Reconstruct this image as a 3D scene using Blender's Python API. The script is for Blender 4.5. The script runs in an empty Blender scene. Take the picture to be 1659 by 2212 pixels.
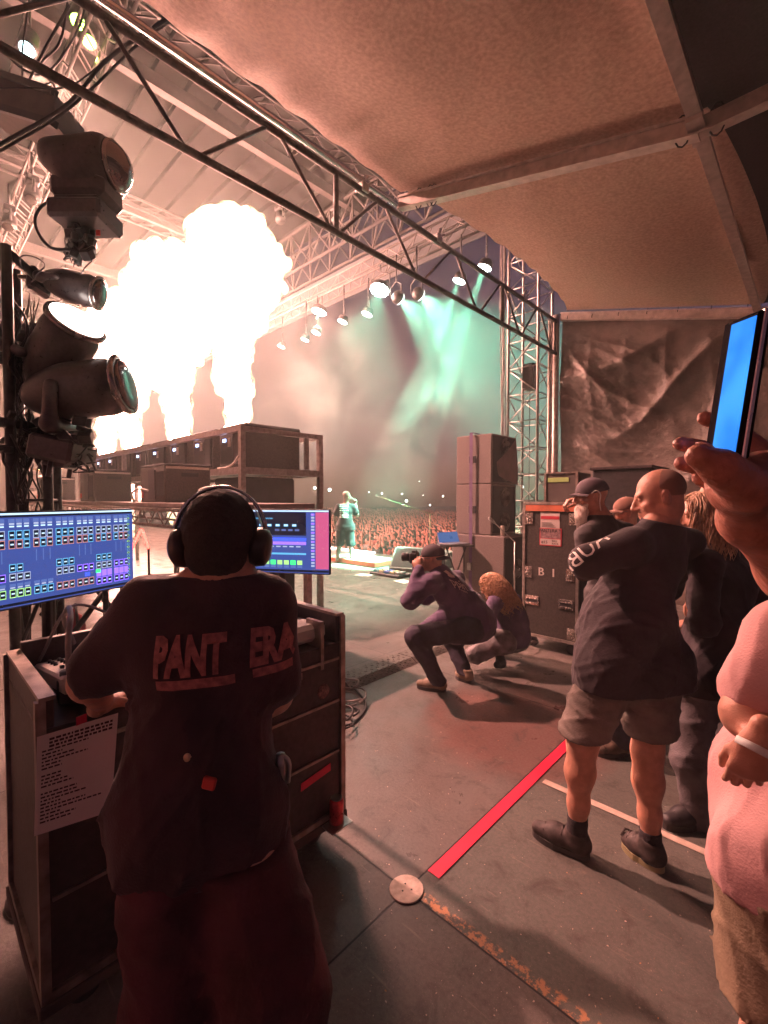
import bpy, math, random
import numpy as np
from mathutils import Vector, Matrix
from mathutils.bvhtree import BVHTree
random.seed(7); rng = np.random.default_rng(7)
S = bpy.context.scene; COL = S.collection
V = Vector; R = math.radians

# ---------------------------------------------------------------- camera, world, exposure
F, HZ, H = 987.0, 1077.0, 1.65          # measured focal length, horizon row, eye height
YAW = R(43.56); PITCH = math.atan((HZ-1106.0)/F)
cam = bpy.data.objects.new('camera', bpy.data.cameras.new('camera')); COL.objects.link(cam)
cam.location = (0, 0, H); cam.rotation_euler = (R(90)+PITCH, 0, YAW)
cam.data.sensor_fit = 'VERTICAL'; cam.data.sensor_height = 36; cam.data.lens = 36*F/2212
cam.data.clip_start = 0.05; cam.data.clip_end = 2000
S.camera = cam
S.view_settings.view_transform = 'Standard'; S.view_settings.look = 'None'
S.view_settings.exposure = 1.3; S.view_settings.gamma = 1
S.cycles.use_denoising = True; S.cycles.max_bounces = 6; S.cycles.diffuse_bounces = 3
S.cycles.volume_bounces = 0; S.cycles.transparent_max_bounces = 8
S.cycles.sample_clamp_indirect = 6; S.cycles.caustics_reflective = False; S.cycles.caustics_refractive = False
S.cycles.volume_step_rate = 1.0; S.cycles.volume_max_steps = 128
world = bpy.data.worlds.new('World'); S.world = world; world.use_nodes = True
wn = world.node_tree; bgn = wn.nodes['Background']
sky = wn.nodes.new('ShaderNodeTexSky'); sky.sky_type = 'NISHITA'; sky.sun_disc = False
sky.sun_elevation = R(8.0); sky.sun_rotation = R(200)
tint = wn.nodes.new('ShaderNodeMixRGB'); tint.blend_type = 'MULTIPLY'; tint.inputs[0].default_value = 1
tint.inputs[2].default_value = (.36, .15, .22, 1)
wn.links.new(sky.outputs[0], tint.inputs[1]); wn.links.new(tint.outputs[0], bgn.inputs[0])
bgn.inputs[1].default_value = 0.05

# a pixel of the survey photograph and a depth along the view axis give a real point
_r = V((math.cos(YAW), math.sin(YAW), 0)); _f0 = V((-math.sin(YAW), math.cos(YAW), 0))
_f = _f0*math.cos(PITCH)+V((0, 0, math.sin(PITCH))); _u = V((0, 0, math.cos(PITCH)))-_f0*math.sin(PITCH)
def ray(u, v): return _f + _r*((u-829.5)/F) + _u*((1106-v)/F)
def W(u, v, d): return V((0, 0, H)) + ray(u, v)*d
def onz(u, v, z=0.0):
    q = ray(u, v); return V((0, 0, H)) + q*((z-H)/q.z)
def onx(u, v, x):
    q = ray(u, v); return V((0, 0, H)) + q*(x/q.x)
def ony(u, v, y):
    q = ray(u, v); return V((0, 0, H)) + q*(y/q.y)

# ---------------------------------------------------------------- materials
MATS = {}
def mat(name, col=(.5, .5, .5), rough=.6, metal=0., var=.15, scale=8., bump=0., bscale=40., emit=None, es=0., spec=.5,
        detail=4, col2=None, coat=0., sub=0., aniso=None, sheen=0.):
    if name in MATS: return MATS[name]
    m = bpy.data.materials.new(name); m.use_nodes = True; MATS[name] = m
    n = m.node_tree.nodes; l = m.node_tree.links; b = n['Principled BSDF']
    tc = n.new('ShaderNodeTexCoord')
    nz = n.new('ShaderNodeTexNoise'); nz.inputs['Scale'].default_value = scale; nz.inputs['Detail'].default_value = detail
    l.new(tc.outputs['Object'], nz.inputs['Vector'])
    rp = n.new('ShaderNodeValToRGB'); rp.color_ramp.elements[0].position = .32; rp.color_ramp.elements[1].position = .68
    c2 = col2 if col2 else tuple(c*(1-var) for c in col)
    rp.color_ramp.elements[0].color = (*c2, 1); rp.color_ramp.elements[1].color = (*(tuple(min(1, c*(1+var)) for c in col) if not col2 else col), 1)
    l.new(nz.outputs[0], rp.inputs[0]); l.new(rp.outputs[0], b.inputs['Base Color'])
    b.inputs['Metallic'].default_value = metal
    rm = n.new('ShaderNodeMapRange'); rm.inputs['To Min'].default_value = max(.02, rough-.12); rm.inputs['To Max'].default_value = min(1, rough+.12)
    l.new(nz.outputs[0], rm.inputs[0]); l.new(rm.outputs[0], b.inputs['Roughness'])
    b.inputs['Specular IOR Level'].default_value = spec
    if coat: b.inputs['Coat Weight'].default_value = coat
    if sheen: b.inputs['Sheen Weight'].default_value = sheen
    if sub:
        b.inputs['Subsurface Weight'].default_value = sub; b.inputs['Subsurface Radius'].default_value = (.02, .006, .003)
    if bump:
        nb = n.new('ShaderNodeTexNoise'); nb.inputs['Scale'].default_value = bscale; nb.inputs['Detail'].default_value = 5
        mp = n.new('ShaderNodeMapping'); l.new(tc.outputs['Object'], mp.inputs[0])
        if aniso: mp.inputs['Scale'].default_value = aniso
        l.new(mp.outputs[0], nb.inputs['Vector'])
        bp = n.new('ShaderNodeBump'); bp.inputs['Strength'].default_value = min(1, bump); bp.inputs['Distance'].default_value = (.0035 if bump < 1 else .012*bump)
        l.new(nb.outputs[0], bp.inputs['Height']); l.new(bp.outputs[0], b.inputs['Normal'])
    if emit:
        b.inputs['Emission Color'].default_value = (*emit, 1); b.inputs['Emission Strength'].default_value = es
    return m

# ---------------------------------------------------------------- things, parts
ROOT = {}
def tag(o, label=None, cat=None, group=None, kind=None):
    if label: o['label'] = label
    if cat: o['category'] = cat
    if group: o['group'] = group
    if kind: o['kind'] = kind
    return o
def thing(name, label, cat, loc=(0, 0, 0), rz=0., group=None):
    o = bpy.data.objects.new(name, None); COL.objects.link(o)
    o.location = loc; o.rotation_euler = (0, 0, rz); o.empty_display_size = .1
    ROOT[o.name] = (Matrix.Translation(V(loc)) @ Matrix.Rotation(rz, 4, 'Z')).inverted()
    return tag(o, label, cat, group)
def dup(o, parent=None):
    c = o.copy(); COL.objects.link(c); c.parent = parent
    for ch in list(o.children): dup(ch, c)
    return c
class MB:
    """collects shapes, links them as one mesh object"""
    def __init__(s): s.v = []; s.f = []; s.m = []; s.mi = 0; s.sm = []
    def add(s, vs, fs, smooth=False):
        k = len(s.v); s.v += [tuple(p) for p in vs]; s.f += [tuple(i+k for i in f) for f in fs]
        s.m += [s.mi]*len(fs); s.sm += [smooth]*len(fs); return s
    def box(s, c, h, M=None, bev=0.):
        """centre, half sizes, optional 3x3; bev chamfers all edges"""
        c = V(c); M = M or Matrix.Identity(3); x, y, z = h
        if bev <= 0:
            vs = [c+M@V((a*x, b*y, d*z)) for a in (-1, 1) for b in (-1, 1) for d in (-1, 1)]
            return s.add(vs, [(0, 1, 3, 2), (4, 6, 7, 5), (0, 4, 5, 1), (2, 3, 7, 6), (0, 2, 6, 4), (1, 5, 7, 3)])
        b = min(bev, x*.9, y*.9, z*.9); vs = []; ix = {}
        for sx in (-1, 1):
            for sy in (-1, 1):
                for sz in (-1, 1):
                    for ax in range(3):
                        p = [sx*(x-b), sy*(y-b), sz*(z-b)]; p[ax] = (sx*x, sy*y, sz*z)[ax]
                        ix[(sx, sy, sz, ax)] = len(vs); vs.append(c+M@V(p))
        fs = []
        for ax in range(3):
            o1, o2 = [(1, 2), (2, 0), (0, 1)][ax]
            for sg in (-1, 1):
                q = []
                for a, bb in ((-1, -1), (1, -1), (1, 1), (-1, 1)):
                    k = [0, 0, 0]; k[ax] = sg; k[o1] = a; k[o2] = bb; q.append(ix[(*k, ax)])
                fs.append(tuple(q if sg > 0 else q[::-1]))
        for ax in range(3):
            o1, o2 = [(1, 2), (2, 0), (0, 1)][ax]
            for a in (-1, 1):
                for bb in (-1, 1):
                    def K(sx, axx):
                        k = [0, 0, 0]; k[ax] = sx; k[o1] = a; k[o2] = bb; return ix[(*k, axx)]
                    q = [K(-1, o1), K(1, o1), K(1, o2), K(-1, o2)]
                    fs.append(tuple(q if a*bb < 0 else q[::-1]))
        for sx in (-1, 1):
            for sy in (-1, 1):
                for sz in (-1, 1):
                    q = [ix[(sx, sy, sz, 0)], ix[(sx, sy, sz, 1)], ix[(sx, sy, sz, 2)]]
                    fs.append(tuple(q if sx*sy*sz > 0 else q[::-1]))
        return s.add(vs, fs)
    def bb(s, p0, p1, bev=0.):
        p0 = V(p0); p1 = V(p1); return s.box((p0+p1)/2, [abs(a)/2 for a in (p1-p0)], None, bev)
    def bar(s, a, b, w, t, up=(0, 0, 1)):
        """rectangular bar between two points"""
        a = V(a); b = V(b); z = (b-a).normalized(); x = V(up).cross(z)
        if x.length < 1e-4: x = V((1, 0, 0)).cross(z)
        x.normalize(); y = z.cross(x); M = Matrix((x, y, z)).transposed()
        return s.box((a+b)/2, (w/2, t/2, (b-a).length/2), M)
    def tube(s, pts, r, n=8, r2=None, cap=True):
        pts = [V(p) for p in pts]
        if len(pts) < 2: return s
        r2 = r if r2 is None else r2; vs = []; fs = []; L = len(pts); x = None
        for i, p in enumerate(pts):
            t = (pts[min(i+1, L-1)]-pts[max(i-1, 0)]).normalized()
            if x is None:
                x = t.cross(V((0, 0, 1)));
                if x.length < .05: x = t.cross(V((1, 0, 0)))
            else: x = x - t*x.dot(t)
            x.normalize(); y = t.cross(x)
            rr = (r(i/(L-1)) if callable(r) else r+(r2-r)*i/(L-1))
            for k in range(n):
                a = 2*math.pi*k/n; vs.append(p+(x*math.cos(a)+y*math.sin(a))*rr)
        for i in range(L-1):
            for k in range(n):
                k2 = (k+1) % n; fs.append((i*n+k, i*n+k2, (i+1)*n+k2, (i+1)*n+k))
        if cap: fs += [tuple(range(n))[::-1], tuple((L-1)*n+k for k in range(n))]
        return s.add(vs, fs, True)
    def lathe(s, c, axis, prof, n=20):
        """prof: list of (radius, distance along the axis)"""
        c = V(c); z = V(axis).normalized(); x = z.cross(V((0, 0, 1)))
        if x.length < .05: x = z.cross(V((1, 0, 0)))
        x.normalize(); y = z.cross(x); vs = []; fs = []
        for rr, h in prof:
            for k in range(n):
                a = 2*math.pi*k/n; vs.append(c+z*h+(x*math.cos(a)+y*math.sin(a))*max(rr, 1e-4))
        for i in range(len(prof)-1):
            for k in range(n):
                k2 = (k+1) % n; fs.append((i*n+k, i*n+k2, (i+1)*n+k2, (i+1)*n+k))
        fs += [tuple(range(n))[::-1], tuple((len(prof)-1)*n+k for k in range(n))]
        return s.add(vs, fs, True)
    def ell(s, c, r, M=None, n=12):
        c = V(c); M = M or Matrix.Identity(3); vs = []; fs = []
        for i in range(n+1):
            th = math.pi*i/n
            for k in range(2*n):
                a = math.pi*k/n
                vs.append(c+M@V((r[0]*math.sin(th)*math.cos(a), r[1]*math.sin(th)*math.sin(a), r[2]*math.cos(th))))
        for i in range(n):
            for k in range(2*n):
                k2 = (k+1) % (2*n); fs.append((i*2*n+k, (i+1)*2*n+k, (i+1)*2*n+k2, i*2*n+k2))
        return s.add(vs, fs, True)
    def sheet(s, g, smooth=True):
        """g: rows of points"""
        n = len(g[0]); vs = [p for row in g for p in row]
        fs = [(i*n+j, i*n+j+1, (i+1)*n+j+1, (i+1)*n+j) for i in range(len(g)-1) for j in range(n-1)]
        return s.add(vs, fs, smooth)
    def quad(s, a, b, c, d): return s.add([a, b, c, d], [(0, 1, 2, 3)])
    def slab(s, a, b, c, d, t):
        """four corners and a thickness vector"""
        q = [V(p) for p in (a, b, c, d)]; t = V(t)
        vs = q+[p+t for p in q]
        return s.add(vs, [(0, 1, 2, 3), (7, 6, 5, 4), (0, 4, 5, 1), (1, 5, 6, 2), (2, 6, 7, 3), (3, 7, 4, 0)])
    def build(s, name, m, parent=None, world=True, loc=None):
        me = bpy.data.meshes.new(name); vs = s.v
        root = parent
        while root is not None and root.parent: root = root.parent
        if root is not None and world:
            Mx = ROOT[root.name]; vs = [tuple(Mx@V(p)) for p in vs]
        elif loc is not None:
            vs = [(p[0]-loc[0], p[1]-loc[1], p[2]-loc[2]) for p in vs]
        me.from_pydata(vs, [], s.f)
        ms = m if isinstance(m, (list, tuple)) else [m]
        for q in ms: me.materials.append(q)
        me.polygons.foreach_set('material_index', s.m); me.polygons.foreach_set('use_smooth', s.sm)
        me.update(); o = bpy.data.objects.new(name, me); COL.objects.link(o)
        if parent is not None: o.parent = parent
        elif loc is not None: o.location = loc
        return o
def curve(pts, n=10):
    """smooth path through points (Catmull-Rom)"""
    P = [V(p) for p in pts]; P = [P[0]*2-P[1]]+P+[P[-1]*2-P[-2]]; out = []
    for i in range(1, len(P)-2):
        for k in range(n):
            t = k/n; a, b, c, d = P[i-1:i+3]
            out.append(.5*((2*b)+(c-a)*t+(2*a-5*b+4*c-d)*t*t+(-a+3*b-3*c+d)*t**3))
    out.append(P[-2]); return out
OFFS = 0.
def text_geo(txt, size):
    cu = bpy.data.curves.new('t', 'FONT'); cu.body = txt; cu.size = size; cu.align_x = 'CENTER'; cu.align_y = 'CENTER'; cu.resolution_u = 2; cu.offset = OFFS*size
    o = bpy.data.objects.new('t', cu); COL.objects.link(o); dg = bpy.context.evaluated_depsgraph_get()
    me = o.evaluated_get(dg).to_mesh(); vs = [V(v.co) for v in me.vertices]; fs = [tuple(p.vertices) for p in me.polygons]
    o.evaluated_get(dg).to_mesh_clear(); bpy.data.objects.remove(o); bpy.data.curves.remove(cu); return vs, fs
def put_text(mb, txt, size, c, right, up, bold=0.):
    vs, fs = text_geo(txt, size); c = V(c); r = V(right).normalized(); u = V(up).normalized()
    mb.add([c+r*p.x+u*p.y for p in vs], fs)
    if bold: mb.add([c+r*(p.x+bold)+u*p.y+r.cross(u)*.0004 for p in vs], fs)

# ---------------------------------------------------------------- smooth bodies: signed distance fields to mesh
def _smin(a, b, k):
    h = np.maximum(k-np.abs(a-b), 0)/k; return np.minimum(a, b)-h*h*k*.25
class SDF:
    def __init__(s, h, k=.03): s.h = h; s.k = k; s.p = []; s.cut = []; s.disp = None
    def cone(s, a, b, ra, rb=None, k=None, sub=False, fl=None):
        """fl = (direction, factor): flatten the limb along a direction"""
        s.p.append(('c', V(a), V(b), ra, ra if rb is None else rb, k or s.k, sub, fl)); return s
    def ell(s, c, r, M=None, k=None, sub=False):
        s.p.append(('e', V(c), tuple(r), M or Matrix.Identity(3), 0, k or s.k, sub, None)); return s
    def plane(s, p, n): s.cut.append((V(p), V(n).normalized())); return s
    def mesh(s, grow=0.):
        h = s.h; lo = np.array([1e9]*3); hi = -lo; bs = []
        for q in s.p:
            if q[0] == 'c':
                r = max(q[3], q[4])+grow; A = np.minimum(q[1], q[2])-r; B = np.maximum(q[1], q[2])+r
            else:
                r = max(q[2])+grow; A = np.array(q[1])-r; B = np.array(q[1])+r
            bs.append((A, B))
            if not q[6]: lo = np.minimum(lo, A); hi = np.maximum(hi, B)
        lo = lo-3*h-.02; n = np.ceil((hi+3*h+.02-lo)/h).astype(int)+1
        G = np.full(n, 1., np.float32); ax = [lo[i]+h*np.arange(n[i]) for i in range(3)]
        for q, (A, B) in zip(s.p, bs):
            m = q[5]+2.5*h
            i0 = np.maximum(0, np.floor((A-m-lo)/h).astype(int)); i1 = np.minimum(n, np.ceil((B+m-lo)/h).astype(int)+1)
            if (i1 <= i0).any(): continue
            X, Y, Z = np.meshgrid(*[ax[i][i0[i]:i1[i]] for i in range(3)], indexing='ij', sparse=True)
            if q[0] == 'c':
                a, b = q[1], q[2]; ba = b-a; L = max(ba.length_squared, 1e-9)
                px, py, pz = X-a.x, Y-a.y, Z-a.z
                t = np.clip((px*ba.x+py*ba.y+pz*ba.z)/L, 0, 1)
                dx, dy, dz = px-t*ba.x, py-t*ba.y, pz-t*ba.z
                if q[7] is not None:
                    fd, fk = q[7]; fd = V(fd).normalized(); dd = (dx*fd.x+dy*fd.y+dz*fd.z)*(fk-1)
                    dx = dx+dd*fd.x; dy = dy+dd*fd.y; dz = dz+dd*fd.z
                D = np.sqrt(dx*dx+dy*dy+dz*dz)-(q[3]+(q[4]-q[3])*t)-grow
                if q[7] is not None: D = D/max(1, q[7][1])*1.0
            else:
                c, r, M = q[1], q[2], q[3]; Mi = M.transposed(); px, py, pz = X-c.x, Y-c.y, Z-c.z
                u = [Mi[i][0]*px+Mi[i][1]*py+Mi[i][2]*pz for i in range(3)]; r = [x+grow for x in r]
                k0 = np.sqrt(sum((u[i]/r[i])**2 for i in range(3))); k1 = np.sqrt(sum((u[i]/r[i]**2)**2 for i in range(3)))+1e-6
                D = k0*(k0-1)/k1
            sl = tuple(slice(i0[i], i1[i]) for i in range(3)); g = G[sl]; D = D.astype(np.float32)
            G[sl] = -_smin(-g, D, q[5]) if q[6] else _smin(g, D, q[5])
        X, Y, Z = np.meshgrid(*ax, indexing='ij', sparse=True)
        if s.disp is not None: G = G+s.disp(X, Y, Z).astype(np.float32)
        for p, nn in s.cut:
            G = np.maximum(G, ((X-p.x)*nn.x+(Y-p.y)*nn.y+(Z-p.z)*nn.z).astype(np.float32))
        return surfnet(G, lo, h)
def surfnet(G, lo, h):
    I = G < 0; nx, ny, nz = G.shape
    c = np.zeros((nx-1, ny-1, nz-1), np.int8)
    for dx in (0, 1):
        for dy in (0, 1):
            for dz in (0, 1): c += I[dx:nx-1+dx, dy:ny-1+dy, dz:nz-1+dz]
    act = np.argwhere((c > 0) & (c < 8))
    if len(act) == 0: return [], []
    idx = -np.ones(c.shape, np.int64); idx[tuple(act.T)] = np.arange(len(act))
    P = np.zeros((len(act), 3)); N = np.zeros(len(act))
    cs = [(0, 0, 0), (1, 0, 0), (0, 1, 0), (1, 1, 0), (0, 0, 1), (1, 0, 1), (0, 1, 1), (1, 1, 1)]
    for a, b in [(0, 1), (2, 3), (4, 5), (6, 7), (0, 2), (1, 3), (4, 6), (5, 7), (0, 4), (1, 5), (2, 6), (3, 7)]:
        A = np.array(cs[a]); B = np.array(cs[b])
        f0 = G[tuple((act+A).T)]; f1 = G[tuple((act+B).T)]; m = (f0 < 0) != (f1 < 0)
        t = np.where(m, f0/np.where(m, f0-f1, 1), 0)
        P[m] += (A+(B-A)*t[:, None])[m]; N[m] += 1
    vs = (act+P/N[:, None])*h+lo; fs = []
    for ax in range(3):
        o = [0, 0, 0]; o[ax] = 1
        a = I[:nx-o[0], :ny-o[1], :nz-o[2]]; b = I[o[0]:, o[1]:, o[2]:]
        e = np.argwhere(a != b); s = a[tuple(e.T)]
        u = np.array([0, 0, 0]); w = np.array([0, 0, 0]); u[(ax+1) % 3] = 1; w[(ax+2) % 3] = 1
        ok = (e[:, (ax+1) % 3] > 0) & (e[:, (ax+2) % 3] > 0)
        for k in range(3): ok &= e[:, k] < np.array(c.shape)[k]+0
        e = e[ok]; s = s[ok]
        q = np.stack([idx[tuple((e-u-w).T)], idx[tuple((e-w).T)], idx[tuple(e.T)], idx[tuple((e-u).T)]], 1)
        q[~s] = q[~s][:, ::-1]; fs.append(q)
    fs = np.concatenate(fs); fs = fs[(fs >= 0).all(1)]
    return [tuple(p) for p in vs.tolist()], [tuple(f) for f in fs.tolist()]
def sdf_add(mb, s, grow=0.):
    v, f = s.mesh(grow); mb.add(v, f, True); return mb

# ---------------------------------------------------------------- lights: four flame jets and the stage lamps
def flame_mat():
    m = bpy.data.materials.new('flame_fire'); m.use_nodes = True; n = m.node_tree.nodes; l = m.node_tree.links; n.clear()
    out = n.new('ShaderNodeOutputMaterial'); em = n.new('ShaderNodeEmission'); tr = n.new('ShaderNodeBsdfTransparent'); mx = n.new('ShaderNodeMixShader')
    tc = n.new('ShaderNodeTexCoord'); sp = n.new('ShaderNodeSeparateXYZ'); l.new(tc.outputs['Object'], sp.inputs[0])
    mr = n.new('ShaderNodeMapRange'); mr.inputs['From Min'].default_value = 1.2; mr.inputs['From Max'].default_value = 4.2
    mr.inputs['To Min'].default_value = 1.2; mr.inputs['To Max'].default_value = FLAME
    l.new(sp.outputs[2], mr.inputs[0]); l.new(mr.outputs[0], em.inputs[1]); em.inputs[0].default_value = (1, .44, .345, 1)
    nz = n.new('ShaderNodeTexNoise'); nz.inputs['Scale'].default_value = 2.2; nz.inputs['Detail'].default_value = 5; l.new(tc.outputs['Object'], nz.inputs[0])
    m2 = n.new('ShaderNodeMapRange'); m2.inputs['From Min'].default_value = .8; m2.inputs['From Max'].default_value = 3.4; m2.inputs['To Min'].default_value = .85; m2.inputs['To Max'].default_value = 0
    l.new(sp.outputs[2], m2.inputs[0]); ad = n.new('ShaderNodeMath'); ad.operation = 'MULTIPLY'; m3 = n.new('ShaderNodeMapRange')
    m3.inputs['From Min'].default_value = .35; m3.inputs['From Max'].default_value = .6; l.new(nz.outputs[0], m3.inputs[0])
    l.new(m2.outputs[0], ad.inputs[0]); l.new(m3.outputs[0], ad.inputs[1]); l.new(ad.outputs[0], mx.inputs[0])
    l.new(em.outputs[0], mx.inputs[1]); l.new(tr.outputs[0], mx.inputs[2]); l.new(mx.outputs[0], out.inputs[0]); return m
FLAME = 42.0; HAZE = .0060
fm = flame_mat()
fringe_m = bpy.data.materials.new('flame_fringe'); fringe_m.use_nodes = True
def _fr():
    n = fringe_m.node_tree.nodes; l = fringe_m.node_tree.links; n.clear(); out = n.new('ShaderNodeOutputMaterial'); em = n.new('ShaderNodeEmission'); tr = n.new('ShaderNodeBsdfTransparent'); mx = n.new('ShaderNodeMixShader')
    tc = n.new('ShaderNodeTexCoord'); nz = n.new('ShaderNodeTexNoise'); nz.inputs['Scale'].default_value = 3.5; nz.inputs['Detail'].default_value = 6; l.new(tc.outputs['Object'], nz.inputs[0])
    mr = n.new('ShaderNodeMapRange'); mr.inputs['From Min'].default_value = .42; mr.inputs['From Max'].default_value = .62; mr.inputs['To Min'].default_value = .0; mr.inputs['To Max'].default_value = .55; l.new(nz.outputs[0], mr.inputs[0])
    em.inputs[0].default_value = (1, .80, .42, 1); em.inputs[1].default_value = 2.2; l.new(mr.outputs[0], mx.inputs[0]); l.new(tr.outputs[0], mx.inputs[1]); l.new(em.outputs[0], mx.inputs[2]); l.new(mx.outputs[0], out.inputs[0])
_fr()
FY = 6.04
for i, (fx, hh, w, lab) in enumerate([(-11.07, 9.2, 1.0, 'nearest and tallest white hot flame jet, right of the other three'), (-14.8, 9.6, 1.12, 'second flame jet, just left of the nearest one, wide burning head'),
                                 (-18.87, 9.6, 1.0, 'third flame jet, behind the second one and left of it'), (-21.8, 9.6, .98, 'farthest flame jet, beside the wash lights at left')]):
    s = SDF(.05, .2); rr = random.Random(i+3); rad = lambda z: float(np.interp(z, (0, 1.5, 3.8, 5.0, 5.7, 6.4, 7.2, 8.0, 9), (.06, .13, .26, .36, .48, .70, 1.0, 1.2, 1.15)))*w
    zz = [.25, 1.5, 3, 4, 5, 5.6, 6.35, 7, 7.9]; wob = lambda z: (.10*math.sin(1.3*z+i*2), .10*math.cos(1.7*z+i), z)
    for za, zb in zip(zz[:-1], zz[1:]): s.cone(wob(za), wob(zb), rad(za)*.74, rad(zb)*.78)
    for k in range(1100):
        z = rr.uniform(1.2, hh-.4) if k < 760 else rr.uniform(hh-3.0, hh-.5); a = rr.uniform(0, 6.283)
        env = rad(z)*(1 if z < hh-1.3 else math.sqrt(max(.04, (hh-z)/1.3))); r0 = (.035+.19*min(1, z/8)*rr.random()**2.2); q = env*rr.uniform(.78, 1.04)-r0*.4+(.0 if rr.random() < .85 else rr.uniform(0, .14)); cx, cy, _ = wob(z)
        s.ell((cx+q*math.cos(a), cy+q*math.sin(a), z), (r0, r0, r0*rr.uniform(1.0, 1.9)), k=.035)
    s.disp = lambda X, Y, Z: .030*np.sin(13*X+5*np.sin(4*Z))*np.sin(12*Y+3*np.sin(5*Z+X))*np.sin(9*Z+4*X)+.016*np.sin(31*X+9*Z)*np.sin(29*Y-7*Z)
    b = MB(); sdf_add(b, s); o = b.build('flame_jet', fm); o.location = (fx, FY, 0)
    tag(o, lab, 'flame', 'four flame jets in a row across the stage')
    s2 = SDF(.09, .2)
    for q in s.p: s2.p.append(q)
    s2.disp = lambda X, Y, Z: -.07-.07*np.sin(5*X+2*Z)*np.sin(6*Y)*np.sin(5*Z)
    b = MB(); sdf_add(b, s2); b.build('flame_fringe', fringe_m, None).parent = o
SPOTS = []
def spot(name, loc, tgt, col, power, ang, blend=.35, parent=None, r=.06):
    L = bpy.data.lights.new(name, 'SPOT'); L.color = col; L.energy = power; L.spot_size = R(ang); L.spot_blend = blend; L.shadow_soft_size = r
    o = bpy.data.objects.new(name, L); COL.objects.link(o); d = V(tgt)-V(loc)
    q = d.to_track_quat('-Z', 'Y')
    if parent is not None:
        Mx = ROOT[parent.name]; o.parent = parent; M4 = Mx @ (Matrix.Translation(V(loc)) @ q.to_matrix().to_4x4()); o.matrix_local = M4
    else: o.location = loc; o.rotation_euler = q.to_euler()
    return o

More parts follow.
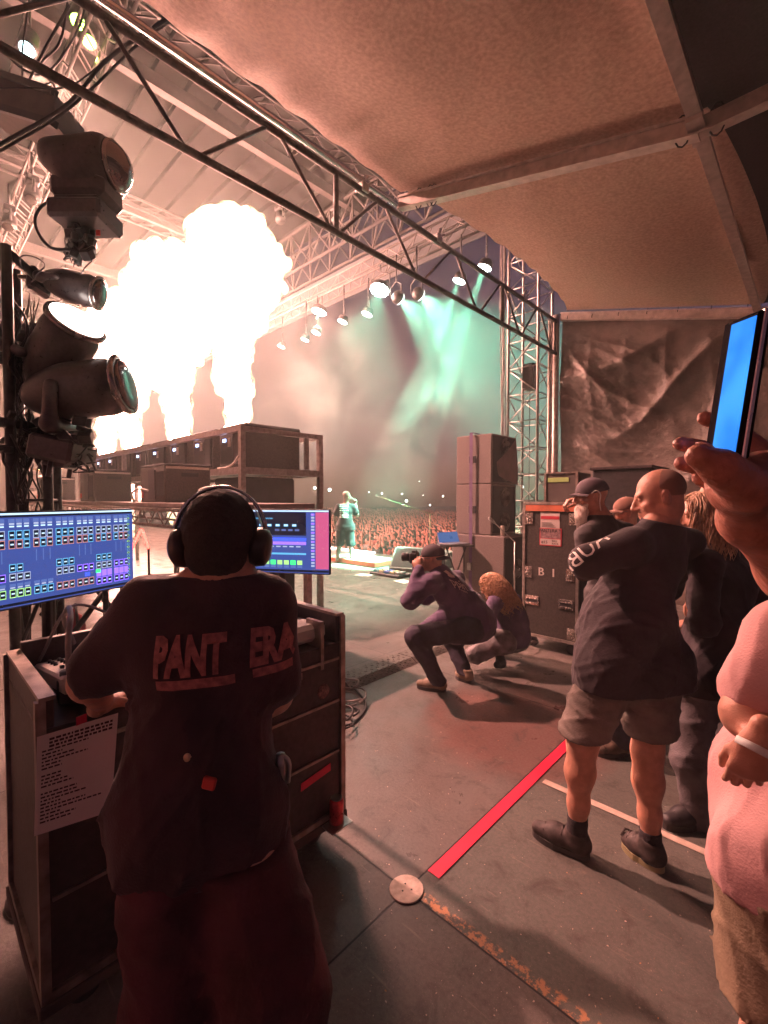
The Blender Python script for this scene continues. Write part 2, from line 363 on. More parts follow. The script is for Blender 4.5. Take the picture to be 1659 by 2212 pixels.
# ---------------------------------------------------------------- the setting
def node_floor():
    m = bpy.data.materials.new('stage_floor'); m.use_nodes = True; n = m.node_tree.nodes; l = m.node_tree.links; b = n['Principled BSDF']
    tc = n.new('ShaderNodeTexCoord'); sp = n.new('ShaderNodeSeparateXYZ'); l.new(tc.outputs['Object'], sp.inputs[0])
    def math_(op, a, bb=None, c=None):
        q = n.new('ShaderNodeMath'); q.operation = op
        for i, z in enumerate((a, bb, c)):
            if z is None: continue
            if isinstance(z, (int, float)): q.inputs[i].default_value = z
            else: l.new(z, q.inputs[i])
        return q.outputs[0]
    def noise(sc, det=5, rough=.55, dist=0.):
        q = n.new('ShaderNodeTexNoise'); q.inputs['Scale'].default_value = sc; q.inputs['Detail'].default_value = det
        q.inputs['Roughness'].default_value = rough; q.inputs['Distortion'].default_value = dist; l.new(tc.outputs['Object'], q.inputs[0]); return q.outputs[0]
    def ramp(x, a, c, lo=0., hi=1.):
        q = n.new('ShaderNodeMapRange'); q.inputs['From Min'].default_value = a; q.inputs['From Max'].default_value = c
        q.inputs['To Min'].default_value = lo; q.inputs['To Max'].default_value = hi; l.new(x, q.inputs[0]); return q.outputs[0]
    def mix(fac, a, c):
        q = n.new('ShaderNodeMixRGB')
        for i, z in enumerate((fac, a, c)):
            if isinstance(z, (int, float)): q.inputs[i].default_value = z
            elif isinstance(z, tuple): q.inputs[i].default_value = (*z, 1)
            else: l.new(z, q.inputs[i])
        return q.outputs[0]
    def seam(co, off, pitch, w):
        a = math_('ADD', co, -off); a = math_('DIVIDE', a, pitch); a = math_('FRACT', math_('ADD', a, .5)); a = math_('ABSOLUTE', math_('ADD', a, -.5))
        return ramp(math_('MULTIPLY', a, pitch), w, w*.4)
    big = noise(.55, 5, .6, .4); mid = noise(2.6, 6, .62, .3); fine = noise(60, 3); vf = noise(240, 2)
    col = mix(ramp(big, .35, .65), (.085, .076, .072), (.165, .142, .128))
    col = mix(ramp(mid, .42, .66, 0, .8), col, (.085, .072, .062))
    pn = n.new('ShaderNodeMath'); pn.operation = 'GREATER_THAN'; l.new(sp.outputs[0], pn.inputs[0]); pn.inputs[1].default_value = -1.225
    pm_ = n.new('ShaderNodeMath'); pm_.operation = 'GREATER_THAN'; l.new(sp.outputs[1], pm_.inputs[0]); pm_.inputs[1].default_value = 1.425
    col = mix(math_('MULTIPLY', math_('MULTIPLY', pn.outputs[0], pm_.outputs[0]), .6), col, (.085, .105, .088))
    # large worn reddish stain where gaffer and drinks have darkened the boards
    st = n.new('ShaderNodeVectorMath'); st.operation = 'DISTANCE'; l.new(tc.outputs['Object'], st.inputs[0]); st.inputs[1].default_value = (-1.55, 3.0, 0)
    sr = math_('ADD', st.outputs['Value'], math_('MULTIPLY', mid, .55))
    col = mix(ramp(sr, .98, .80, 0, .85), col, (.15, .060, .048))
    col = mix(ramp(fine, .3, .7, 0, .45), col, (.20, .175, .16))
    col = mix(ramp(noise(7, 8, .75, .6), .52, .66, 0, .75), col, (.055, .045, .040))
    col = mix(ramp(noise(3.3, 9, .8, 1.2), .60, .66, 0, .55), col, (.26, .21, .17))
    col = mix(ramp(vf, .62, .72, 0, .5), col, (.32, .28, .24))
    spk = n.new('ShaderNodeTexVoronoi'); spk.inputs['Scale'].default_value = 14; l.new(tc.outputs['Object'], spk.inputs[0])
    col = mix(ramp(math_('ADD', spk.outputs[0], math_('MULTIPLY', fine, .03)), .06, .04, 0, .85), col, (.5, .42, .34))
    sp2 = n.new('ShaderNodeTexVoronoi'); sp2.inputs['Scale'].default_value = 46; l.new(tc.outputs['Object'], sp2.inputs[0])
    col = mix(math_('MULTIPLY', ramp(math_('ADD', sp2.outputs[0], math_('MULTIPLY', vf, .04)), .12, .07, 0, .8), ramp(mid, .45, .6)), col, (.42, .36, .31))
    sc = n.new('ShaderNodeMapping'); sc.inputs['Rotation'].default_value = (0, 0, .7); sc.inputs['Scale'].default_value = (2, 38, 1); l.new(tc.outputs['Object'], sc.inputs[0])
    sn = n.new('ShaderNodeTexNoise'); sn.inputs['Scale'].default_value = 1.6; sn.inputs['Detail'].default_value = 4; l.new(sc.outputs[0], sn.inputs[0])
    col = mix(ramp(sn.outputs[0], .66, .72, 0, .35), col, (.3, .26, .21))
    s1 = seam(sp.outputs[0], -1.225, 2.07, .006); s2 = seam(sp.outputs[1], 1.425, 2.07, .006); sm = math_('MAXIMUM', s1, s2)
    # tape residue flaking beside the seam
    tr1 = math_('MULTIPLY', ramp(math_('ABSOLUTE', math_('ADD', sp.outputs[1], -1.452)), .03, .02), ramp(math_('ABSOLUTE', math_('ADD', sp.outputs[0], .72)), .50, .42))
    rs = noise(30, 4, .7); col = mix(math_('MULTIPLY', tr1, ramp(rs, .48, .56)), col, (.48, .24, .12))
    col = mix(sm, col, (.012, .012, .014)); l.new(col, b.inputs['Base Color'])
    l.new(ramp(mid, .3, .7, .24, .56), b.inputs['Roughness']); b.inputs['Specular IOR Level'].default_value = .5
    bp = n.new('ShaderNodeBump'); bp.inputs['Strength'].default_value = .35; bp.inputs['Distance'].default_value = .004
    hgt = math_('SUBTRACT', math_('ADD', fine, math_('MULTIPLY', mid, 2)), math_('MULTIPLY', sm, 3)); l.new(hgt, bp.inputs['Height']); l.new(bp.outputs[0], b.inputs['Normal'])
    return m
b = MB(); b.bb((-36, -9, -.12), (7, 9.8, 0)); tag(b.build('stage_floor', node_floor()), kind='structure')
b = MB(); b.bb((-120, -40, -1.9), (60, 190, -1.8)); tag(b.build('ground', mat('dirt', (.05, .045, .04), .95, scale=.4, var=.4)), kind='structure')

steel = mat('galvanised', (.42, .40, .38), .38, .85, scale=20, var=.2, bump=.2, bscale=120)
alu = mat('aluminium', (.58, .50, .46), .42, .35, scale=14, var=.18)
dksteel = mat('black_painted_steel', (.035, .032, .032), .42, .3, scale=30, var=.4, bump=.15, bscale=150)
rust = mat('weathered_steel', (.060, .048, .044), .45, .45, scale=25, var=.5, bump=.3, bscale=90)
black = mat('black_cloth', (.02, .018, .02), .9, scale=30, var=.3, bump=.4, bscale=300)
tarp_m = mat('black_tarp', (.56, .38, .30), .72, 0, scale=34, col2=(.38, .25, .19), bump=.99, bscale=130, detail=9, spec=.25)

# side canopy: sloped tarpaulin roof on aluminium beams, tarpaulin end wall
can = thing('stage_side_canopy', 'black tarpaulin wing canopy on aluminium beams sloping up to the stage', 'canopy', (-1.5, 3, 0))
rr = random.Random(5)
def tz(x):
    return 4.99+(x+3.4)*(4.30-4.99)/2.75 if x < -.65 else 4.30+.02*(x+.65)
def roof(y0, y1, xs0):
    g = []; n = 40
    for j in range(n+1):
        y = y0+(y1-y0)*j/n; row = []; s = math.sin(math.pi*j/n); x0 = xs0+.30*s**.7*(1 if y0 > 3 else .03)
        for i in range(61):
            t = i/60; x = x0+(3.2-x0)*t**1.15
            sag = .15*s*math.sin(math.pi*min(1, max(0, (x-x0)/(-.65-x0)))) if x < -.65 else .06*s
            wr = .005*math.sin(9*x+5*y+3*math.sin(2.3*y+x))+.0015*math.sin(21*y-13*x)
            wr += .02*math.exp(-((x-x0)/.35)**2)*math.sin(14*(y-y0)+3*x)
            row.append((x, y, tz(x)+.03-sag+wr*s**.3))
        g.append(row)
    return g
b = MB()
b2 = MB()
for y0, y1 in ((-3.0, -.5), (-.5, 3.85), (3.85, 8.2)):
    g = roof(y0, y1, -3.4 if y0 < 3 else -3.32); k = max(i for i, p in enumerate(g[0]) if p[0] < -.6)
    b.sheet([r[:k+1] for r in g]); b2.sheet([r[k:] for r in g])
b.build('roof_tarp', tarp_m, can); b2.build('shaded_roof_tarp', mat('tarp_painted_shade', (.055, .040, .044), .8, 0, scale=60, var=.2, bump=.9, bscale=120, spec=.2), can)  # flat part of the roof, its shade put into a near-black colour
def beam(y, mb):
    p0 = V((-3.42, y, 4.9)); p1 = V((-.65, y, 4.21)); p2 = V((3.2, y, 4.24))
    mb.bar(p0, p1, .05, .13, (0, 0, 1)); mb.bar(p0-V((0, 0, .06)), p1-V((0, 0, .06)), .10, .012, (0, 0, 1))
    mb.bar(p1, p2, .05, .11); mb.bar(p1-V((0, 0, .06)), p2-V((0, 0, .06)), .09, .012)
for y in (-.5, 3.85, 8.2):
    b = MB(); p0 = V((-3.42, y, 4.91)); p1 = V((-.65, y, 4.22)); p2 = V((3.2, y, 4.25)); u3 = V((0, 1, 0))
    b.bar(p0, p1, .045, .12, u3.cross(p1-p0)); b.bar(p0-V((0, 0, .066)), p1-V((0, 0, .066)), .10, .012, u3.cross(p1-p0)); b.bar(p0+V((0, .0, .06)), p1+V((0, 0, .06)), .075, .02, u3.cross(p1-p0))
    b.bar(p1, p2, .045, .11, (0, 0, 1)); b.bar(p1-V((0, 0, .06)), p2-V((0, 0, .06)), .09, .012, (0, 0, 1))
    b.build('beam', alu, can)
b = MB(); b.bar((-.66, -3, 4.245), (-.66, 3.78, 4.245), .085, .05); b.bar((-.66, 3.92, 4.245), (-.66, 8.15, 4.245), .085, .05); b.bar((-.66, 3.70, 4.20), (-.66, 4.0, 4.20), .10, .03); b.build('purlin', alu, can)
b = MB(); b.tube([(-3.47, -3, 4.925), (-3.47, 3.85, 4.925)], .03, 16); b.build('eave_rail', mat('bright_rail', (.9, .88, .86), .22, .95, var=.03), can)
b = MB(); b.tube([(-3.50, 8.2, 0), (-3.50, 8.2, 4.96)], .055, 12); b.tube([(-3.62, 8.2, 0.0), (-3.62, 8.2, 4.9)], .03, 8)
for z in (.4, 1.6, 2.8, 4.0): b.bar((-3.62, 8.2, z), (-3.50, 8.2, z), .03, .03)
b.build('corner_post', alu, can)
b = MB(); g = []
rdg = lambda t: (1-abs(math.sin(t)))**2.2
for j in range(171):
    t = j/170; row = []
    for i in range(231):
        x = -3.42+6.5*i/230; z = 4.86-(x+3.42)*.23*(1 if x < -.65 else 0)-(.637 if x >= -.65 else 0); z = z*(1-t)
        q = min(1, t*6); y = 8.28+q*.03*math.sin(3.1*x+2.2*math.sin(1.3*z+x))
        an = math.atan2(z-4.5, x+.5); dc = math.hypot(z-4.5, x+.5); y -= q*.10*rdg(6.5*an+.35*math.sin(2.2*dc))*math.exp(-((dc-1.7)/1.2)**2)
        an = math.atan2(z-4.9, x+3.6); dc = math.hypot(z-4.9, x+3.6); y -= q*.07*rdg(7*an+.3*math.sin(3*dc)+1)*math.exp(-((dc-1.2)/.9)**2)
        lf = math.exp(-((x+2.75)/.95)**2)*q; zz = z+.22*(x+3.4)+.08*math.sin(2.6*x); y -= lf*(.050*rdg(5.2*zz+.8*math.sin(2.4*x))+.022*rdg(13*zz+1.3*math.sin(4*x))+.010*rdg(31*zz+4*math.sin(5*x))+.008*rdg(24*x+3*math.sin(7*z)))
        y -= q*(.035*rdg(5.5*x+.4*math.sin(2*z))*math.exp(-((z-4)/1.0)**2)+.006*rdg(17*x+11*z)+.005*rdg(21*z-13*x))
        row.append((x, y, z))
    g.append(row)
b.sheet(g); b.build('end_wall_tarp', mat('shiny_tarp', (.19, .145, .125), .42, 0, scale=6, col2=(.13, .10, .088), bump=1.0, bscale=30, detail=8, spec=.4), can)
b = MB()
for k in range(10):
    x = -3.3+k*.42; z0 = 4.83-(x+3.42)*.2; b.tube([(x, 8.22, z0), (x+.01, 8.16, z0+.03), (x+.02, 8.2, z0+.13)], .006, 5)
for (x, y) in ((-3.15, 3.85), (-3.0, 3.85), (-2.95, 3.85), (-.75, 3.85), (-.55, 3.85)):
    z0 = 4.91-(x+3.42)*.249 if x < -.65 else 4.22; b.tube([(x+.05*math.cos(a), y+.0, z0+.11*math.sin(a)) for a in np.linspace(0, 6.28, 13)], .006, 5)
b.build('bungee_ball', black, can)

# ladder truss under the canopy edge
lt = thing('ladder_truss', 'long dark steel ladder truss running diagonally under the canopy edge', 'truss', (-3.48, 3, 4.2))
b = MB(); b.tube([(-3.48, -2.2, 4.26), (-3.48, 8.15, 4.26)], .031, 12); b.build('bottom_chord', rust, lt)
b = MB(); b.tube([(-3.48, -2.2, 4.83), (-3.48, 8.15, 4.83)], .031, 12); b.build('top_chord', rust, lt)
b = MB()
for k, (y0, y1, vert) in enumerate([(-.45, .05, 0), (.8, .28, 0), (.98, 1.5, 0), (2.2, 1.62, 0), (2.35, 2.9, 0), (3.55, 3.02, 0), (3.68, 4.2, 0), (4.9, 4.35, 0), (5.02, 5.5, 0), (6.15, 5.62, 0), (6.3, 6.75, 0), (7.35, 6.85, 0), (7.5, 7.95, 0)]):
    b.tube([(-3.48, y0, 4.82), (-3.48, y1, 4.27)], .017, 8)
for y in (2.98, 6.22, 8.1): b.tube([(-3.48, y, 4.27), (-3.48, y, 4.82)], .026, 8)
b.build('bracing', rust, lt)
b = MB()
for y in (3.35, 4.62, 6.9):
    b.box((-3.48, y, 4.86), (.045, .05, .05), None, .01); b.tube([(-3.48, y, 4.9), (-3.43, y, 4.97)], .02, 8); b.tube([(-3.55, y-.05, 4.83), (-3.40, y+.04, 4.9)], .012, 6)
b.build('clamp', steel, lt)

# stage-edge mast behind the canopy corner
def mast(name, label, c, w, z0, z1, rch, rbr, step, m, yaw=0., group=None, cables=0):
    t = thing(name, label, 'truss', (c[0], c[1], z0), yaw, group); b = MB(); h = w/2
    M = Matrix.Rotation(yaw, 3, 'Z'); P = lambda x, y, z: V((c[0], c[1], 0))+M@V((x, y, z))
    for sx in (-h, h):
        for sy in (-h, h): b.tube([P(sx, sy, z0), P(sx, sy, z1)], rch, 8)
    b.build('chords', m, t); b = MB(); z = z0+.05; k = 0
    while z < z1-step*.5:
        z2 = min(z1, z+step)
        for a, c2 in (((-h, -h), (h, -h)), ((h, -h), (h, h)), ((h, h), (-h, h)), ((-h, h), (-h, -h))):
            if k % 2: a, c2 = c2, a
            b.tube([P(*a, z), P(*c2, z2)], rbr, 5); b.tube([P(*a, z), P(*c2, z)], rbr, 5)
        z = z2; k += 1
    b.build('bracing', m, t)
    return t, P
pinkal = mat('tower_aluminium', (.5, .46, .44), .4, .7, scale=18, var=.2)
tc_ = W(1143, 1000, 9.2)
tw, P = mast('roof_tower', 'square lattice mast with grey cables climbing one corner beside the end wall', (tc_.x, tc_.y), .62, 0, 12.2, .028, .013, .52, pinkal)
for k in range(7):
    b = MB(); x0 = -.37-.022*k; pts = [P(x0+.03*math.sin(z*.8+k), -.33+.012*k, z) for z in np.linspace(0.2, 12, 40)]
    b.tube(pts, .011, 6); b.build('cable', mat('grey_cable', (.28, .24, .23), .5, var=.3), tw)
b = MB(); b.box(P(.05, -.1, 4.05), (.12, .1, .26), None, .02); b.tube([P(.05, -.1, 0.3), P(.05, -.1, 3.8)], .008, 6); b.build('chain_hoist', dksteel, tw)

# main roof: trusses over the stage
def hbox(name, label, a, c, w, hgt, rch, rbr, step, m, group=None, x_brace=False):
    """horizontal box truss between two points"""
    a = V(a); c = V(c); t = thing(name, label, 'truss', tuple(a), 0, group); d = (c-a).normalized(); s_ = V((0, 0, 1)).cross(d).normalized(); b = MB()
    for i in (-.5, .5):
        for j in (0, 1): b.tube([a+s_*w*i+V((0, 0, hgt*j)), c+s_*w*i+V((0, 0, hgt*j))], rch, 6)
    b.build('chords', m, t); b = MB(); L = (c-a).length; n = max(1, int(L/step))
    for k in range(n):
        p = a+d*(L*k/n); q = a+d*(L*(k+1)/n)
        for i in (-.5, .5):
            A, B = (p, q) if k % 2 else (q, p); o = s_*w*i; z = V((0, 0, hgt))
            b.tube([A+o, B+o+z], rbr, 5, cap=False)
            if x_brace: b.tube([B+o, A+o+z], rbr, 5, cap=False); b.tube([p+o, p+o+z], rbr, 5, cap=False)
        for j in (0, 1):
            z = V((0, 0, hgt*j)); b.tube([p+s_*w*.5+z, q-s_*w*.5+z], rbr, 5, cap=False)
    b.build('bracing', m, t); return t
pale = mat('pale_truss', (.14, .12, .11), .6, .1, var=.15); dark = mat('dark_roof_steel', (.045, .036, .034), .7, .2, var=.3)
hbox('lighting_truss', 'pale box truss carrying the row of green lit stage lamps', (-30, 9.5, 8.1), (-2.6, 9.5, 8.1), .4, .4, .03, .015, .5, pale, 'trusses hung under the stage roof')
hbox('lighting_truss', 'pale box truss crossing high over the upper left of the stage', (-32, 2.3, 8.9), (-3.7, 2.3, 8.9), .42, .42, .028, .013, .5, pale, 'trusses hung under the stage roof')
hbox('lighting_truss', 'pale truss behind the moving lights at far left, lower than the others', (-32, -.1, 7.6), (-5, -.1, 7.6), .42, .42, .03, .014, .5, pale, 'trusses hung under the stage roof')
for k, xx in enumerate((-9.0, -15.5, -23.0)):
    hbox('lighting_truss', ('truss running front to back above the nearest flame', 'truss running front to back between the second and third flame', 'truss running front to back beyond the farthest flame')[k], (xx, -6.5, 10.3), (xx, 9.6, 10.3), .5, .5, .035, .017, .6, dark, 'trusses hung under the stage roof')
hbox('roof_girder', 'deep dark cross braced girder along the front of the stage roof', (-34, 10.4, 9.9), (-2, 10.4, 9.9), .9, 1.35, .055, .035, 1.1, dark, None, True)
b = MB(); g = MB()
roofm = mat('roof_sheet', (.010, .0085, .008), .95, var=.5, scale=.8, col2=(.005, .004, .004), spec=.05)
b.bb((-36, -9, 11.6), (-3.0, 11, 11.7)); rt = thing('stage_roof', 'high ribbed roof over the stage in brown haze', 'roof', (-18, 1, 11.5)); b.build('roof_panel', roofm, rt)
for k in range(26): g.bb((-34, -8.6+.75*k, 11.42), (-3.2, -8.52+.75*k, 11.599))
g.build('ribs', mat('rib_steel', (.010, .008, .008), .95, .0, var=.3, spec=.05), rt); g = MB()
for k in range(6): g.bb((-33+5.4*k, -8.8, 11.1), (-32.8+5.4*k, 10.8, 11.415))
g.build('rafters', dark, rt)
b = MB(); b.bb((-34.2, -9, 0), (-34, 9.5, 11.5)); bw = thing('far_wing_wall', 'dark brown drape closing the far side of the stage', 'wall', (-34, 0, 0)); b.build('drape', mat('drape', (.10, .08, .075), .9, var=.4, scale=1.2), bw)
b = MB(); b.bb((-34, -7.2, 0), (-4.6, -7, 11.5)); bw = thing('stage_back_wall', 'dark drape along the back of the stage', 'wall', (-20, -7, 0)); b.build('drape', MATS['drape'], bw)
b = MB(); b.bb((-30, 9.72, 7.55), (-12.2, 9.78, 8.05)); 
# banner under the girder
b = MB(); b.bb((-34, 10.95, 8.75), (-2.5, 11.0, 9.85)); tag(b.build('roof_skirt', mat('skirt', (.06, .06, .065), .8, var=.3)), 'plain dark skirt banner hanging below the roof girder', 'banner')
# stage lamps: (pixel measured place, size, colour, power)
def par(i, c, tgt, r, col, es, power, ang, label):
    c = V(c); t = thing('stage_lamp', label, 'lamp', tuple(c), 0, 'lamps on the front lighting truss'); ax = (V(tgt)-c).normalized()
    b = MB(); b.lathe(c-ax*.28, ax, [(.03, .08), (r*.8, .12), (r, .18), (r*1.03, .27), (r*.98, .29)], 16); b.build('housing', dksteel, t)
    b = MB(); side = ax.cross(V((0, 0, 1))).normalized()
    b.tube([c-ax*.12+side*(r*1.15), c-ax*.12+side*(r*1.15)+V((0, 0, .25)), c-ax*.12+V((0, 0, .38)), c-ax*.12-side*(r*1.15)+V((0, 0, .25)), c-ax*.12-side*(r*1.15)], .018, 6)
    b.tube([c-ax*.12+V((0, 0, .38)), (c.x-ax.x*.12, c.y-ax.y*.12, max(c.z+.4, 8.1))], .022, 6); b.build('yoke', dksteel, t)
    em = mat('lens_%s' % label.split()[0], col, emit=col, es=es); b = MB(); u = ax.cross(side)
    for k in range(19):
        a, q = (0, 0) if k == 0 else ((k-1)*math.pi/3, r*.42) if k < 7 else ((k-7)*math.pi/6, r*.8)
        b.lathe(c+ax*.014+(side*math.cos(a)+u*math.sin(a))*q, ax, [(r*.19, 0), (r*.15, .012)], 8)
    b.build('lens', em, t)
    if power: spot('lamp_beam', c+ax*.05, tgt, (.32, 1, .68), power, ang, .5, t)
G1 = (.45, 1, .82); G2 = (.8, 1, .93)
LMP = [(820, 626, 12.6, .27, G2, 34, 2000, 62, 'large dazzling lamp, brightest of the green row'), (689, 673, 14.6, .24, G2, 28, 2200, 60, 'dazzling lamp left of the brightest one'),
 (740, 694, 13.8, .15, G2, 9, 0, 0, 'small honeycomb lamp below and between the two dazzling lamps'), (793, 678, 13.4, .16, G2, 9, 0, 0, 'small honeycomb lamp just under the brightest one'),
 (862, 645, 12.2, .17, G2, 10, 16000, 60, 'angled lamp just right of the brightest one'), (906, 637, 11.8, .16, G2, 9, 16000, 60, 'dotted lamp right of the angled lamp'),
 (992, 606, 11.2, .16, G2, 12, 20000, 16, 'beam lamp second from the right behind the ladder truss'), (1047, 577, 10.8, .17, G2, 14, 20000, 16, 'beam lamp nearest the mast behind the ladder truss'),
 (683, 718, 14.6, .15, G2, 9, 0, 0, 'upper of two small lamps above the smoke cloud'), (659, 733, 15.0, .13, G2, 8, 0, 0, 'lower of two small lamps above the smoke cloud'),
 (608, 748, 16.2, .13, G2, 8, 0, 0, 'small lamp close to the right edge of the flame')]
for i, (u, v, d, r, col, es, pw, ang, lab) in enumerate(LMP):
    c = W(u, v, d); tgt = V((c.x-1.5, c.y-2.0, 0)) if pw < 1000 else V((c.x-2.2, c.y-1.5, 0))
    if i == 0: tgt = V((-8.5, 6.5, 0))
    if i in (4, 5): tgt = V((c.x+.5, 17+3*i, 1.0))
    if i == 1: tgt = V((-12.5, 7.5, 0))
    par(i, c, tgt, r, col, es, pw, ang, lab)

b = MB(); b.bb((-60, -12, -2.6), (12, 75, 13.2))
hz = b.build('haze', None) if False else None
me = MB(); me.bb((-50, -11, -3.0), (9, 70, 13.4)); hm = bpy.data.materials.new('haze'); hm.use_nodes = True
n = hm.node_tree.nodes; n.clear(); out = n.new('ShaderNodeOutputMaterial'); pv = n.new('ShaderNodeVolumePrincipled')
pv.inputs['Color'].default_value = (.80, .93, .86, 1); pv.inputs['Density'].default_value = HAZE; pv.inputs['Anisotropy'].default_value = .25
hm.node_tree.links.new(pv.outputs[0], out.inputs['Volume'])
o = me.build('haze', hm); tag(o, kind='stuff', label='thin stage haze filling the air under the roof', cat='haze'); o.display_type = 'WIRE'

# ---------------------------------------------------------------- people
def frame(fwd, up=(0, 0, 1)):
    f = V(fwd).normalized(); r = f.cross(V(up)).normalized(); u = r.cross(f); return Matrix((r, f, u)).transposed()
def hfwd(yawdeg, tilt=0.):
    """direction: 0 = along the view, + = to the left in the picture; tilt down in degrees"""
    a = YAW+R(yawdeg); return V((-math.sin(a)*math.cos(R(tilt)), math.cos(a)*math.cos(R(tilt)), -math.sin(R(tilt))))
def head_prims(s, c, M, k=1., ears=True, nose=1.):
    c = V(c); P = lambda x, y, z: c+M@V((x*k, y*k, z*k)); E = lambda p, r, kk=.02, sub=False: s.ell(P(*p), [q*k for q in r], M, kk, sub)
    E((0, -.014, .032), (.077, .096, .086), .03); E((0, .022, -.028), (.060, .072, .082), .03)
    s.cone(P(-.048, .0, -.062), P(-.015, .062, -.094), .022*k, .02*k, .03); s.cone(P(.048, .0, -.062), P(.015, .062, -.094), .022*k, .02*k, .03)
    E((0, .070, -.093), (.024, .020, .018), .02)
    s.cone(P(-.034, .080, .020), P(.034, .080, .020), .011*k, k=.015)
    E((-.031, .100, .001), (.017, .016, .012), .012, True); E((.031, .100, .001), (.017, .016, .012), .012, True)
    E((-.031, .077, .001), (.013, .013, .011), .004); E((.031, .077, .001), (.013, .013, .011), .004)
    s.cone(P(0, .090, .012), P(0, .112*nose, -.033), .008*k, .0125*k, .012); E((-.013, .098, -.038), (.009, .011, .008), .008); E((.013, .098, -.038), (.009, .011, .008), .008)
    E((-.045, .058, -.028), (.022, .022, .018), .02); E((.045, .058, -.028), (.022, .022, .018), .02)
    E((0, .089, -.059), (.023, .011, .006), .006); E((0, .087, -.070), (.020, .012, .007), .006); E((0, .102, -.0645), (.022, .006, .002), .004, True)
    if ears:
        for q in (-1, 1):
            Me = M @ Matrix.Rotation(q*R(-18), 3, 'Z') @ Matrix.Rotation(R(10), 3, 'X')
            s.ell(P(q*.080, -.010, -.008), (.008*k, .019*k, .032*k), Me, .008); s.ell(P(q*.088, -.004, -.006), (.006*k, .010*k, .019*k), Me, .005, True)
def add_head(mb, c, fwd, up=(0, 0, 1), k=1., h=.0055, neck=None, ears=True, nrad=.056, nose=1.):
    M = frame(fwd, up); s = SDF(h, .03); head_prims(s, c, M, k, ears, nose)
    if neck is not None: s.cone(V(c)+M@V((0, -.022*k, -.06*k)), neck, nrad*k, nrad*1.12, .04)
    sdf_add(mb, s); return M
FL = [(.046, .027, .021), (.051, .031, .022), (.047, .029, .021), (.037, .021, .019)]
def add_hand(mb, w, d, nrm, side, curl=(.3, .35, .4, .45), k=1., h=.0042, thumb=(.6, .5), spread=.02, tcurl=.3):
    """w wrist, d towards the knuckles, nrm out of the back of the hand, side = +1/-1 picks the thumb side"""
    w = V(w); d = V(d).normalized(); nrm = V(nrm); nrm = (nrm-d*nrm.dot(d)).normalized(); t = d.cross(nrm).normalized()*side
    s = SDF(h, .012)
    for i in range(4):
        o = t*(.031-.0207*i)*k; a = w+t*(.016-.0105*i)*k; kn = w+d*(.092-.004*abs(i-1)-.004*(i == 3))*k+o
        s.cone(a, kn, .0155*k, .0125*k, .014)
        c = curl[i]; p = kn; ang = 0
        for j, L in enumerate(FL[i]):
            ang += c*R((70, 85, 50)[j]); q = (d*math.cos(ang)-nrm*math.sin(ang)+t*(1.5-i)*spread*2*math.cos(ang)).normalized(); e = p+q*L*k
            r0 = (.0098, .0088, .008)[j]*(1 if i < 3 else .88)*k; s.cone(p, e, r0*1.03, r0*.93, .004)
            p = e
    s.cone(w, w+d*.06*k, .021*k, .02*k, .02, fl=(nrm, 1.35)); s.cone(w-d*.05*k, w, .026*k, .024*k, .02)
    a = w+d*.02*k+t*.024*k; b_ = a+(d*.6+t*thumb[0]-nrm*thumb[1]).normalized()*.045*k; c_ = b_+(d*(1-tcurl*.5)+t*(.35-tcurl*.9)-nrm*thumb[1]*.7).normalized()*.034*k; e_ = c_+(d*(1-tcurl*.4)+t*(.1-tcurl)-nrm*thumb[1]*.5).normalized()*.026*k
    s.cone(a, b_, .0165*k, .0125*k, .012); s.cone(b_, c_, .0118*k, .0105*k, .004); s.cone(c_, e_, .0105*k, .0085*k, .004)
    sdf_add(mb, s); return t
def folds(amp, seed=0, f=1., direc=None):
    rs = random.Random(seed); T = []
    for i in range(5):
        d = V((rs.uniform(-1, 1), rs.uniform(-1, 1), rs.uniform(-1, 1) if direc is None else rs.uniform(-.4, .4)+direc)).normalized()*rs.uniform(14, 34)*f
        e = V((rs.uniform(-1, 1), rs.uniform(-1, 1), rs.uniform(-1, 1))).normalized()*rs.uniform(6, 12)*f; T.append((d, e, rs.uniform(0, 6)))
    def fn(X, Y, Z):
        g = 0
        for d, e, p in T: g = g+(1-np.abs(np.sin(d.x*X+d.y*Y+d.z*Z+p+1.5*np.sin(e.x*X+e.y*Y+e.z*Z)))*1.6)**3
        return -amp*g/1.7
    return fn
def torso(s, J, w=1., depth=1.):
    l = (J['shL']-J['shR']).normalized(); f = J.get('front'); wd = J.get('fat', 1.)
    hl = (J['hipL']-J['hipR']).normalized()
    s.cone(J['pel']-hl*.075*w, J['pel']+hl*.075*w, .118*w, k=.09); s.cone(J['wst']-l*.055*w*wd, J['wst']+l*.055*w*wd, .112*w*wd, k=.10)
    s.cone(J['chs']-l*.085*w, J['chs']+l*.085*w, .112*w, k=.10); s.cone(J['wst'], J['chs'], .12*w, k=.08); s.cone(J['pel'], J['wst'], .12*w*wd, k=.08)
    s.cone(J['shR'], J['shL'], .056*w, k=.07)
    for q in ('shL', 'shR'): s.cone(J[q], J['nck'], .048*w, .055*w, .05)
def hip_wide(s, J, r, hem):
    """loose skirt of an upper garment over the hips, cut at the hem height"""
    s.cone(J['hipL']+V((0, 0, .02)), J['hipR']+V((0, 0, .02)), r, r, .06); s.cone(J['hipL']-V((0, 0, .10)), J['hipR']-V((0, 0, .10)), r*1.0, r*1.0, .06); s.plane((0, 0, hem), (0, 0, -1))
def limb(s, a, m, c, r, k=.03, bulge=None):
    s.cone(a, m, r[0], r[1], k)
    if bulge: e = a.lerp(m, .0)
    s.cone(m, c, r[1]*1.0, r[2], k)
def J_(**kw): return {k: (V(v) if not isinstance(v, (int, float)) else v) for k, v in kw.items()}
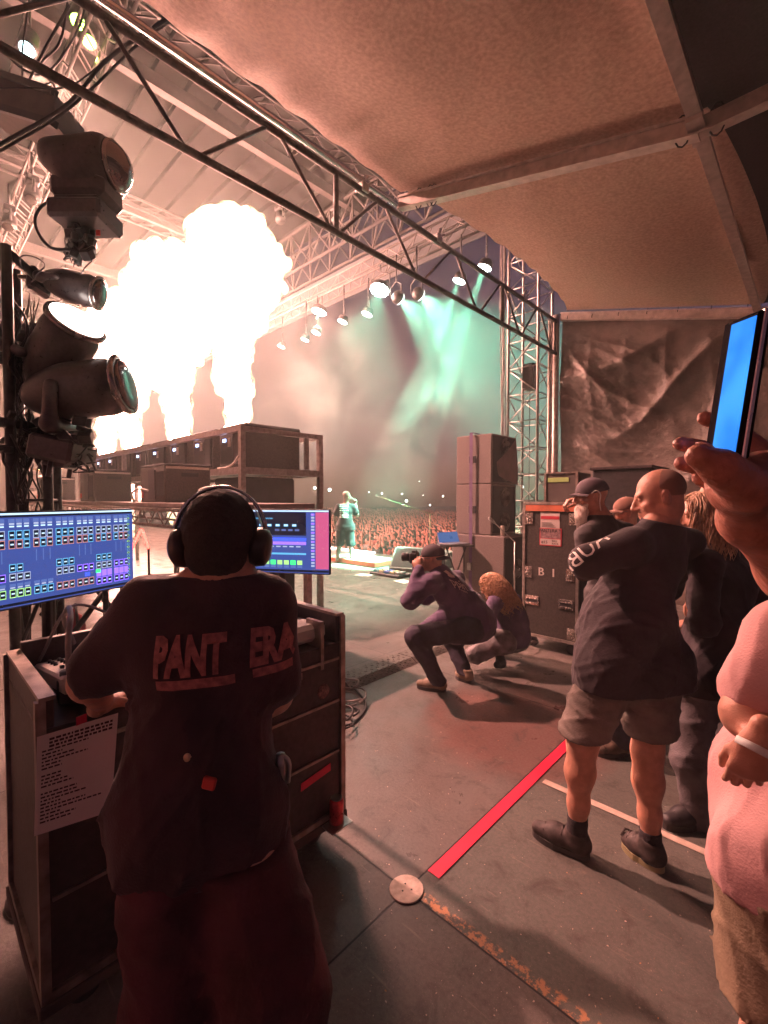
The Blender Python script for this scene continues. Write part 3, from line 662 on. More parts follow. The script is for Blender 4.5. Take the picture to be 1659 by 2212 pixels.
def shoe(mb, ank, toe, heelback=.045, hgt=.09, k=1., mi_up=0, mi_sole=1):
    d = (V(toe)-V(ank)); d.z = 0; L = d.length; d.normalize(); side = d.cross(V((0, 0, 1))); base = V((ank[0], ank[1], 0)); z0 = min(ank[2]-.085, toe[2])
    z0 = max(z0, .0); B = lambda x, y, z: base+d*x+side*y+V((0, 0, z+z0))
    s = SDF(.006, .03); s.cone(B(-.02, 0, .055), B(L*.45, .004, .05), .040*k, .041*k, .03); s.cone(B(L*.45, .004, .045), B(L-.035, .0, .040), .044*k, .033*k, .03, fl=(V((0, 0, 1)), 1.15))
    s.cone(B(-.015, 0, .06), B(.0, 0, .10), .040*k, .043*k, .02); s.plane(B(0, 0, .016), (0, 0, -1)); s.plane(B(0, 0, hgt+.03), (-.25*d.x, -.25*d.y, 1))
    mb.mi = mi_up; sdf_add(mb, s); mb.mi = mi_sole
    n = 26; ring = []
    for i in range(n):
        a = 2*math.pi*i/n; x = math.cos(a); y = math.sin(a); xx = (L-.002-(-heelback-.01))/2*x+(L-.002-heelback-.01)/2; wid = .047*k if x > 0 else .040*k; ring.append((xx, y*abs(math.sin(a))**-.15*wid if abs(y) > .01 else y*wid))
    for z0_, z1_ in ((0.001, .028),):
        vs = [B(p[0], p[1], z0_) for p in ring]+[B(p[0]*1.0, p[1], z1_) for p in ring]
        mb.add(vs, [(i, (i+1) % n, n+(i+1) % n, n+i) for i in range(n)]+[tuple(range(n))[::-1], tuple(range(n, 2*n))])
    mb.mi = mi_up
    for q in range(4):
        x = L*.28+q*.028; mb.tube([B(x, -.034, .080-q*.006), B(x+.004, 0, .106-q*.008), B(x, .034, .080-q*.006)], .0045, 5)
def decal(mb, bvh, txt, size, c, right, up, out, off=.003, bold=0., sub=True, filt=None):
    """writing laid on a curved surface: every point is dropped onto it along -out"""
    vs, fs = text_geo(txt, size); proj(mb, bvh, vs, fs, c, right, up, out, off)
def proj(mb, bvh, vs, fs, c, right, up, out, off=.003):
    c = V(c); r = V(right).normalized(); u = V(up).normalized(); o = V(out).normalized()
    # subdivide long edges so that the shape follows the cloth
    import bmesh
    bm = bmesh.new(); V_ = [bm.verts.new((p[0], p[1], 0)) for p in vs]
    for f in fs:
        try: bm.faces.new([V_[i] for i in f])
        except ValueError: pass
    bmesh.ops.triangulate(bm, faces=bm.faces)
    for _ in range(5):
        E = [e for e in bm.edges if e.calc_length() > .018]
        if not E: break
        bmesh.ops.subdivide_edges(bm, edges=E, cuts=1); bmesh.ops.triangulate(bm, faces=bm.faces)
    bm.verts.index_update(); pts = []
    for v in bm.verts:
        p = c+r*v.co.x+u*v.co.y; h = bvh.ray_cast(p+o*.4, -o, 1.0); pts.append((h[0]+o*off) if h[0] is not None else None)
    F_ = [tuple(v.index for v in f.verts) for f in bm.faces]; F_ = [f for f in F_ if all(pts[i] is not None for i in f)]
    pts = [p if p is not None else V((0, 0, 0)) for p in pts]; bm.free()
    used = sorted({i for f in F_ for i in f}); mp = {i: k for k, i in enumerate(used)}
    mb.add([pts[i] for i in used], [tuple(mp[i] for i in f) for f in F_], True)
def bvh_of(mb): return BVHTree.FromPolygons([V(p) for p in mb.v], mb.f)
def strands(mb, c, M, n, L, seed=1, k=1., wave=.01, freq=30, r=.006, back=True, spread=.02, drop=(0, 0, -1), mindot=-.2, part=.35, segs=12, front=.02):
    """hair: locks from the scalp that bend over and hang"""
    rs = random.Random(seed); c = V(c)
    for i in range(n):
        az = rs.uniform(-math.pi, math.pi); el = math.asin(rs.uniform(-.15, 1)); d = V((math.sin(az)*math.cos(el), -math.cos(az)*math.cos(el), math.sin(el)))
        if d.y > .35 and d.z < .55: continue
        p = c+M@V((d.x*.080*k, (-.014+d.y*.099)*k, (.032+d.z*.089)*k)); o = (M@V((d.x, d.y*.6 if d.y < 0 else d.y*.15, d.z*.4))).normalized()
        path = [p]; v = (o*.75+M@V(((1 if d.x > 0 else -1)*.7, -.25, .1))).normalized(); ph = rs.uniform(0, 6); ll = L*rs.uniform(.7, 1.1); q = V(p)
        ax1 = V((rs.uniform(-1, 1), rs.uniform(-1, 1), 0)).normalized(); ax2 = V((0, 0, 1)).cross(ax1)
        for j in range(segs):
            t = (j+1)/segs; v = (v*(1-.33)+V(drop)*.33*(1+t)).normalized(); q = q+v*ll/segs
            rel = M.transposed()@(q-c); rad = math.sqrt((rel.x/(.088*k))**2+((rel.y+.014)/(.108*k))**2+((rel.z-.032)/(.096*k))**2)
            if rad < 1: q = c+M@V((rel.x/rad, (rel.y+.014)/rad-.014, (rel.z-.032)/rad+.032))
            if rel.z < -.02:
                m = math.hypot(rel.x, rel.y+.03)
                if m < .075*k: q = q+M@V((rel.x, rel.y+.03, 0)).normalized()*(.075*k-m)
            w = wave*min(1, t*3); path.append(q+ax1*w*math.sin(freq*t*ll*3+ph)+ax2*w*math.cos(freq*t*ll*3+ph))
        rr = r*rs.uniform(.7, 1.25); mb.tube(path, lambda t, rr=rr: rr*(1-.75*t**2)*(.6+.4*min(1, t*5)), 5)

skin = mat('skin', (.52, .27, .19), .48, scale=22, var=.16, bump=.25, bscale=220, sub=.12)
skin_d = mat('tattooed_skin', (.42, .24, .18), .5, scale=26, col2=(.16, .12, .12), bump=.2, bscale=200)
blk = mat('black_cotton', (.026, .020, .026), .93, scale=9, var=.35, bump=.5, bscale=160, sheen=.06)
navy = mat('navy_fleece', (.095, .058, .125), .93, scale=9, var=.3, bump=.6, bscale=150, sheen=.2)
jean = mat('dark_denim', (.055, .05, .07), .88, scale=12, var=.4, bump=.6, bscale=180)
rubber = mat('shoe_black', (.025, .022, .025), .5, scale=30, var=.4); soleM = mat('sole', (.05, .045, .045), .6, var=.3)

# ---- 1. balding man with folded arms (stands on the stage, seen from behind on his left)
lab = 'man with cropped balding head, dark hoodie and grey shorts standing with folded arms'
fA = W(1240, 1840, 2.12); T = thing('person', lab, 'person', (fA.x, fA.y, 0))
J = J_(hipL=W(1318, 1440, 2.10), hipR=W(1418, 1440, 2.16), pel=W(1372, 1418, 2.14), wst=W(1366, 1345, 2.14), chs=W(1400, 1215, 2.16), nck=W(1428, 1122, 2.16),
       shL=W(1362, 1180, 2.02), shR=W(1482, 1172, 2.28), kneeL=W(1258, 1606, 2.10), kneeR=W(1398, 1622, 2.10), ankL=W(1246, 1790, 2.12), ankR=W(1406, 1822, 2.06), fat=1.22)
toeL = V(onz(1150, 1798)); toeR = V(onz(1345, 1822)); hC = W(1424, 1072, 2.16); hf = hfwd(68, 14)
elL = W(1268, 1214, 2.02); wrL = W(1300, 1190, 2.34); elR = W(1440, 1270, 2.5); wrR = W(1330, 1225, 2.45)
b = MB(); s = SDF(.010, .035)
torso(s, J, .9); s.cone(J['shL'], elL, .05, .042); s.cone(elL, wrL, .042, .03); s.cone(J['shR'], elR, .05, .042); s.cone(elR, wrR, .042, .03)
for q in 'LR':
    k_, a_ = J['knee'+q], J['ank'+q]; s.cone(J['hip'+q], k_, .088, .060); s.cone(k_, k_.lerp(a_, .32)+V((.0, -.008, 0)), .059, .058, .05); s.cone(k_.lerp(a_, .32)+V((0, -.008, 0)), k_.lerp(a_, .7), .058, .043, .05); s.cone(k_.lerp(a_, .7), a_, .043, .037, .04)
s.cone(J['nck'], hC, .062, .060, .05)
sdf_add(b, s); M = add_head(b, hC, hf, k=1.06, neck=J['nck'], nrad=.062)
add_hand(b, wrL, W(1330, 1205, 2.5)-wrL, V((0, 0, 1)), 1, (.5, .5, .5, .5)); add_hand(b, wrR, W(1285, 1200, 2.38)-wrR, V((0, 0, 1)), -1, (.3, .3, .35, .4))
b.build('body', skin, T)
b = MB(); s = SDF(.009, .045); torso(s, J, 1.04)
hip_wide(s, J, .158, J['pel'].z-.125); s.cone(J['pel']+V((0, 0, -.04)), J['wst']+hfwd(60)*.05, .158, .15, .08); s.cone(J['wst']+hfwd(58)*.085+V((0, 0, -.03)), J['chs']+hfwd(58)*.05, .12, .11, .08)
s.cone(J['shL'], elL, .080, .068, .04); s.cone(elL, wrL, .068, .048); s.cone(J['shR'], elR, .078, .066, .04); s.cone(elR, wrR, .066, .048)
s.cone(J['nck']+V((0, 0, .0)), J['nck']-V((0, 0, .05)), .078, .10, .04)
nz_ = folds(.009, 3); s.disp = lambda X, Y, Z: nz_(X, Y, Z)*np.clip((1.42-Z)*4, .2, 1)
s.plane(J['nck']-V((0, 0, .012)), (V((0, 0, 1))-hf*.25))
hood = b; sdf_add(b, s); bv = bvh_of(b)
# bunched neck seam
b.build('hoodie', mat('hoodie_cloth', (.030, .022, .028), .93, scale=7, var=.35, bump=.5, bscale=140, sheen=.08), T)
wm = mat('white_print', (.75, .72, .68), .7, var=.08)
b = MB(); q0 = W(1262, 1194, 2.0); decal(b, bv, 'AUBK', .105, W(1257, 1196, 1.98), W(1236, 1216, 2)-W(1276, 1181, 2), W(1240, 1182, 2)-W(1262, 1206, 2), W(1257, 1196, 1.6)-W(1257, 1196, 2)); b.build('sleeve_print', wm, T)
b = MB(); s = SDF(.009, .04); s.cone(J['pel']-V((.05, -.03, .02)), J['pel']+V((.05, -.03, -.02)), .125, k=.06); s.plane((0, 0, J['pel'].z-.09), (0, 0, 1))
for q, r1 in (('L', .108), ('R', .108)):
    h_, k_ = J['hip'+q], J['knee'+q]; s.cone(h_, k_+V((0, 0, .03)), .118, r1, .05)
s.cone(J['pel'], J['pel']-V((0, 0, .12)), .13, .12, .05)
s.disp = folds(.010, 8, 1.0, 2.); s.plane(J['kneeL']+V((0, 0, .045)), V((0, 0, -1))); sdf_add(b, s)
b.build('shorts', mat('grey_shorts', (.135, .115, .10), .9, scale=9, var=.3, bump=.6, bscale=160), T)
for q in 'LR':
    b = MB(); a_ = J['ank'+q]; s = SDF(.006, .02); s.cone(a_+(J['knee'+q]-a_)*.16, a_-V((0, 0, .05)), .044, .046); s.disp = folds(.003, 5, 2, 3.); s.plane(a_+(J['knee'+q]-a_)*.15, (0, 0, 1)); sdf_add(b, s); b.build('sock', blk, T)
    b = MB(); shoe(b, a_, toeL if q == 'L' else toeR, .05, k=1.12); b.build('shoe', [mat('shoe_suede', (.045, .034, .032), .7, var=.5, scale=30, bump=.3), mat('olive_sole', (.32, .29, .16), .6, var=.2) if q == 'R' else soleM], T)
b = MB(); s = SDF(.005, .02); s.ell(hC+M@V((0, -.020, .034)), (.0825, .099, .090), M); s.plane(hC+M@V((0, .070, .055)), M@V((0, 1, .10))); s.plane(hC+M@V((0, 0, -.012)), M@V((0, .35, -1))); s.disp = lambda X, Y, Z: .0008*np.sin(400*X)*np.sin(380*Z)*np.sin(350*Y); sdf_add(b, s)
b.build('cropped_hair', mat('stubble', (.46, .245, .175), .6, scale=420, col2=(.37, .20, .15), bump=1.0, bscale=700), T)

# ---- 2. long haired man behind him
T = thing('person', 'long haired man in black clothes and dark jeans at the right of the balding man', 'person', tuple(V((onz(1520, 1800).x, onz(1520, 1800).y, 0))))
J = J_(hipL=W(1512, 1470, 2.32), hipR=W(1592, 1470, 2.42), pel=W(1552, 1440, 2.38), wst=W(1556, 1370, 2.40), chs=W(1565, 1262, 2.42), nck=W(1545, 1172, 2.42),
       shL=W(1522, 1222, 2.26), shR=W(1622, 1225, 2.55), kneeL=W(1490, 1640, 2.30), kneeR=W(1588, 1640, 2.44), ankL=W(1512, 1778, 2.32), ankR=W(1572, 1755, 2.5))
hC = W(1514, 1112, 2.40); hf = hfwd(80, 8)
elL = W(1520, 1345, 2.2); wrL = W(1508, 1345, 2.5); elR = W(1645, 1350, 2.6); wrR = W(1560, 1380, 2.8)
b = MB(); s = SDF(.012, .035); torso(s, J, .85); s.cone(J['shL'], elL, .046, .04); s.cone(elL, wrL, .04, .028); s.cone(J['shR'], elR, .046, .04); s.cone(elR, wrR, .04, .028)
for q in 'LR': s.cone(J['hip'+q], J['knee'+q], .08, .055); s.cone(J['knee'+q], J['ank'+q], .05, .035)
s.cone(J['nck'], hC, .055, .055, .05); sdf_add(b, s); M = add_head(b, hC, hf, k=.98, neck=J['nck'])
add_hand(b, wrL, hfwd(70, 10), V((0, 0, 1)), 1); add_hand(b, wrR, hfwd(70, 10), V((0, 0, 1)), -1); b.build('body', skin, T)
b = MB(); s = SDF(.010, .045); torso(s, J, .98); s.cone(J['pel'], J['wst'], .15, .14, .08); s.cone(J['shL'], elL, .070, .062, .04); s.cone(elL, wrL, .058, .042); s.cone(J['shR'], elR, .07, .06, .04); s.cone(elR, wrR, .056, .042); s.cone(J['nck'], J['nck']-V((0, 0, .05)), .072, .09, .04)
hip_wide(s, J, .128, J['pel'].z-.10); s.disp = folds(.008, 13); s.plane(J['nck']+V((0, 0, .005)), (0, 0, 1)); sdf_add(b, s); b.build('jacket', blk, T)
b = MB(); s = SDF(.010, .04); s.plane((0, 0, J['pel'].z-.07), (0, 0, 1)); s.cone(J['hipL'], J['hipR'], .108, k=.05)
for q in 'LR': s.cone(J['hip'+q], J['knee'+q], .102, .078, .05); s.cone(J['knee'+q], J['ank'+q]+V((0, 0, -.02)), .078, .066, .05)
s.disp = folds(.010, 17, 1.0, 1.); s.plane(J['ankL']+V((0, 0, -.05)), (0, 0, -1)); sdf_add(b, s); b.build('jeans', mat('washed_denim', (.10, .092, .10), .88, scale=8, var=.45, bump=.8, bscale=140), T)
for q, toe in (('L', onz(1432, 1790)), ('R', onz(1560, 1765))):
    b = MB(); shoe(b, J['ank'+q], toe, k=1.1); b.build('shoe', [rubber, soleM], T)
b = MB(); q_ = W(1472, 1775, 2.27); b.tube([q_+_r*-.03+V((0, 0, .0)), q_+V((0, 0, -.03)), q_+_r*.025+V((0, 0, .0)), q_+_r*.03+V((0, 0, .015))], .004, 6); b.build('shoe_lace', wm, T)
b = MB(); strands(b, hC, M, 900, .26, 3, .98, .008, 14, .0045); b.build('long_hair', mat('brown_hair', (.48, .29, .17), .45, scale=40, col2=(.22, .12, .07)), T)

# ---- 3. man with cap and white beard beside the flight case
T = thing('person', 'bearded man in dark cap and jacket leaning one arm on the tall flight case', 'person', (onz(1330, 1640).x, onz(1330, 1640).y, 0))
J = J_(hipL=W(1288, 1365, 3.05), hipR=W(1350, 1365, 3.15), pel=W(1320, 1345, 3.1), wst=W(1316, 1290, 3.1), chs=W(1308, 1200, 3.1), nck=W(1296, 1118, 3.12),
       shL=W(1268, 1158, 3.0), shR=W(1348, 1150, 3.25), kneeL=W(1300, 1490, 3.0), kneeR=W(1355, 1490, 3.1), ankL=W(1345, 1600, 2.95), ankR=W(1372, 1590, 3.15))
hC = W(1276, 1072, 3.12); hf = hfwd(82, 4)
elL = W(1262, 1232, 2.98); wrL = W(1282, 1172, 3.05); elR = W(1300, 1130, 3.5); wrR = W(1252, 1080, 3.5)
b = MB(); s = SDF(.013, .035); torso(s, J, .85); s.cone(J['shL'], elL, .046, .04); s.cone(elL, wrL, .04, .028); s.cone(J['shR'], elR, .046, .04); s.cone(elR, wrR, .04, .028)
for q in 'LR': s.cone(J['hip'+q], J['knee'+q], .08, .055); s.cone(J['knee'+q], J['ank'+q], .05, .035)
s.cone(J['nck'], hC, .058, .055, .05); sdf_add(b, s); M = add_head(b, hC, hf, neck=J['nck'], h=.007)
add_hand(b, wrL, W(1296, 1150, 3.02)-wrL, hfwd(180), 1, (.8, .8, .8, .8), h=.006); add_hand(b, wrR, hfwd(85, 5), V((0, 0, 1)), -1, (.7, .7, .75, .8), h=.006); b.build('body', skin, T)
b = MB(); s = SDF(.012, .045); torso(s, J, .98); s.cone(J['shL'], elL, .068, .060, .04); s.cone(elL, wrL, .058, .044); s.cone(J['shR'], elR, .07, .06, .04); s.cone(elR, wrR, .056, .042); s.cone(J['nck']-V((0, 0, .01)), J['nck']-V((0, 0, .06)), .070, .10, .04)
hip_wide(s, J, .128, J['pel'].z-.08); s.disp = folds(.008, 23); s.plane(J['nck']+V((0, 0, .02)), (0, 0, 1)); sdf_add(b, s); b.build('jacket', mat('black_jacket', (.05, .042, .045), .8, scale=8, var=.4, bump=.5, bscale=120), T)
b = MB(); s = SDF(.012, .04); s.plane((0, 0, J['pel'].z-.05), (0, 0, 1)); s.cone(J['hipL'], J['hipR'], .108, k=.05)
for q in 'LR': s.cone(J['hip'+q], J['knee'+q], .10, .080, .05); s.cone(J['knee'+q], J['ank'+q]+V((0, 0, -.02)), .080, .070, .05)
s.disp = folds(.010, 27, 1.0, 1.); s.plane(J['ankL']+V((0, 0, -.03)), (0, 0, -1)); sdf_add(b, s); b.build('jeans', jean, T)
for q, toe in (('L', onz(1288, 1632)), ('R', onz(1330, 1610))):
    b = MB(); shoe(b, J['ank'+q], toe, k=1.15); b.build('shoe', [mat('brown_leather', (.12, .085, .065), .5, var=.5, scale=25), soleM], T)
def cap_geo(hC, M, k=1., h=.007, back=False):
    b = MB(); s = SDF(h, .02); s.ell(hC+M@V((0, -.012, .034)), (.090*k, .108*k, .094*k), M); s.plane(hC+M@V((0, 0, .022)), M@V((0, -.12, -1))); sdf_add(b, s)
    sg = -1 if back else 1; g = []
    for i in range(9):
        a = R(-62+124*i/8); g.append([hC+M@V((math.sin(a)*(.085+.012*j)*k, sg*(math.cos(a)*(.088+.024*j*math.cos(a)**.6)*k)-.012, (.032-.004*j-.018*(math.sin(a)**2)))) for j in range(4)])
    n = len(b.v); b.sheet(g); b.sheet([[p-V((0, 0, .006)) for p in r][::-1] for r in g]); b.ell(hC+M@V((0, -.012, .129*k)), (.007, .007, .004), M, 6); return b
cap_geo(hC, M, 1.0).build('cap', mat('cap_cloth', (.10, .075, .09), .85, var=.25), T)
b = MB(); rs = random.Random(4)
for i in range(420):
    a = rs.uniform(-1.25, 1.25); z = rs.uniform(-.115, -.045); rad = .074 if z > -.09 else .055
    p = hC+M@V((math.sin(a)*rad*.85, .012+math.cos(a)*rad*1.05, z)); e = p+M@V((math.sin(a)*.012, .018, -rs.uniform(.05, .10)))
    b.tube([p, p.lerp(e, .5)+M@V((0, .010, 0)), e], .005, 4, .0015)
b.build('beard', mat('white_beard', (.75, .66, .58), .8, var=.2), T)
b = MB(); b.tube(curve([hC+M@V((-.086, .02, .02)), hC+M@V((-.094, -.01, .036)), hC+M@V((-.094, -.035, .01)), hC+M@V((-.085, -.03, -.045)), hC+M@V((-.065, -.04, -.10))], 5), .004, 6); b.build('ear_piece_cord', mat('clear_cord', (.8, .75, .7), .4), T)

# ---- 4. man with glasses mostly hidden
T = thing('person', 'bearded man with glasses and brown cap peeking out behind the balding head', 'person', (onz(1390, 1520).x, onz(1390, 1520).y, 0))
hC = W(1352, 1106, 3.85); hf = hfwd(72, 6); fz = V((onz(1390, 1520).x, onz(1390, 1520).y, 0)); dn = lambda z: V((hC.x, hC.y, z))
l_ = hfwd(160); J = dict(nck=dn(1.40)+hfwd(-90)*.02, chs=dn(1.22), wst=dn(1.02), pel=dn(.92), shL=dn(1.33)+l_*.19, shR=dn(1.33)-l_*.19, hipL=dn(.88)+l_*.09, hipR=dn(.88)-l_*.09)
b = MB(); s = SDF(.016, .035); torso(s, J, .85)
for sg, q in ((1, 'L'), (-1, 'R')):
    s.cone(J['hip'+q], dn(.48)+l_*.1*sg, .08, .055); s.cone(dn(.48)+l_*.1*sg, dn(.08)+l_*.1*sg, .05, .035); s.cone(J['sh'+q], dn(1.05)+l_*.24*sg, .046, .04); s.cone(dn(1.05)+l_*.24*sg, dn(1.08)+l_*.12*sg+hf*.2, .04, .03)
s.cone(J['nck'], hC, .055, .052); sdf_add(b, s); M = add_head(b, hC, hf, neck=J['nck'], h=.007)
for sg in (1, -1): add_hand(b, dn(1.08)+l_*.12*sg+hf*.2, hf, V((0, 0, 1)), sg, h=.007)
b.build('body', skin, T)
b = MB(); s = SDF(.015, .045); torso(s, J, .98)
for sg, q in ((1, 'L'), (-1, 'R')): s.cone(J['sh'+q], dn(1.05)+l_*.24*sg, .066, .06, .04)
s.disp = folds(.007, 33); s.plane(J['nck']-V((0, 0, .0)), (0, 0, 1)); hip_wide(s, J, .125, .82); sdf_add(b, s); b.build('shirt', mat('dark_red_shirt', (.10, .03, .035), .9, var=.3), T)
b = MB(); s = SDF(.015, .04); s.plane((0, 0, J['pel'].z-.06), (0, 0, 1)); s.cone(J['hipL'], J['hipR'], .105, k=.05)
for sg, q in ((1, 'L'), (-1, 'R')): s.cone(J['hip'+q], dn(.48)+l_*.1*sg, .098, .078, .05); s.cone(dn(.48)+l_*.1*sg, dn(.06)+l_*.1*sg, .078, .07, .05)
s.disp = folds(.01, 34, 1, 1.); s.plane(dn(.04), (0, 0, -1)); sdf_add(b, s); b.build('trousers', jean, T)
for sg in (1, -1):
    b = MB(); shoe(b, dn(.09)+l_*.1*sg, dn(.0)+l_*.1*sg+hf.normalized()*.2); b.build('shoe', [rubber, soleM], T)
cap_geo(hC, M, 1.0).build('cap', mat('brown_cap', (.22, .11, .08), .85, var=.25), T)
b = MB(); rs = random.Random(9)
for i in range(300):
    a = rs.uniform(-1.3, 1.3); z = rs.uniform(-.115, -.05); rad = .072 if z > -.09 else .055
    p = hC+M@V((math.sin(a)*rad*.85, .012+math.cos(a)*rad*1.05, z)); e = p+M@V((math.sin(a)*.014, .012, -rs.uniform(.02, .05))); b.tube([p, e], .005, 4, .002)
b.build('beard', mat('brown_beard', (.26, .13, .085), .8, var=.3), T)
b = MB()
for sg in (-1, 1): b.tube([hC+M@V((sg*.032+.022*math.cos(a), .100, .002+.018*math.sin(a))) for a in np.linspace(0, 6.28, 13)], .003, 5); b.tube([hC+M@V((sg*.055, .098, .006)), hC+M@V((sg*.082, .0, .006))], .0025, 5)
b.tube([hC+M@V((-.011, .104, .004)), hC+M@V((.011, .104, .004))], .0025, 5); b.build('glasses', mat('spec_frame', (.3, .27, .25), .3, .6), T)

# ---- 5. tall man at the very back whose brow shows over the long hair
T = thing('person', 'tall man in black whose forehead shows above the long haired man', 'person', (W(1545, 1077, 3.1).x, W(1545, 1077, 3.1).y, 0))
hC = W(1546, 1068, 3.1); hf = hfwd(70, 6); dn = lambda z: V((hC.x, hC.y, z)); l_ = hfwd(160)
J = dict(nck=dn(1.50), chs=dn(1.30), wst=dn(1.08), pel=dn(.96), shL=dn(1.43)+l_*.2, shR=dn(1.43)-l_*.2, hipL=dn(.92)+l_*.09, hipR=dn(.92)-l_*.09)
b = MB(); s = SDF(.016, .035); torso(s, J, .85)
for sg, q in ((1, 'L'), (-1, 'R')):
    s.cone(J['hip'+q], dn(.5)+l_*.1*sg, .08, .055); s.cone(dn(.5)+l_*.1*sg, dn(.08)+l_*.1*sg, .05, .035); s.cone(J['sh'+q], dn(1.12)+l_*.25*sg, .046, .04); s.cone(dn(1.12)+l_*.25*sg, dn(.9)+l_*.26*sg+hf*.06, .04, .03)
s.cone(J['nck'], hC, .055, .052); sdf_add(b, s); M = add_head(b, hC, hf, neck=J['nck'], h=.007)
for sg in (1, -1): add_hand(b, dn(.9)+l_*.26*sg+hf*.06, V((0, 0, -1)), l_*sg, sg, h=.007)
b.build('body', skin, T)
b = MB(); s = SDF(.015, .045); torso(s, J, .98)
for sg, q in ((1, 'L'), (-1, 'R')): s.cone(J['sh'+q], dn(1.12)+l_*.25*sg, .066, .06, .04)
s.disp = folds(.007, 43); s.plane(J['nck'], (0, 0, 1)); hip_wide(s, J, .125, .86); sdf_add(b, s); b.build('shirt', blk, T)
b = MB(); s = SDF(.015, .04); s.plane((0, 0, J['pel'].z-.06), (0, 0, 1)); s.cone(J['hipL'], J['hipR'], .105, k=.05)
for sg, q in ((1, 'L'), (-1, 'R')): s.cone(J['hip'+q], dn(.5)+l_*.1*sg, .098, .078, .05); s.cone(dn(.5)+l_*.1*sg, dn(.06)+l_*.1*sg, .078, .07, .05)
s.disp = folds(.01, 44, 1, 1.); s.plane(dn(.04), (0, 0, -1)); sdf_add(b, s); b.build('trousers', jean, T)
for sg in (1, -1):
    b = MB(); shoe(b, dn(.09)+l_*.1*sg, dn(0)+l_*.1*sg+V((hf.x, hf.y, 0)).normalized()*.2); b.build('shoe', [rubber, soleM], T)
b = MB(); strands(b, hC, M, 200, .05, 8, 1, .003, 20, .006); b.build('hair', MATS['brown_hair'], T)

# ---- 6. mixing desk operator with headphones, back to the camera, in the dark
T = thing('person', 'desk operator in black t-shirt seen from behind with one hand on the console', 'person', (W(470, 1077, 1.12).x, W(470, 1077, 1.12).y, 0))
J = J_(hipL=W(368, 1760, 1.06), hipR=W(510, 1760, 1.10), pel=W(428, 1735, 1.10), wst=W(436, 1590, 1.13), chs=W(448, 1400, 1.14), nck=W(482, 1246, 1.15),
       shL=W(330, 1306, 1.10), shR=W(574, 1308, 1.16), kneeL=W(390, 2150, 1.0), kneeR=W(600, 2130, .97), ankL=W(400, 2480, 1.08), ankR=W(640, 2500, 1.05), fat=1.0)
J['ankL'].z = .09; J['ankR'].z = .09
hC = W(480, 1174, 1.16); hf = hfwd(6, 10)
elL = W(196, 1472, 1.12); wrL = W(222, 1520, 1.34); elR = W(592, 1500, 1.2); wrR = W(540, 1450, 1.52)
b = MB(); s = SDF(.010, .035); torso(s, J, .88); s.cone(J['shL'], elL, .05, .042); s.cone(elL, wrL, .044, .030); s.cone(J['shR'], elR, .05, .042); s.cone(elR, wrR, .044, .030)
for q in 'LR':
    k_, a_ = J['knee'+q], J['ank'+q]; s.cone(J['hip'+q], k_, .088, .060); s.cone(k_, k_.lerp(a_, .3), .056, .06, .05); s.cone(k_.lerp(a_, .3), a_, .058, .037, .05)
s.cone(J['nck'], hC, .062, .060, .05); sdf_add(b, s); M = add_head(b, hC, hf, k=1.04, neck=J['nck'], nrad=.062)
add_hand(b, wrL, (W(250, 1500, 1.46)-wrL), V((0, 0, 1)), 1, (.15, .2, .25, .3), thumb=(.7, .3)); add_hand(b, wrR, (W(500, 1430, 1.6)-wrR), V((0, 0, 1)), -1, (.3, .3, .35, .4)); b.build('body', skin, T)
b = MB(); s = SDF(.010, .045); torso(s, J, .93)
for sh, el in ((J['shL'], elL), (J['shR'], elR)): s.cone(sh, sh.lerp(el, .80), .070, .074, .05)
s.cone(J['nck'], J['nck']-V((0, 0, .06)), .075, .11, .04); s.cone(J['pel']-V((0, 0, .02)), J['wst'], .12, .12, .08)
nz_ = folds(.009, 53); s.disp = lambda X, Y, Z: nz_(X, Y, Z)*np.clip((1.40-Z)*4, .15, 1)
hip_wide(s, J, .118, J['pel'].z-.10); s.plane(J['nck']+V((0, 0, .01)), (0, 0, 1)); sdf_add(b, s); bv = bvh_of(b); b.build('t_shirt', mat('faded_black_cotton', (.056, .024, .031), .95, scale=7, var=.35, bump=.5, bscale=160, sheen=.12), T)
b = MB(); pm = mat('faded_red_print', (.50, .16, .15), .8, var=.5, scale=60, col2=(.22, .07, .07)); rt_ = W(615, 1400, 1.14)-W(365, 1405, 1.14); up_ = V((0, 0, 1)); ot = -_f0
def rect(x0, y0, x1, y1): return [(x0, y0), (x1, y0), (x1, y1), (x0, y1)]
cc = W(497, 1402, 1.14)
OFFS = .055
for txt, sx, cx_, sz in (('PANT', .66, -.050, .088), ('ERA', .58, .118, .088)):
    vs, fs = text_geo(txt, sz); vs = [V((p.x*sx+cx_, p.y*1.3+(.022 if sz > .07 else -.032), 0)) for p in vs]; proj(b, bv, vs, fs, cc, rt_, up_, ot, .004)
proj(b, bv, rect(-.118, -.046, .045, -.024), [(0, 1, 2, 3)], cc, rt_, up_, ot, .0035); proj(b, bv, rect(.078, -.046, .155, -.024), [(0, 1, 2, 3)], cc, rt_, up_, ot, .0035)
OFFS = 0.
b.build('back_print', pm, T)
b = MB(); s = SDF(.012, .04); s.plane((0, 0, J['pel'].z-.07), (0, 0, 1)); s.cone(J['hipL'], J['hipR'], .112, k=.05)
for q in 'LR': s.cone(J['hip'+q], J['knee'+q]-V((0, 0, .02)), .108, .112, .05)
s.disp = folds(.012, 58, .8, 1.); s.plane(J['kneeL']-V((0, 0, .05)), (0, 0, -1)); sdf_add(b, s); b.build('cargo_shorts', mat('maroon_shorts', (.085, .022, .030), .9, scale=8, var=.4, bump=.6, bscale=140), T)
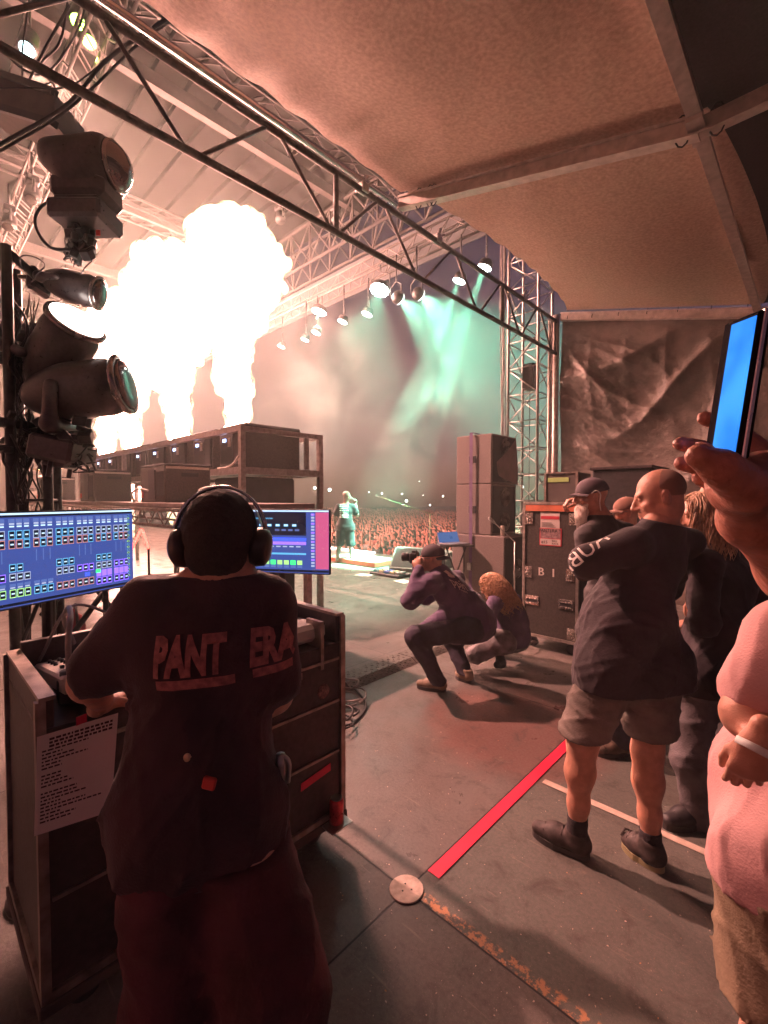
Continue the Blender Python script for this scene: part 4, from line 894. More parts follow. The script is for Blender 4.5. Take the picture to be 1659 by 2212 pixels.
for q in 'LR':
    b = MB(); a_ = J['ank'+q]; d_ = hfwd(6); d_.z = 0; shoe(b, a_, V((a_.x, a_.y, 0))+d_*.22, k=1.12); b.build('shoe', [rubber, soleM], T)
b = MB(); s = SDF(.006, .02); s.ell(hC+M@V((0, -.024, .034)), (.088, .104, .098), M); s.ell(hC+M@V((0, -.055, -.04)), (.07, .055, .05), M); s.plane(hC+M@V((0, .06, .03)), M@V((0, 1, .3))); nh = folds(.003, 5, 5); s.disp = nh; sdf_add(b, s); b.build('hair', mat('dark_hair', (.03, .02, .02), .85, var=.4, scale=200, bump=.8, bscale=500), T)
tm = mat('tag_red', (.62, .06, .05), .6, var=.15)
b = MB(); q_ = W(452, 1692, .97); b.box(q_, (.014, .006, .013), frame(_f0, (.35, 0, 1)), .003); b.build('red_tag', tm, T)
b = MB(); q_ = W(405, 1637, .98); b.ell(q_, (.009, .004, .010), frame(_f0)); b.build('badge', mat('brass', (.6, .45, .3), .4, .6), T)
b = MB(); q_ = W(606, 1655, 1.12); b.tube([q_+V((0, 0, .03)), q_, q_-V((0, 0, .05))], .012, 8); b.tube(curve([q_+V((0, 0, .03)), q_+_r*.02+V((0, 0, .01)), q_+_r*.018-V((0, 0, .04))], 5), .006, 6); b.build('key_ring', steel, T)
hp = thing('headphones', 'large over ear headphones with shiny headband on the desk operator', 'headphones', tuple(hC))
b = MB(); pts = [hC+M@V((math.sin(a)*.106, -.005, .02+math.cos(a)*.118)) for a in np.linspace(-1.45, 1.45, 19)]; g = [[p+M@V((0, y, 0)) for y in (-.022, -.011, .011, .022)] for p in pts]
b.sheet(g); b.sheet([[p+(p-hC).normalized()*-.006 for p in r][::-1] for r in g]); b.build('headband', mat('headband_gloss', (.10, .05, .05), .22, .3, var=.2), hp)
b = MB(); b.tube([p+M@V((0, -.020, 0))+(p-hC).normalized()*.004 for p in pts], .0045, 6); b.tube([p+M@V((0, .004, 0))+(p-hC).normalized()*.005 for p in pts], .0035, 6); b.build('band_wire', mat('chrome', (.8, .75, .72), .2, 1., var=.05), hp)
for sg in (-1, 1):
    b = MB(); b.lathe(hC+M@V((sg*.072, -.006, -.008)), M@V((sg, 0, -.12)), [(.030, 0), (.047, .006), (.050, .022), (.046, .040), (.03, .050), (.0, .052)], 24); b.build('ear_cup', mat('cup_plastic', (.035, .02, .022), .35, var=.3), hp)

# ---- 7. crouching photographer
T = thing('person', 'crouching photographer in purple hoodie and backwards cap aiming left', 'person', tuple(onz(990, 1480)))
J = J_(hipL=W(1012, 1358, 3.86), hipR=W(1040, 1352, 4.08), pel=W(1026, 1345, 3.98), wst=W(1006, 1318, 4.0), chs=W(972, 1275, 4.0), nck=W(950, 1236, 4.02),
       shL=W(932, 1258, 3.86), shR=W(985, 1252, 4.2), kneeL=W(898, 1376, 3.72), kneeR=W(975, 1378, 4.3), ankL=W(950, 1476, 3.92), ankR=W(1009, 1462, 4.12))
hC = W(932, 1206, 4.02); hf = hfwd(72, -2)
elL = W(886, 1298, 3.80); wrL = W(905, 1232, 3.92); elR = W(920, 1290, 4.25); wrR = W(902, 1226, 4.12)
b = MB(); s = SDF(.012, .035); torso(s, J, .85); s.cone(J['shL'], elL, .046, .04); s.cone(elL, wrL, .04, .028); s.cone(J['shR'], elR, .046, .04); s.cone(elR, wrR, .04, .028)
for q in 'LR': s.cone(J['hip'+q], J['knee'+q], .08, .055); s.cone(J['knee'+q], J['ank'+q], .05, .035)
sdf_add(b, s); M = add_head(b, hC, hf, k=.98, neck=J['nck'], h=.007)
add_hand(b, wrL, W(900, 1212, 3.96)-wrL, hfwd(170), 1, (.5, .55, .6, .6), h=.006); add_hand(b, wrR, W(897, 1210, 4.06)-wrR, hfwd(0), -1, (.5, .55, .6, .6), h=.006); b.build('body', skin, T)
b = MB(); s = SDF(.010, .045); torso(s, J, 1.0); s.cone(J['shL'], elL, .078, .066, .05); s.cone(elL, wrL, .064, .046); s.cone(J['shR'], elR, .075, .064, .05); s.cone(elR, wrR, .062, .046)
s.cone(J['pel'], J['wst'], .165, .15, .08); s.cone(J['wst'], W(918, 1358, 3.84), .15, .055, .07); s.cone(J['pel'], W(985, 1372, 3.88), .14, .08, .06)
s.ell(W(952, 1236, 4.0), (.105, .085, .055), frame(hf, (.3, 0, 1)), .04); s.disp = folds(.008, 61, .9); sdf_add(b, s); bv = bvh_of(b); b.build('hoodie', navy, T)
b = MB(); ax_ = (W(1005, 1258, 4)-W(962, 1248, 4)); uu = (W(968, 1236, 4)-W(985, 1288, 4)); oo = (-_f0*.8+_r*.6+V((0, 0, .25)))
decal(b, bv, 'ppin', .12, W(988, 1262, 3.9), ax_, uu, oo, .004); decal(b, bv, 'PRESS', .028, W(999, 1278, 3.9), ax_, uu, oo, .004)
vs = [(.058*math.cos(a)*(1+.25*math.sin(5*a)), .03*math.sin(a)*(1+.3*math.cos(3*a))) for a in np.linspace(0, 6.1, 18)]; proj(b, bv, vs, [tuple(range(18))], W(976, 1240, 3.9), ax_, uu, oo, .004)
b.build('back_print', mat('pink_print', (.85, .66, .64), .8, var=.2, scale=90), T)
b = MB(); s = SDF(.010, .04); s.cone(J['hipL'], J['hipR'], .125, k=.05)
for q in 'LR': s.cone(J['hip'+q], J['knee'+q], .108, .082, .05); s.cone(J['knee'+q], J['ank'+q]+V((0, 0, -.01)), .080, .062, .05)
s.disp = folds(.008, 67, 1.0); s.plane(V((0, 0, .06)), (0, 0, -1)); sdf_add(b, s); b.build('jeans', mat('indigo_jeans', (.04, .032, .055), .88, scale=9, var=.4, bump=.6, bscale=150), T)
for q, toe in (('L', onz(900, 1484)), ('R', onz(985, 1462))):
    b = MB(); shoe(b, J['ank'+q], toe, k=1.08); b.build('shoe', [mat('tan_shoe', (.22, .16, .11), .7, var=.3), soleM], T)
cap_geo(hC, M, 1.0, .007, True).build('cap', mat('dark_cap', (.055, .04, .05), .8, var=.3), T)
b = MB()
for sg in (-1, 1): b.tube([hC+M@V((sg*.055, .098, .006)), hC+M@V((sg*.082, .0, .006))], .004, 5)
b.build('glasses', mat('spec_frame', (.3, .27, .25), .3, .6), T)
cc = thing('camera_body', 'black photo camera held to the eye of the crouching photographer', 'camera', tuple(W(903, 1209, 4.02))); Mc = frame(hf)
b = MB(); c_ = hC+M@V((0, .155, -.005)); b.box(c_, (.066, .030, .045), Mc, .008); b.box(c_+Mc@V((0, 0, .052)), (.022, .025, .012), Mc, .006); b.build('camera_housing', rubber, cc)
b = MB(); b.lathe(c_+Mc@V((0, .03, 0)), Mc@V((0, 1, 0)), [(.034, 0), (.036, .04), (.041, .075), (.038, .08)], 16); b.build('lens', rubber, cc)

# ---- 8. kneeling roadie with curly blond hair
T = thing('person', 'kneeling person with curly blond hair and navy t-shirt beside the speaker stack', 'person', tuple(onz(1075, 1440)))
J = J_(hipL=W(1088, 1385, 4.38), hipR=W(1118, 1380, 4.6), pel=W(1105, 1372, 4.5), wst=W(1104, 1345, 4.5), chs=W(1096, 1308, 4.5), nck=W(1078, 1284, 4.52),
       shL=W(1070, 1302, 4.36), shR=W(1112, 1298, 4.68), kneeL=W(1026, 1414, 4.38), kneeR=W(1060, 1355, 4.9), ankL=W(1068, 1400, 4.5), ankR=W(1052, 1408, 4.85))
hC = W(1060, 1266, 4.5); hf = hfwd(60, 25)
elL = W(1050, 1338, 4.32); wrL = W(1030, 1318, 4.5); elR = W(1080, 1340, 4.85); wrR = W(1040, 1325, 4.8)
b = MB(); s = SDF(.013, .035); torso(s, J, .82); s.cone(J['shL'], elL, .046, .04); s.cone(elL, wrL, .04, .028); s.cone(J['shR'], elR, .046, .04); s.cone(elR, wrR, .04, .028)
for q in 'LR': s.cone(J['hip'+q], J['knee'+q], .08, .055); s.cone(J['knee'+q], J['ank'+q], .05, .035)
sdf_add(b, s); M = add_head(b, hC, hf, k=.95, neck=J['nck'], h=.008)
add_hand(b, wrL, hfwd(60, 20), V((0, 0, 1)), 1, h=.007); add_hand(b, wrR, hfwd(60, 20), V((0, 0, 1)), -1, h=.007); b.build('body', skin, T)
b = MB(); s = SDF(.012, .045); torso(s, J, .98); s.cone(J['shL'], J['shL'].lerp(elL, .6), .066, .07, .05); s.cone(J['shR'], J['shR'].lerp(elR, .6), .066, .07, .05); s.cone(J['pel'], J['wst'], .16, .14, .08)
s.disp = folds(.010, 71, .9); s.plane(J['pel']-V((0, 0, .10)), (0, 0, -1)); sdf_add(b, s); b.build('t_shirt', mat('navy_shirt', (.11, .075, .14), .93, scale=9, var=.3, bump=.5, bscale=150), T)
b = MB(); s = SDF(.012, .04); s.cone(J['hipL'], J['hipR'], .12, k=.05)
for q in 'LR': s.cone(J['hip'+q], J['knee'+q], .105, .078, .05); s.cone(J['knee'+q], J['ank'+q], .076, .062, .05)
s.disp = folds(.010, 72, 1.1); s.plane((0, 0, .0), (0, 0, -1)); sdf_add(b, s); b.build('jeans', mat('light_jeans', (.22, .20, .21), .88, scale=10, var=.5, bump=.8, bscale=130), T)
b = MB(); s = SDF(.008, .03); s.cone(W(1076, 1396, 4.48), W(1082, 1432, 4.40), .042, .045); s.cone(W(1082, 1432, 4.40), W(1074, 1436, 4.34), .045, .035); s.plane((0, 0, .004), (0, 0, -1)); sdf_add(b, s); b.build('boot', rubber, T)
b = MB(); shoe(b, J['ankR'], V((J['ankR'].x, J['ankR'].y, 0))+hfwd(60)*.2); b.build('boot', [rubber, soleM], T)
b = MB(); strands(b, hC, M, 1100, .34, 23, 1.05, .020, 22, .0045, segs=20, drop=tuple(V((0, 0, -1))-V((hf.x, hf.y, 0))*.75)); b.build('curly_hair', mat('blond_hair', (.62, .36, .20), .5, scale=40, col2=(.36, .19, .10)), T)

# ---- 9. singer far out on the stage
T = thing('person', 'bald singer in black t-shirt and long shorts out on the stage holding a microphone', 'person', tuple(onz(744, 1216)))
D = 11.7
J = J_(hipL=W(738, 1140, D), hipR=W(754, 1140, D), pel=W(746, 1137, D), wst=W(746, 1122, D), chs=W(746, 1104, D), nck=W(748, 1088, D), shL=W(732, 1095, D-.05), shR=W(762, 1095, D+.05),
       kneeL=W(733, 1176, D), kneeR=W(758, 1176, D), ankL=W(728, 1208, D), ankR=W(760, 1206, D-.1))
hC = W(749, 1071, D); hf = hfwd(-55, 0); elL = W(722, 1115, D); wrL = W(724, 1134, D+.1); elR = W(772, 1112, D+.1); wrR = W(768, 1088, D+.3)
b = MB(); s = SDF(.016, .035); torso(s, J, .92); s.cone(J['shL'], elL, .052, .045); s.cone(elL, wrL, .045, .032); s.cone(J['shR'], elR, .052, .045); s.cone(elR, wrR, .045, .032)
for q in 'LR': s.cone(J['hip'+q], J['knee'+q], .09, .062); s.cone(J['knee'+q], J['knee'+q].lerp(J['ank'+q], .35), .058, .064, .04); s.cone(J['knee'+q].lerp(J['ank'+q], .35), J['ank'+q], .060, .038)
for q in 'LR': s.cone(J['ank'+q], J['ank'+q]+hfwd(-20 if q == 'R' else 10)*.14-V((0, 0, .05)), .04, .035)
s.plane((0, 0, 0), (0, 0, -1)); sdf_add(b, s); M = add_head(b, hC, hf, k=1.05, neck=J['nck'], h=.01); add_hand(b, wrL, V((0, 0, -1)), hfwd(90), 1, h=.01); add_hand(b, wrR, V((0, 0, 1)), hfwd(0), 1, (.9, .9, .9, .9), h=.01); b.build('body', skin_d, T)
b = MB(); s = SDF(.015, .045); torso(s, J, 1.05); s.cone(J['shL'], J['shL'].lerp(elL, .65), .075, .085, .05); s.cone(J['shR'], J['shR'].lerp(elR, .65), .075, .085, .05); s.cone(J['pel'], J['wst'], .16, .15, .08); s.disp = folds(.01, 81)
hip_wide(s, J, .15, J['pel'].z-.10); s.plane(J['nck'], (0, 0, 1)); sdf_add(b, s); bv = bvh_of(b); b.build('t_shirt', blk, T)
b = MB(); rs = random.Random(2)
for j in range(7):
    x = -.11
    while x < .10:
        w_ = rs.uniform(.025, .06); proj(b, bv, rect(x, .19-j*.055, min(.11, x+w_), .19-j*.055+rs.uniform(.022, .036)), [(0, 1, 2, 3)], W(744, 1106, D), _r, (0, 0, 1), -_f0, .008); x += w_+.012
b.build('back_print', wm, T)
b = MB(); s = SDF(.016, .04); s.plane((0, 0, J['pel'].z-.07), (0, 0, 1)); s.cone(J['hipL'], J['hipR'], .122, k=.05)
for q in 'LR': s.cone(J['hip'+q], J['knee'+q], .125, .115, .05)
s.disp = folds(.012, 83); s.plane(J['kneeL']-V((0, 0, .04)), (0, 0, -1)); sdf_add(b, s); b.build('long_shorts', blk, T)
mi = thing('microphone', 'handheld microphone in the fist of the bald singer', 'microphone', tuple(W(764, 1077, D+.2)))
b = MB(); q_ = wrR+V((0, 0, .08)); e_ = hC+M@V((0, .14, -.06)); b.tube([q_+(q_-e_)*.4, e_], .016, 8, .021); b.ell(e_, (.03, .03, .03)); b.build('handle', steel, mi)

# ---- 10. person in pink t-shirt cut by the right edge
T = thing('person', 'person in pale pink t-shirt and khaki shorts cut off by the right edge', 'person', (W(1720, 1077, 1.15).x, W(1720, 1077, 1.15).y, 0))
J = J_(hipL=W(1686, 1895, 1.06), hipR=W(1790, 1860, 1.3), pel=W(1745, 1790, 1.18), wst=W(1748, 1690, 1.18), chs=W(1760, 1440, 1.20), nck=W(1765, 1275, 1.22),
       shL=W(1700, 1372, 1.08), shR=W(1850, 1350, 1.35), kneeL=W(1676, 2160, 1.02), kneeR=W(1780, 2120, 1.25), ankL=W(1690, 2500, 1.06), ankR=W(1800, 2450, 1.25), fat=1.1)
J['ankL'].z = .09; J['ankR'].z = .09; hC = W(1760, 1165, 1.22); hf = hfwd(75, 5)
elL = W(1618, 1545, 1.05); wrL = W(1712, 1590, 1.22); elR = W(1760, 1560, 1.02); wrR = W(1634, 1604, .98)
b = MB(); s = SDF(.009, .035); torso(s, J, .9); s.cone(J['shL'], elL, .056, .050); s.cone(elL, wrL, .050, .034); s.cone(J['shR'], elR, .055, .046); s.cone(elR, wrR, .046, .028)
for q in 'LR': k_, a_ = J['knee'+q], J['ank'+q]; s.cone(J['hip'+q], k_, .09, .062); s.cone(k_, k_.lerp(a_, .3), .056, .06, .05); s.cone(k_.lerp(a_, .3), a_, .058, .037, .05)
sdf_add(b, s); M = add_head(b, hC, hf, neck=J['nck']); add_hand(b, wrL, hfwd(30), V((0, 0, 1)), 1); add_hand(b, wrR, W(1602, 1700, 1.0)-wrR, -_f0*.8-_r*.6, 1, (.32, .38, .42, .5), k=.84, h=.0038, thumb=(.35, .35), tcurl=.2, spread=.008); b.build('body', mat('flushed_skin', (.55, .29, .21), .48, scale=22, var=.14, bump=.2, bscale=240, sub=.12), T)
b = MB(); s = SDF(.009, .045); torso(s, J, 1.05); s.cone(J['shL'], J['shL'].lerp(elL, .68), .078, .080, .05); s.cone(J['shR'], J['shR'].lerp(elR, .6), .075, .075, .05)
s.cone(J['wst']+hf*.05, J['pel']+hf*.05, .155, .15, .08); s.cone(J['nck'], J['nck']-V((0, 0, .05)), .07, .10, .04); s.disp = folds(.008, 91)
hip_wide(s, J, .142, J['pel'].z-.05); s.plane(J['nck'], (0, 0, 1)); s.plane(J['shL'].lerp(elL, .70), (elL-J['shL']+V((0, 0, .02))).normalized()) if False else None
sdf_add(b, s); b.build('t_shirt', mat('pink_cotton', (.62, .36, .36), .9, scale=6, var=.12, bump=.4, bscale=170), T)
b = MB(); s = SDF(.009, .04); s.cone(J['hipL'], J['hipR'], .125, k=.05)
for q in 'LR': s.cone(J['hip'+q], J['knee'+q], .128, .105, .05)
s.disp = folds(.012, 93, .9); s.plane(J['pel']-V((0, 0, .02)), (0, 0, 1)); s.plane(J['kneeL']+V((0, 0, .0)), (0, 0, -1)); sdf_add(b, s); b.build('cargo_shorts', mat('khaki', (.27, .21, .14), .9, scale=8, var=.25, bump=.6, bscale=150), T)
for q in 'LR':
    b = MB(); a_ = J['ank'+q]; d_ = hfwd(75); d_.z = 0; shoe(b, a_, V((a_.x, a_.y, 0))+d_*.22); b.build('shoe', [rubber, soleM], T)
b = MB(); q_ = wrR+(W(1600, 1690, .97)-wrR).normalized()*.012; ax_ = (W(1600, 1690, .97)-wrR).normalized(); b.lathe(q_-ax_*.008, ax_, [(.0325, 0), (.034, .001), (.034, .015), (.0325, .016)], 20); b.build('wristband', mat('wristband', (.75, .8, .8), .6, var=.1), T)
b = MB(); strands(b, hC, M, 220, .05, 33, 1, .003, 20, .006); b.build('hair', MATS['dark_hair'], T)

# ---- 11. raised arm with phone (its owner stands just right of the picture)
T = thing('person', 'bare raised forearm and hand gripping a phone at the right edge', 'person', (W(2150, 1077, .62).x, W(2150, 1077, .62).y, 0))
dn = lambda dx, z: V((0, 0, z))+V((W(2150, 1077, .62).x, W(2150, 1077, .62).y, 0))+_r*dx
J = dict(nck=dn(0, 1.45), chs=dn(0, 1.26), wst=dn(0, 1.05), pel=dn(0, .93), shL=dn(-.18, 1.38)+hfwd(0)*.02, shR=dn(.19, 1.38), hipL=dn(-.09, .9), hipR=dn(.09, .9))
wr = W(1622, 1122, .545); el = W(1850, 1345, .64); b = MB(); s = SDF(.010, .035); torso(s, J, .85); s.cone(J['shL'], el, .05, .044); s.cone(J['shR'], dn(.25, 1.1), .05, .04); s.cone(dn(.25, 1.1), dn(.24, .85), .04, .03); 
for q in (-1, 1): s.cone(dn(.09*q, .9), dn(.1*q, .5), .08, .056); s.cone(dn(.1*q, .5), dn(.1*q, .09), .055, .038)
sdf_add(b, s); M = add_head(b, dn(0, 1.60), hfwd(20), neck=J['nck'])
s = SDF(.0045, .018); s.cone(el, wr.lerp(el, .45), .046, .044, .03); s.cone(wr.lerp(el, .45), wr, .042, .029, .03)
s.cone(wr, W(1596, 1048, .50), .028, .026); s.cone(wr, W(1650, 1040, .53), .028, .027); s.cone(W(1596, 1048, .50), W(1650, 1025, .53), .028, .027)
s.cone(W(1618, 1058, .475), W(1558, 1012, .455), .025, .0185, .012); s.cone(W(1558, 1012, .455), W(1510, 985, .45), .0175, .0125, .006)
for a in ((1660, 985, .565, 1590, 928, .575, 1522, 903, .55), (1650, 1010, .57, 1548, 975, .572, 1470, 958, .55), (1640, 1035, .57, 1545, 1018, .572, 1472, 1001, .55), (1625, 1065, .56, 1560, 1052, .568, 1512, 1034, .55)):
    p, q_, e_ = W(*a[:3]), W(*a[3:6]), W(*a[6:]); s.cone(p, q_, .0125, .0105, .008); s.cone(q_, e_, .0105, .0088, .004)
for k in range(4): s.cone(wr.lerp(W(1650, 1030, .53), .3+.2*k)+_r*(.004*k-.006)-_f0*.022, wr.lerp(el, .3)+_r*(.008*k-.012)-_f0*.024, .006, .008, .01)
sdf_add(b, s); b.build('body', mat('shadowed_skin', (.56, .25, .18), .42, scale=55, col2=(.42, .17, .12), bump=.95, bscale=95, sub=.15), T)
b = MB()
for tip, prev, rr_ in ((W(1510, 985, .45), W(1558, 1012, .455), .0095), ):
    d_ = (tip-prev).normalized(); u_ = (V((0, 0, 1))-d_*d_.z).normalized(); q_ = tip-d_*.002+u_*.0118; Mn = Matrix((d_.cross(u_), d_, u_)).transposed(); b.ell(q_, (rr_*.8, .009, .0022), Mn, 8)
b.build('nail', mat('nail_pink', (.62, .38, .32), .3), T)
b = MB(); s = SDF(.014, .045); torso(s, J, .98); s.cone(J['shL'], J['shL'].lerp(el, .5), .066, .066, .04); s.cone(J['shR'], dn(.24, 1.2), .066, .066, .04); s.disp = folds(.007, 3); s.plane(J['nck'], (0, 0, 1)); s.plane(dn(0, .85), (0, 0, -1)); sdf_add(b, s); b.build('t_shirt', blk, T)
b = MB(); s = SDF(.014, .04); s.cone(J['hipL'], J['hipR'], .12, k=.05)
for q in (-1, 1): s.cone(dn(.09*q, .9), dn(.1*q, .5), .1, .08); s.cone(dn(.1*q, .5), dn(.1*q, .06), .08, .07)
s.plane(dn(0, .04), (0, 0, -1)); sdf_add(b, s); b.build('trousers', jean, T)
for q in (-1, 1): b = MB(); shoe(b, dn(.1*q, .09), dn(.1*q, 0)+hfwd(0)*.2); b.build('shoe', [rubber, soleM], T)
ph = thing('mobile_phone', 'phone with glowing blue screen held up in the raised hand', 'phone', tuple(W(1590, 850, .5)))
bl, tl = W(1532, 985, .525), W(1577, 700, .525); up_ = (tl-bl); rt_ = W(1606, 992, .462)-bl; nrm_ = rt_.cross(up_).normalized(); 
Mp = Matrix((rt_.normalized(), up_.normalized(), nrm_)).transposed(); cp_ = (bl+tl)/2+rt_/2
w2, h2 = rt_.length/2, up_.length/2
b = MB(); b.box(cp_, (w2, h2, .0065), Mp, .003); b.build('phone_case', mat('phone_black', (.008, .007, .009), .95, spec=.03), ph)
b = MB(); b.box(cp_-nrm_*0, (w2+.0012, h2+.0012, .0022), Mp, .001); b.build('metal_rim', mat('rim_pale', (.7, .6, .55), .25, .8), ph)
b = MB(); b.box(cp_+Mp@V((w2*.24, 0, .0068)), (w2*.66, h2*.92, .0007), Mp); 
scm = bpy.data.materials.new('phone_screen'); scm.use_nodes = True; n = scm.node_tree.nodes; l = scm.node_tree.links; bs = n['Principled BSDF']; tcn = n.new('ShaderNodeTexCoord'); nzn = n.new('ShaderNodeTexNoise'); nzn.inputs['Scale'].default_value = 14; l.new(tcn.outputs['Object'], nzn.inputs[0])
rp = n.new('ShaderNodeValToRGB'); rp.color_ramp.elements[0].position = .35; rp.color_ramp.elements[0].color = (.01, .11, .48, 1); rp.color_ramp.elements[1].position = .7; rp.color_ramp.elements[1].color = (.03, .20, .60, 1); l.new(nzn.outputs[0], rp.inputs[0]); l.new(rp.outputs[0], bs.inputs['Emission Color']); bs.inputs['Emission Strength'].default_value = 1.0; bs.inputs['Base Color'].default_value = (.01, .01, .02, 1); bs.inputs['Roughness'].default_value = 1; bs.inputs['Specular IOR Level'].default_value = 0
b.build('screen', scm, ph)

# ---------------------------------------------------------------- the crowd below the stage
def fan(seed, arms, shirt):
    rs = random.Random(seed); b = MB(); s = SDF(.032, .05); l = V((1, 0, 0)); z0 = 0
    nck, hd = V((0, 0, 1.45)), V((0, .02, 1.6)); shL, shR = V((-.18, 0, 1.38)), V((.18, 0, 1.38))
    A = []
    for sg, sh, up in ((-1, shL, arms & 1), (1, shR, arms & 2)):
        if up: e = sh+V((sg*.08, -.12, .22)); w = e+V((rs.uniform(-.08, .08), -.05, .26))
        else: e = sh+V((sg*.06, -.02, -.27)); w = e+V((-sg*.06, -.18, .08))
        A.append((sh, e, w))
    s.cone(shL, shR, .075); s.cone((-.08, 0, 1.2), (.08, 0, 1.2), .13); s.cone((-.07, 0, .92), (.07, 0, .92), .125); s.cone((0, 0, .92), (0, 0, 1.3), .13)
    for sg in (-1, 1): s.cone((sg*.09, 0, .9), (sg*.1, 0, .06), .1, .06)
    for sh, e, w in A: s.cone(sh, sh.lerp(e, .7), .065, .06)
    b.mi = 0; sdf_add(b, s); s = SDF(.026, .03); s.cone(nck, hd, .055); s.ell(hd, (.078, .095, .115)); s.cone(hd+V((0, -.09, 0)), hd+V((0, -.105, -.02)), .014)
    for sh, e, w in A: s.cone(sh, e, .045); s.cone(e, w, .04, .03); s.cone(w, w+(w-e).normalized()*.12, .035, .03)
    b.mi = 1; sdf_add(b, s); s = SDF(.026, .03); s.ell(hd+V((0, .02, .035)), (.088, .10, .095))
    if seed % 3 == 0: s.cone(hd+V((-.06, .06, 0)), hd+V((-.07, .06, -.22)), .05); s.cone(hd+V((.06, .06, 0)), hd+V((.07, .06, -.22)), .05)
    s.plane(hd+V((0, -.055, 0)), (0, -1, -.35)); b.mi = 2; sdf_add(b, s); return b, shirt
shirts = [mat('fan_black', (.03, .028, .03), .9, var=.3), mat('fan_grey', (.16, .15, .15), .9, var=.3), mat('fan_red', (.30, .05, .05), .9, var=.3), mat('fan_white', (.5, .48, .46), .9, var=.2)]
hairm = mat('fan_hair', (.05, .03, .02), .8, var=.5); fanskin = mat('fan_skin', (.46, .19, .15), .6, var=.2)
KINDS = []
nm = {0: 'both arms down', 1: 'right arm raised', 2: 'left arm raised', 3: 'both arms raised'}; cn = ['black', 'grey', 'red', 'white']
for i, (arms, sh) in enumerate([(0, 0), (3, 0), (1, 0), (0, 1), (3, 1), (2, 0), (0, 2), (0, 3)]):
    b, si = fan(i+1, arms, sh); o = b.build('person', [shirts[si], fanskin, hairm]); KINDS.append((o, nm[arms], cn[si])); 
spots_ = []; rs = random.Random(11); y = 12.2
while y < 60 and len(spots_) < 2500:
    x = -70
    row = []
    while x < 2:
        x += rs.uniform(.45, .75); px = x; py = y+rs.uniform(-.2, .2); v = V((px, py, 0)); dd = v.dot(_f0); uu_ = 829.5+F*v.dot(_r)/max(.1, dd)
        if dd > 3 and 655 < uu_ < 1190: row.append((dd, px, py))
    spots_ += row; y += .55+.012*(y-12)
spots_.sort(); first = set(); NI = 180
for i, (dd, px, py) in enumerate(spots_[:NI]):
    k = rs.choice((0, 0, 0, 0, 3, 3, 1, 2, 3, 4, 5, 6, 6, 7)); o, a, c = KINDS[k]
    if k in first: o = o.copy(); COL.objects.link(o)
    first.add(k); sc = rs.uniform(.93, 1.07); o.location = (px, py, -1.8); o.scale = (sc, sc, sc); o.rotation_euler = (0, 0, math.atan2(px+11, -(px and 6-py))+rs.uniform(-.3, .3)+math.pi if False else rs.uniform(-.35, .35)-.15)
    tag(o, 'fan in the front of the crowd in %s shirt with %s' % (c, a), 'person', 'fans standing close to the stage')
b = MB(); src = [(k[0].data) for k in KINDS]
lo = MB()
def lowfan(mb, x, y, z, rs):
    sc = rs.uniform(.93, 1.06); a = rs.random(); mb.mi = 1; mb.ell((x, y, z+1.6*sc), (.08, .095, .115), None, 4); mb.mi = 2; mb.ell((x, y+.02, z+1.635*sc), (.09, .10, .10), None, 4)
    mb.mi = 0; mb.ell((x, y, z+1.22*sc), (.22, .13, .30), None, 4)
    if a < .12: mb.mi = 1; mb.tube([(x-.2, y, z+1.35), (x-.26, y-.1, z+1.6), (x-.2+rs.uniform(-.1, .1), y-.12, z+1.95)], .04, 4)
    if a > .90 or a < .06: mb.mi = 1; mb.tube([(x+.2, y, z+1.35), (x+.26, y-.1, z+1.6), (x+.2+rs.uniform(-.1, .1), y-.12, z+1.92)], .04, 4)
for dd, px, py in spots_[NI:]: lowfan(lo, px, py, -1.8, rs)
o = lo.build('crowd', [shirts[0], fanskin, hairm]); tag(o, 'dense mass of distant fans filling the field', 'crowd', None, 'stuff')

# ---------------------------------------------------------------- mixing desk case
casem = mat('case_laminate', (.045, .032, .032), .5, scale=40, var=.3, bump=.2, bscale=90); edge = mat('case_edge', (.55, .50, .46), .35, .8, scale=16, var=.3); edge_d = mat('case_edge_dull', (.30, .24, .21), .45, .7, scale=16, var=.4)
X0, X1, Y0, Y1, ZB, ZT = -2.22, -1.63, .26, 1.42, .16, .97
T = thing('mixing_desk_case', 'long black flight case on castors serving as mixing desk in front of the operator', 'flight case', ((X0+X1)/2, (Y0+Y1)/2, 0))
b = MB(); b.bb((X0, Y0, ZB), (X1, Y1, ZT), .004); b.build('case_body', casem, T)
b = MB(); b.bb((X0-.02, Y0-.02, ZB-.04), (X1+.02, Y1+.02, ZB-.002), .004); b.build('dolly_board', mat('plywood_dark', (.08, .06, .05), .7), T)
for nm_, p0, p1 in (('end_wall', (X0, Y1-.035, ZT+.002), (X1, Y1, 1.10)), ('end_wall', (X0, Y0, ZT+.002), (X1, Y0+.035, 1.06)), ('back_wall', (X0, Y0+.037, ZT+.002), (X0+.03, Y1-.037, 1.10))):
    b = MB(); b.bb(p0, p1, .003); b.build(nm_, casem, T)
b = MB(); e_ = .013
for y in (Y0, Y1):
    for x in (X0, X1): b.bb((x-e_, y-e_, ZB), (x+e_, y+e_, (1.10 if y == Y1 else 1.06)))
for z in (ZB+.012,): b.bb((X1-e_+.002, Y0+e_, z-e_), (X1+e_, Y1-e_, z+e_)); b.bb((X0+e_, Y0-e_, z-e_), (X1-e_, Y0+e_-.002, z+e_))
b.bb((X0, Y1-.037, 1.10), (X1+e_, Y1+.004, 1.112)); b.bb((X0, Y0-.004, 1.06), (X1+e_, Y0+.037, 1.072)); b.build('edging', edge_d, T)
for z in (.46, .70, .90):
    b = MB(); b.bb((X1+.001, Y0+.02, z-.006), (X1+.010, Y1-.02, z+.006)); b.build('drawer_trim', edge_d, T)
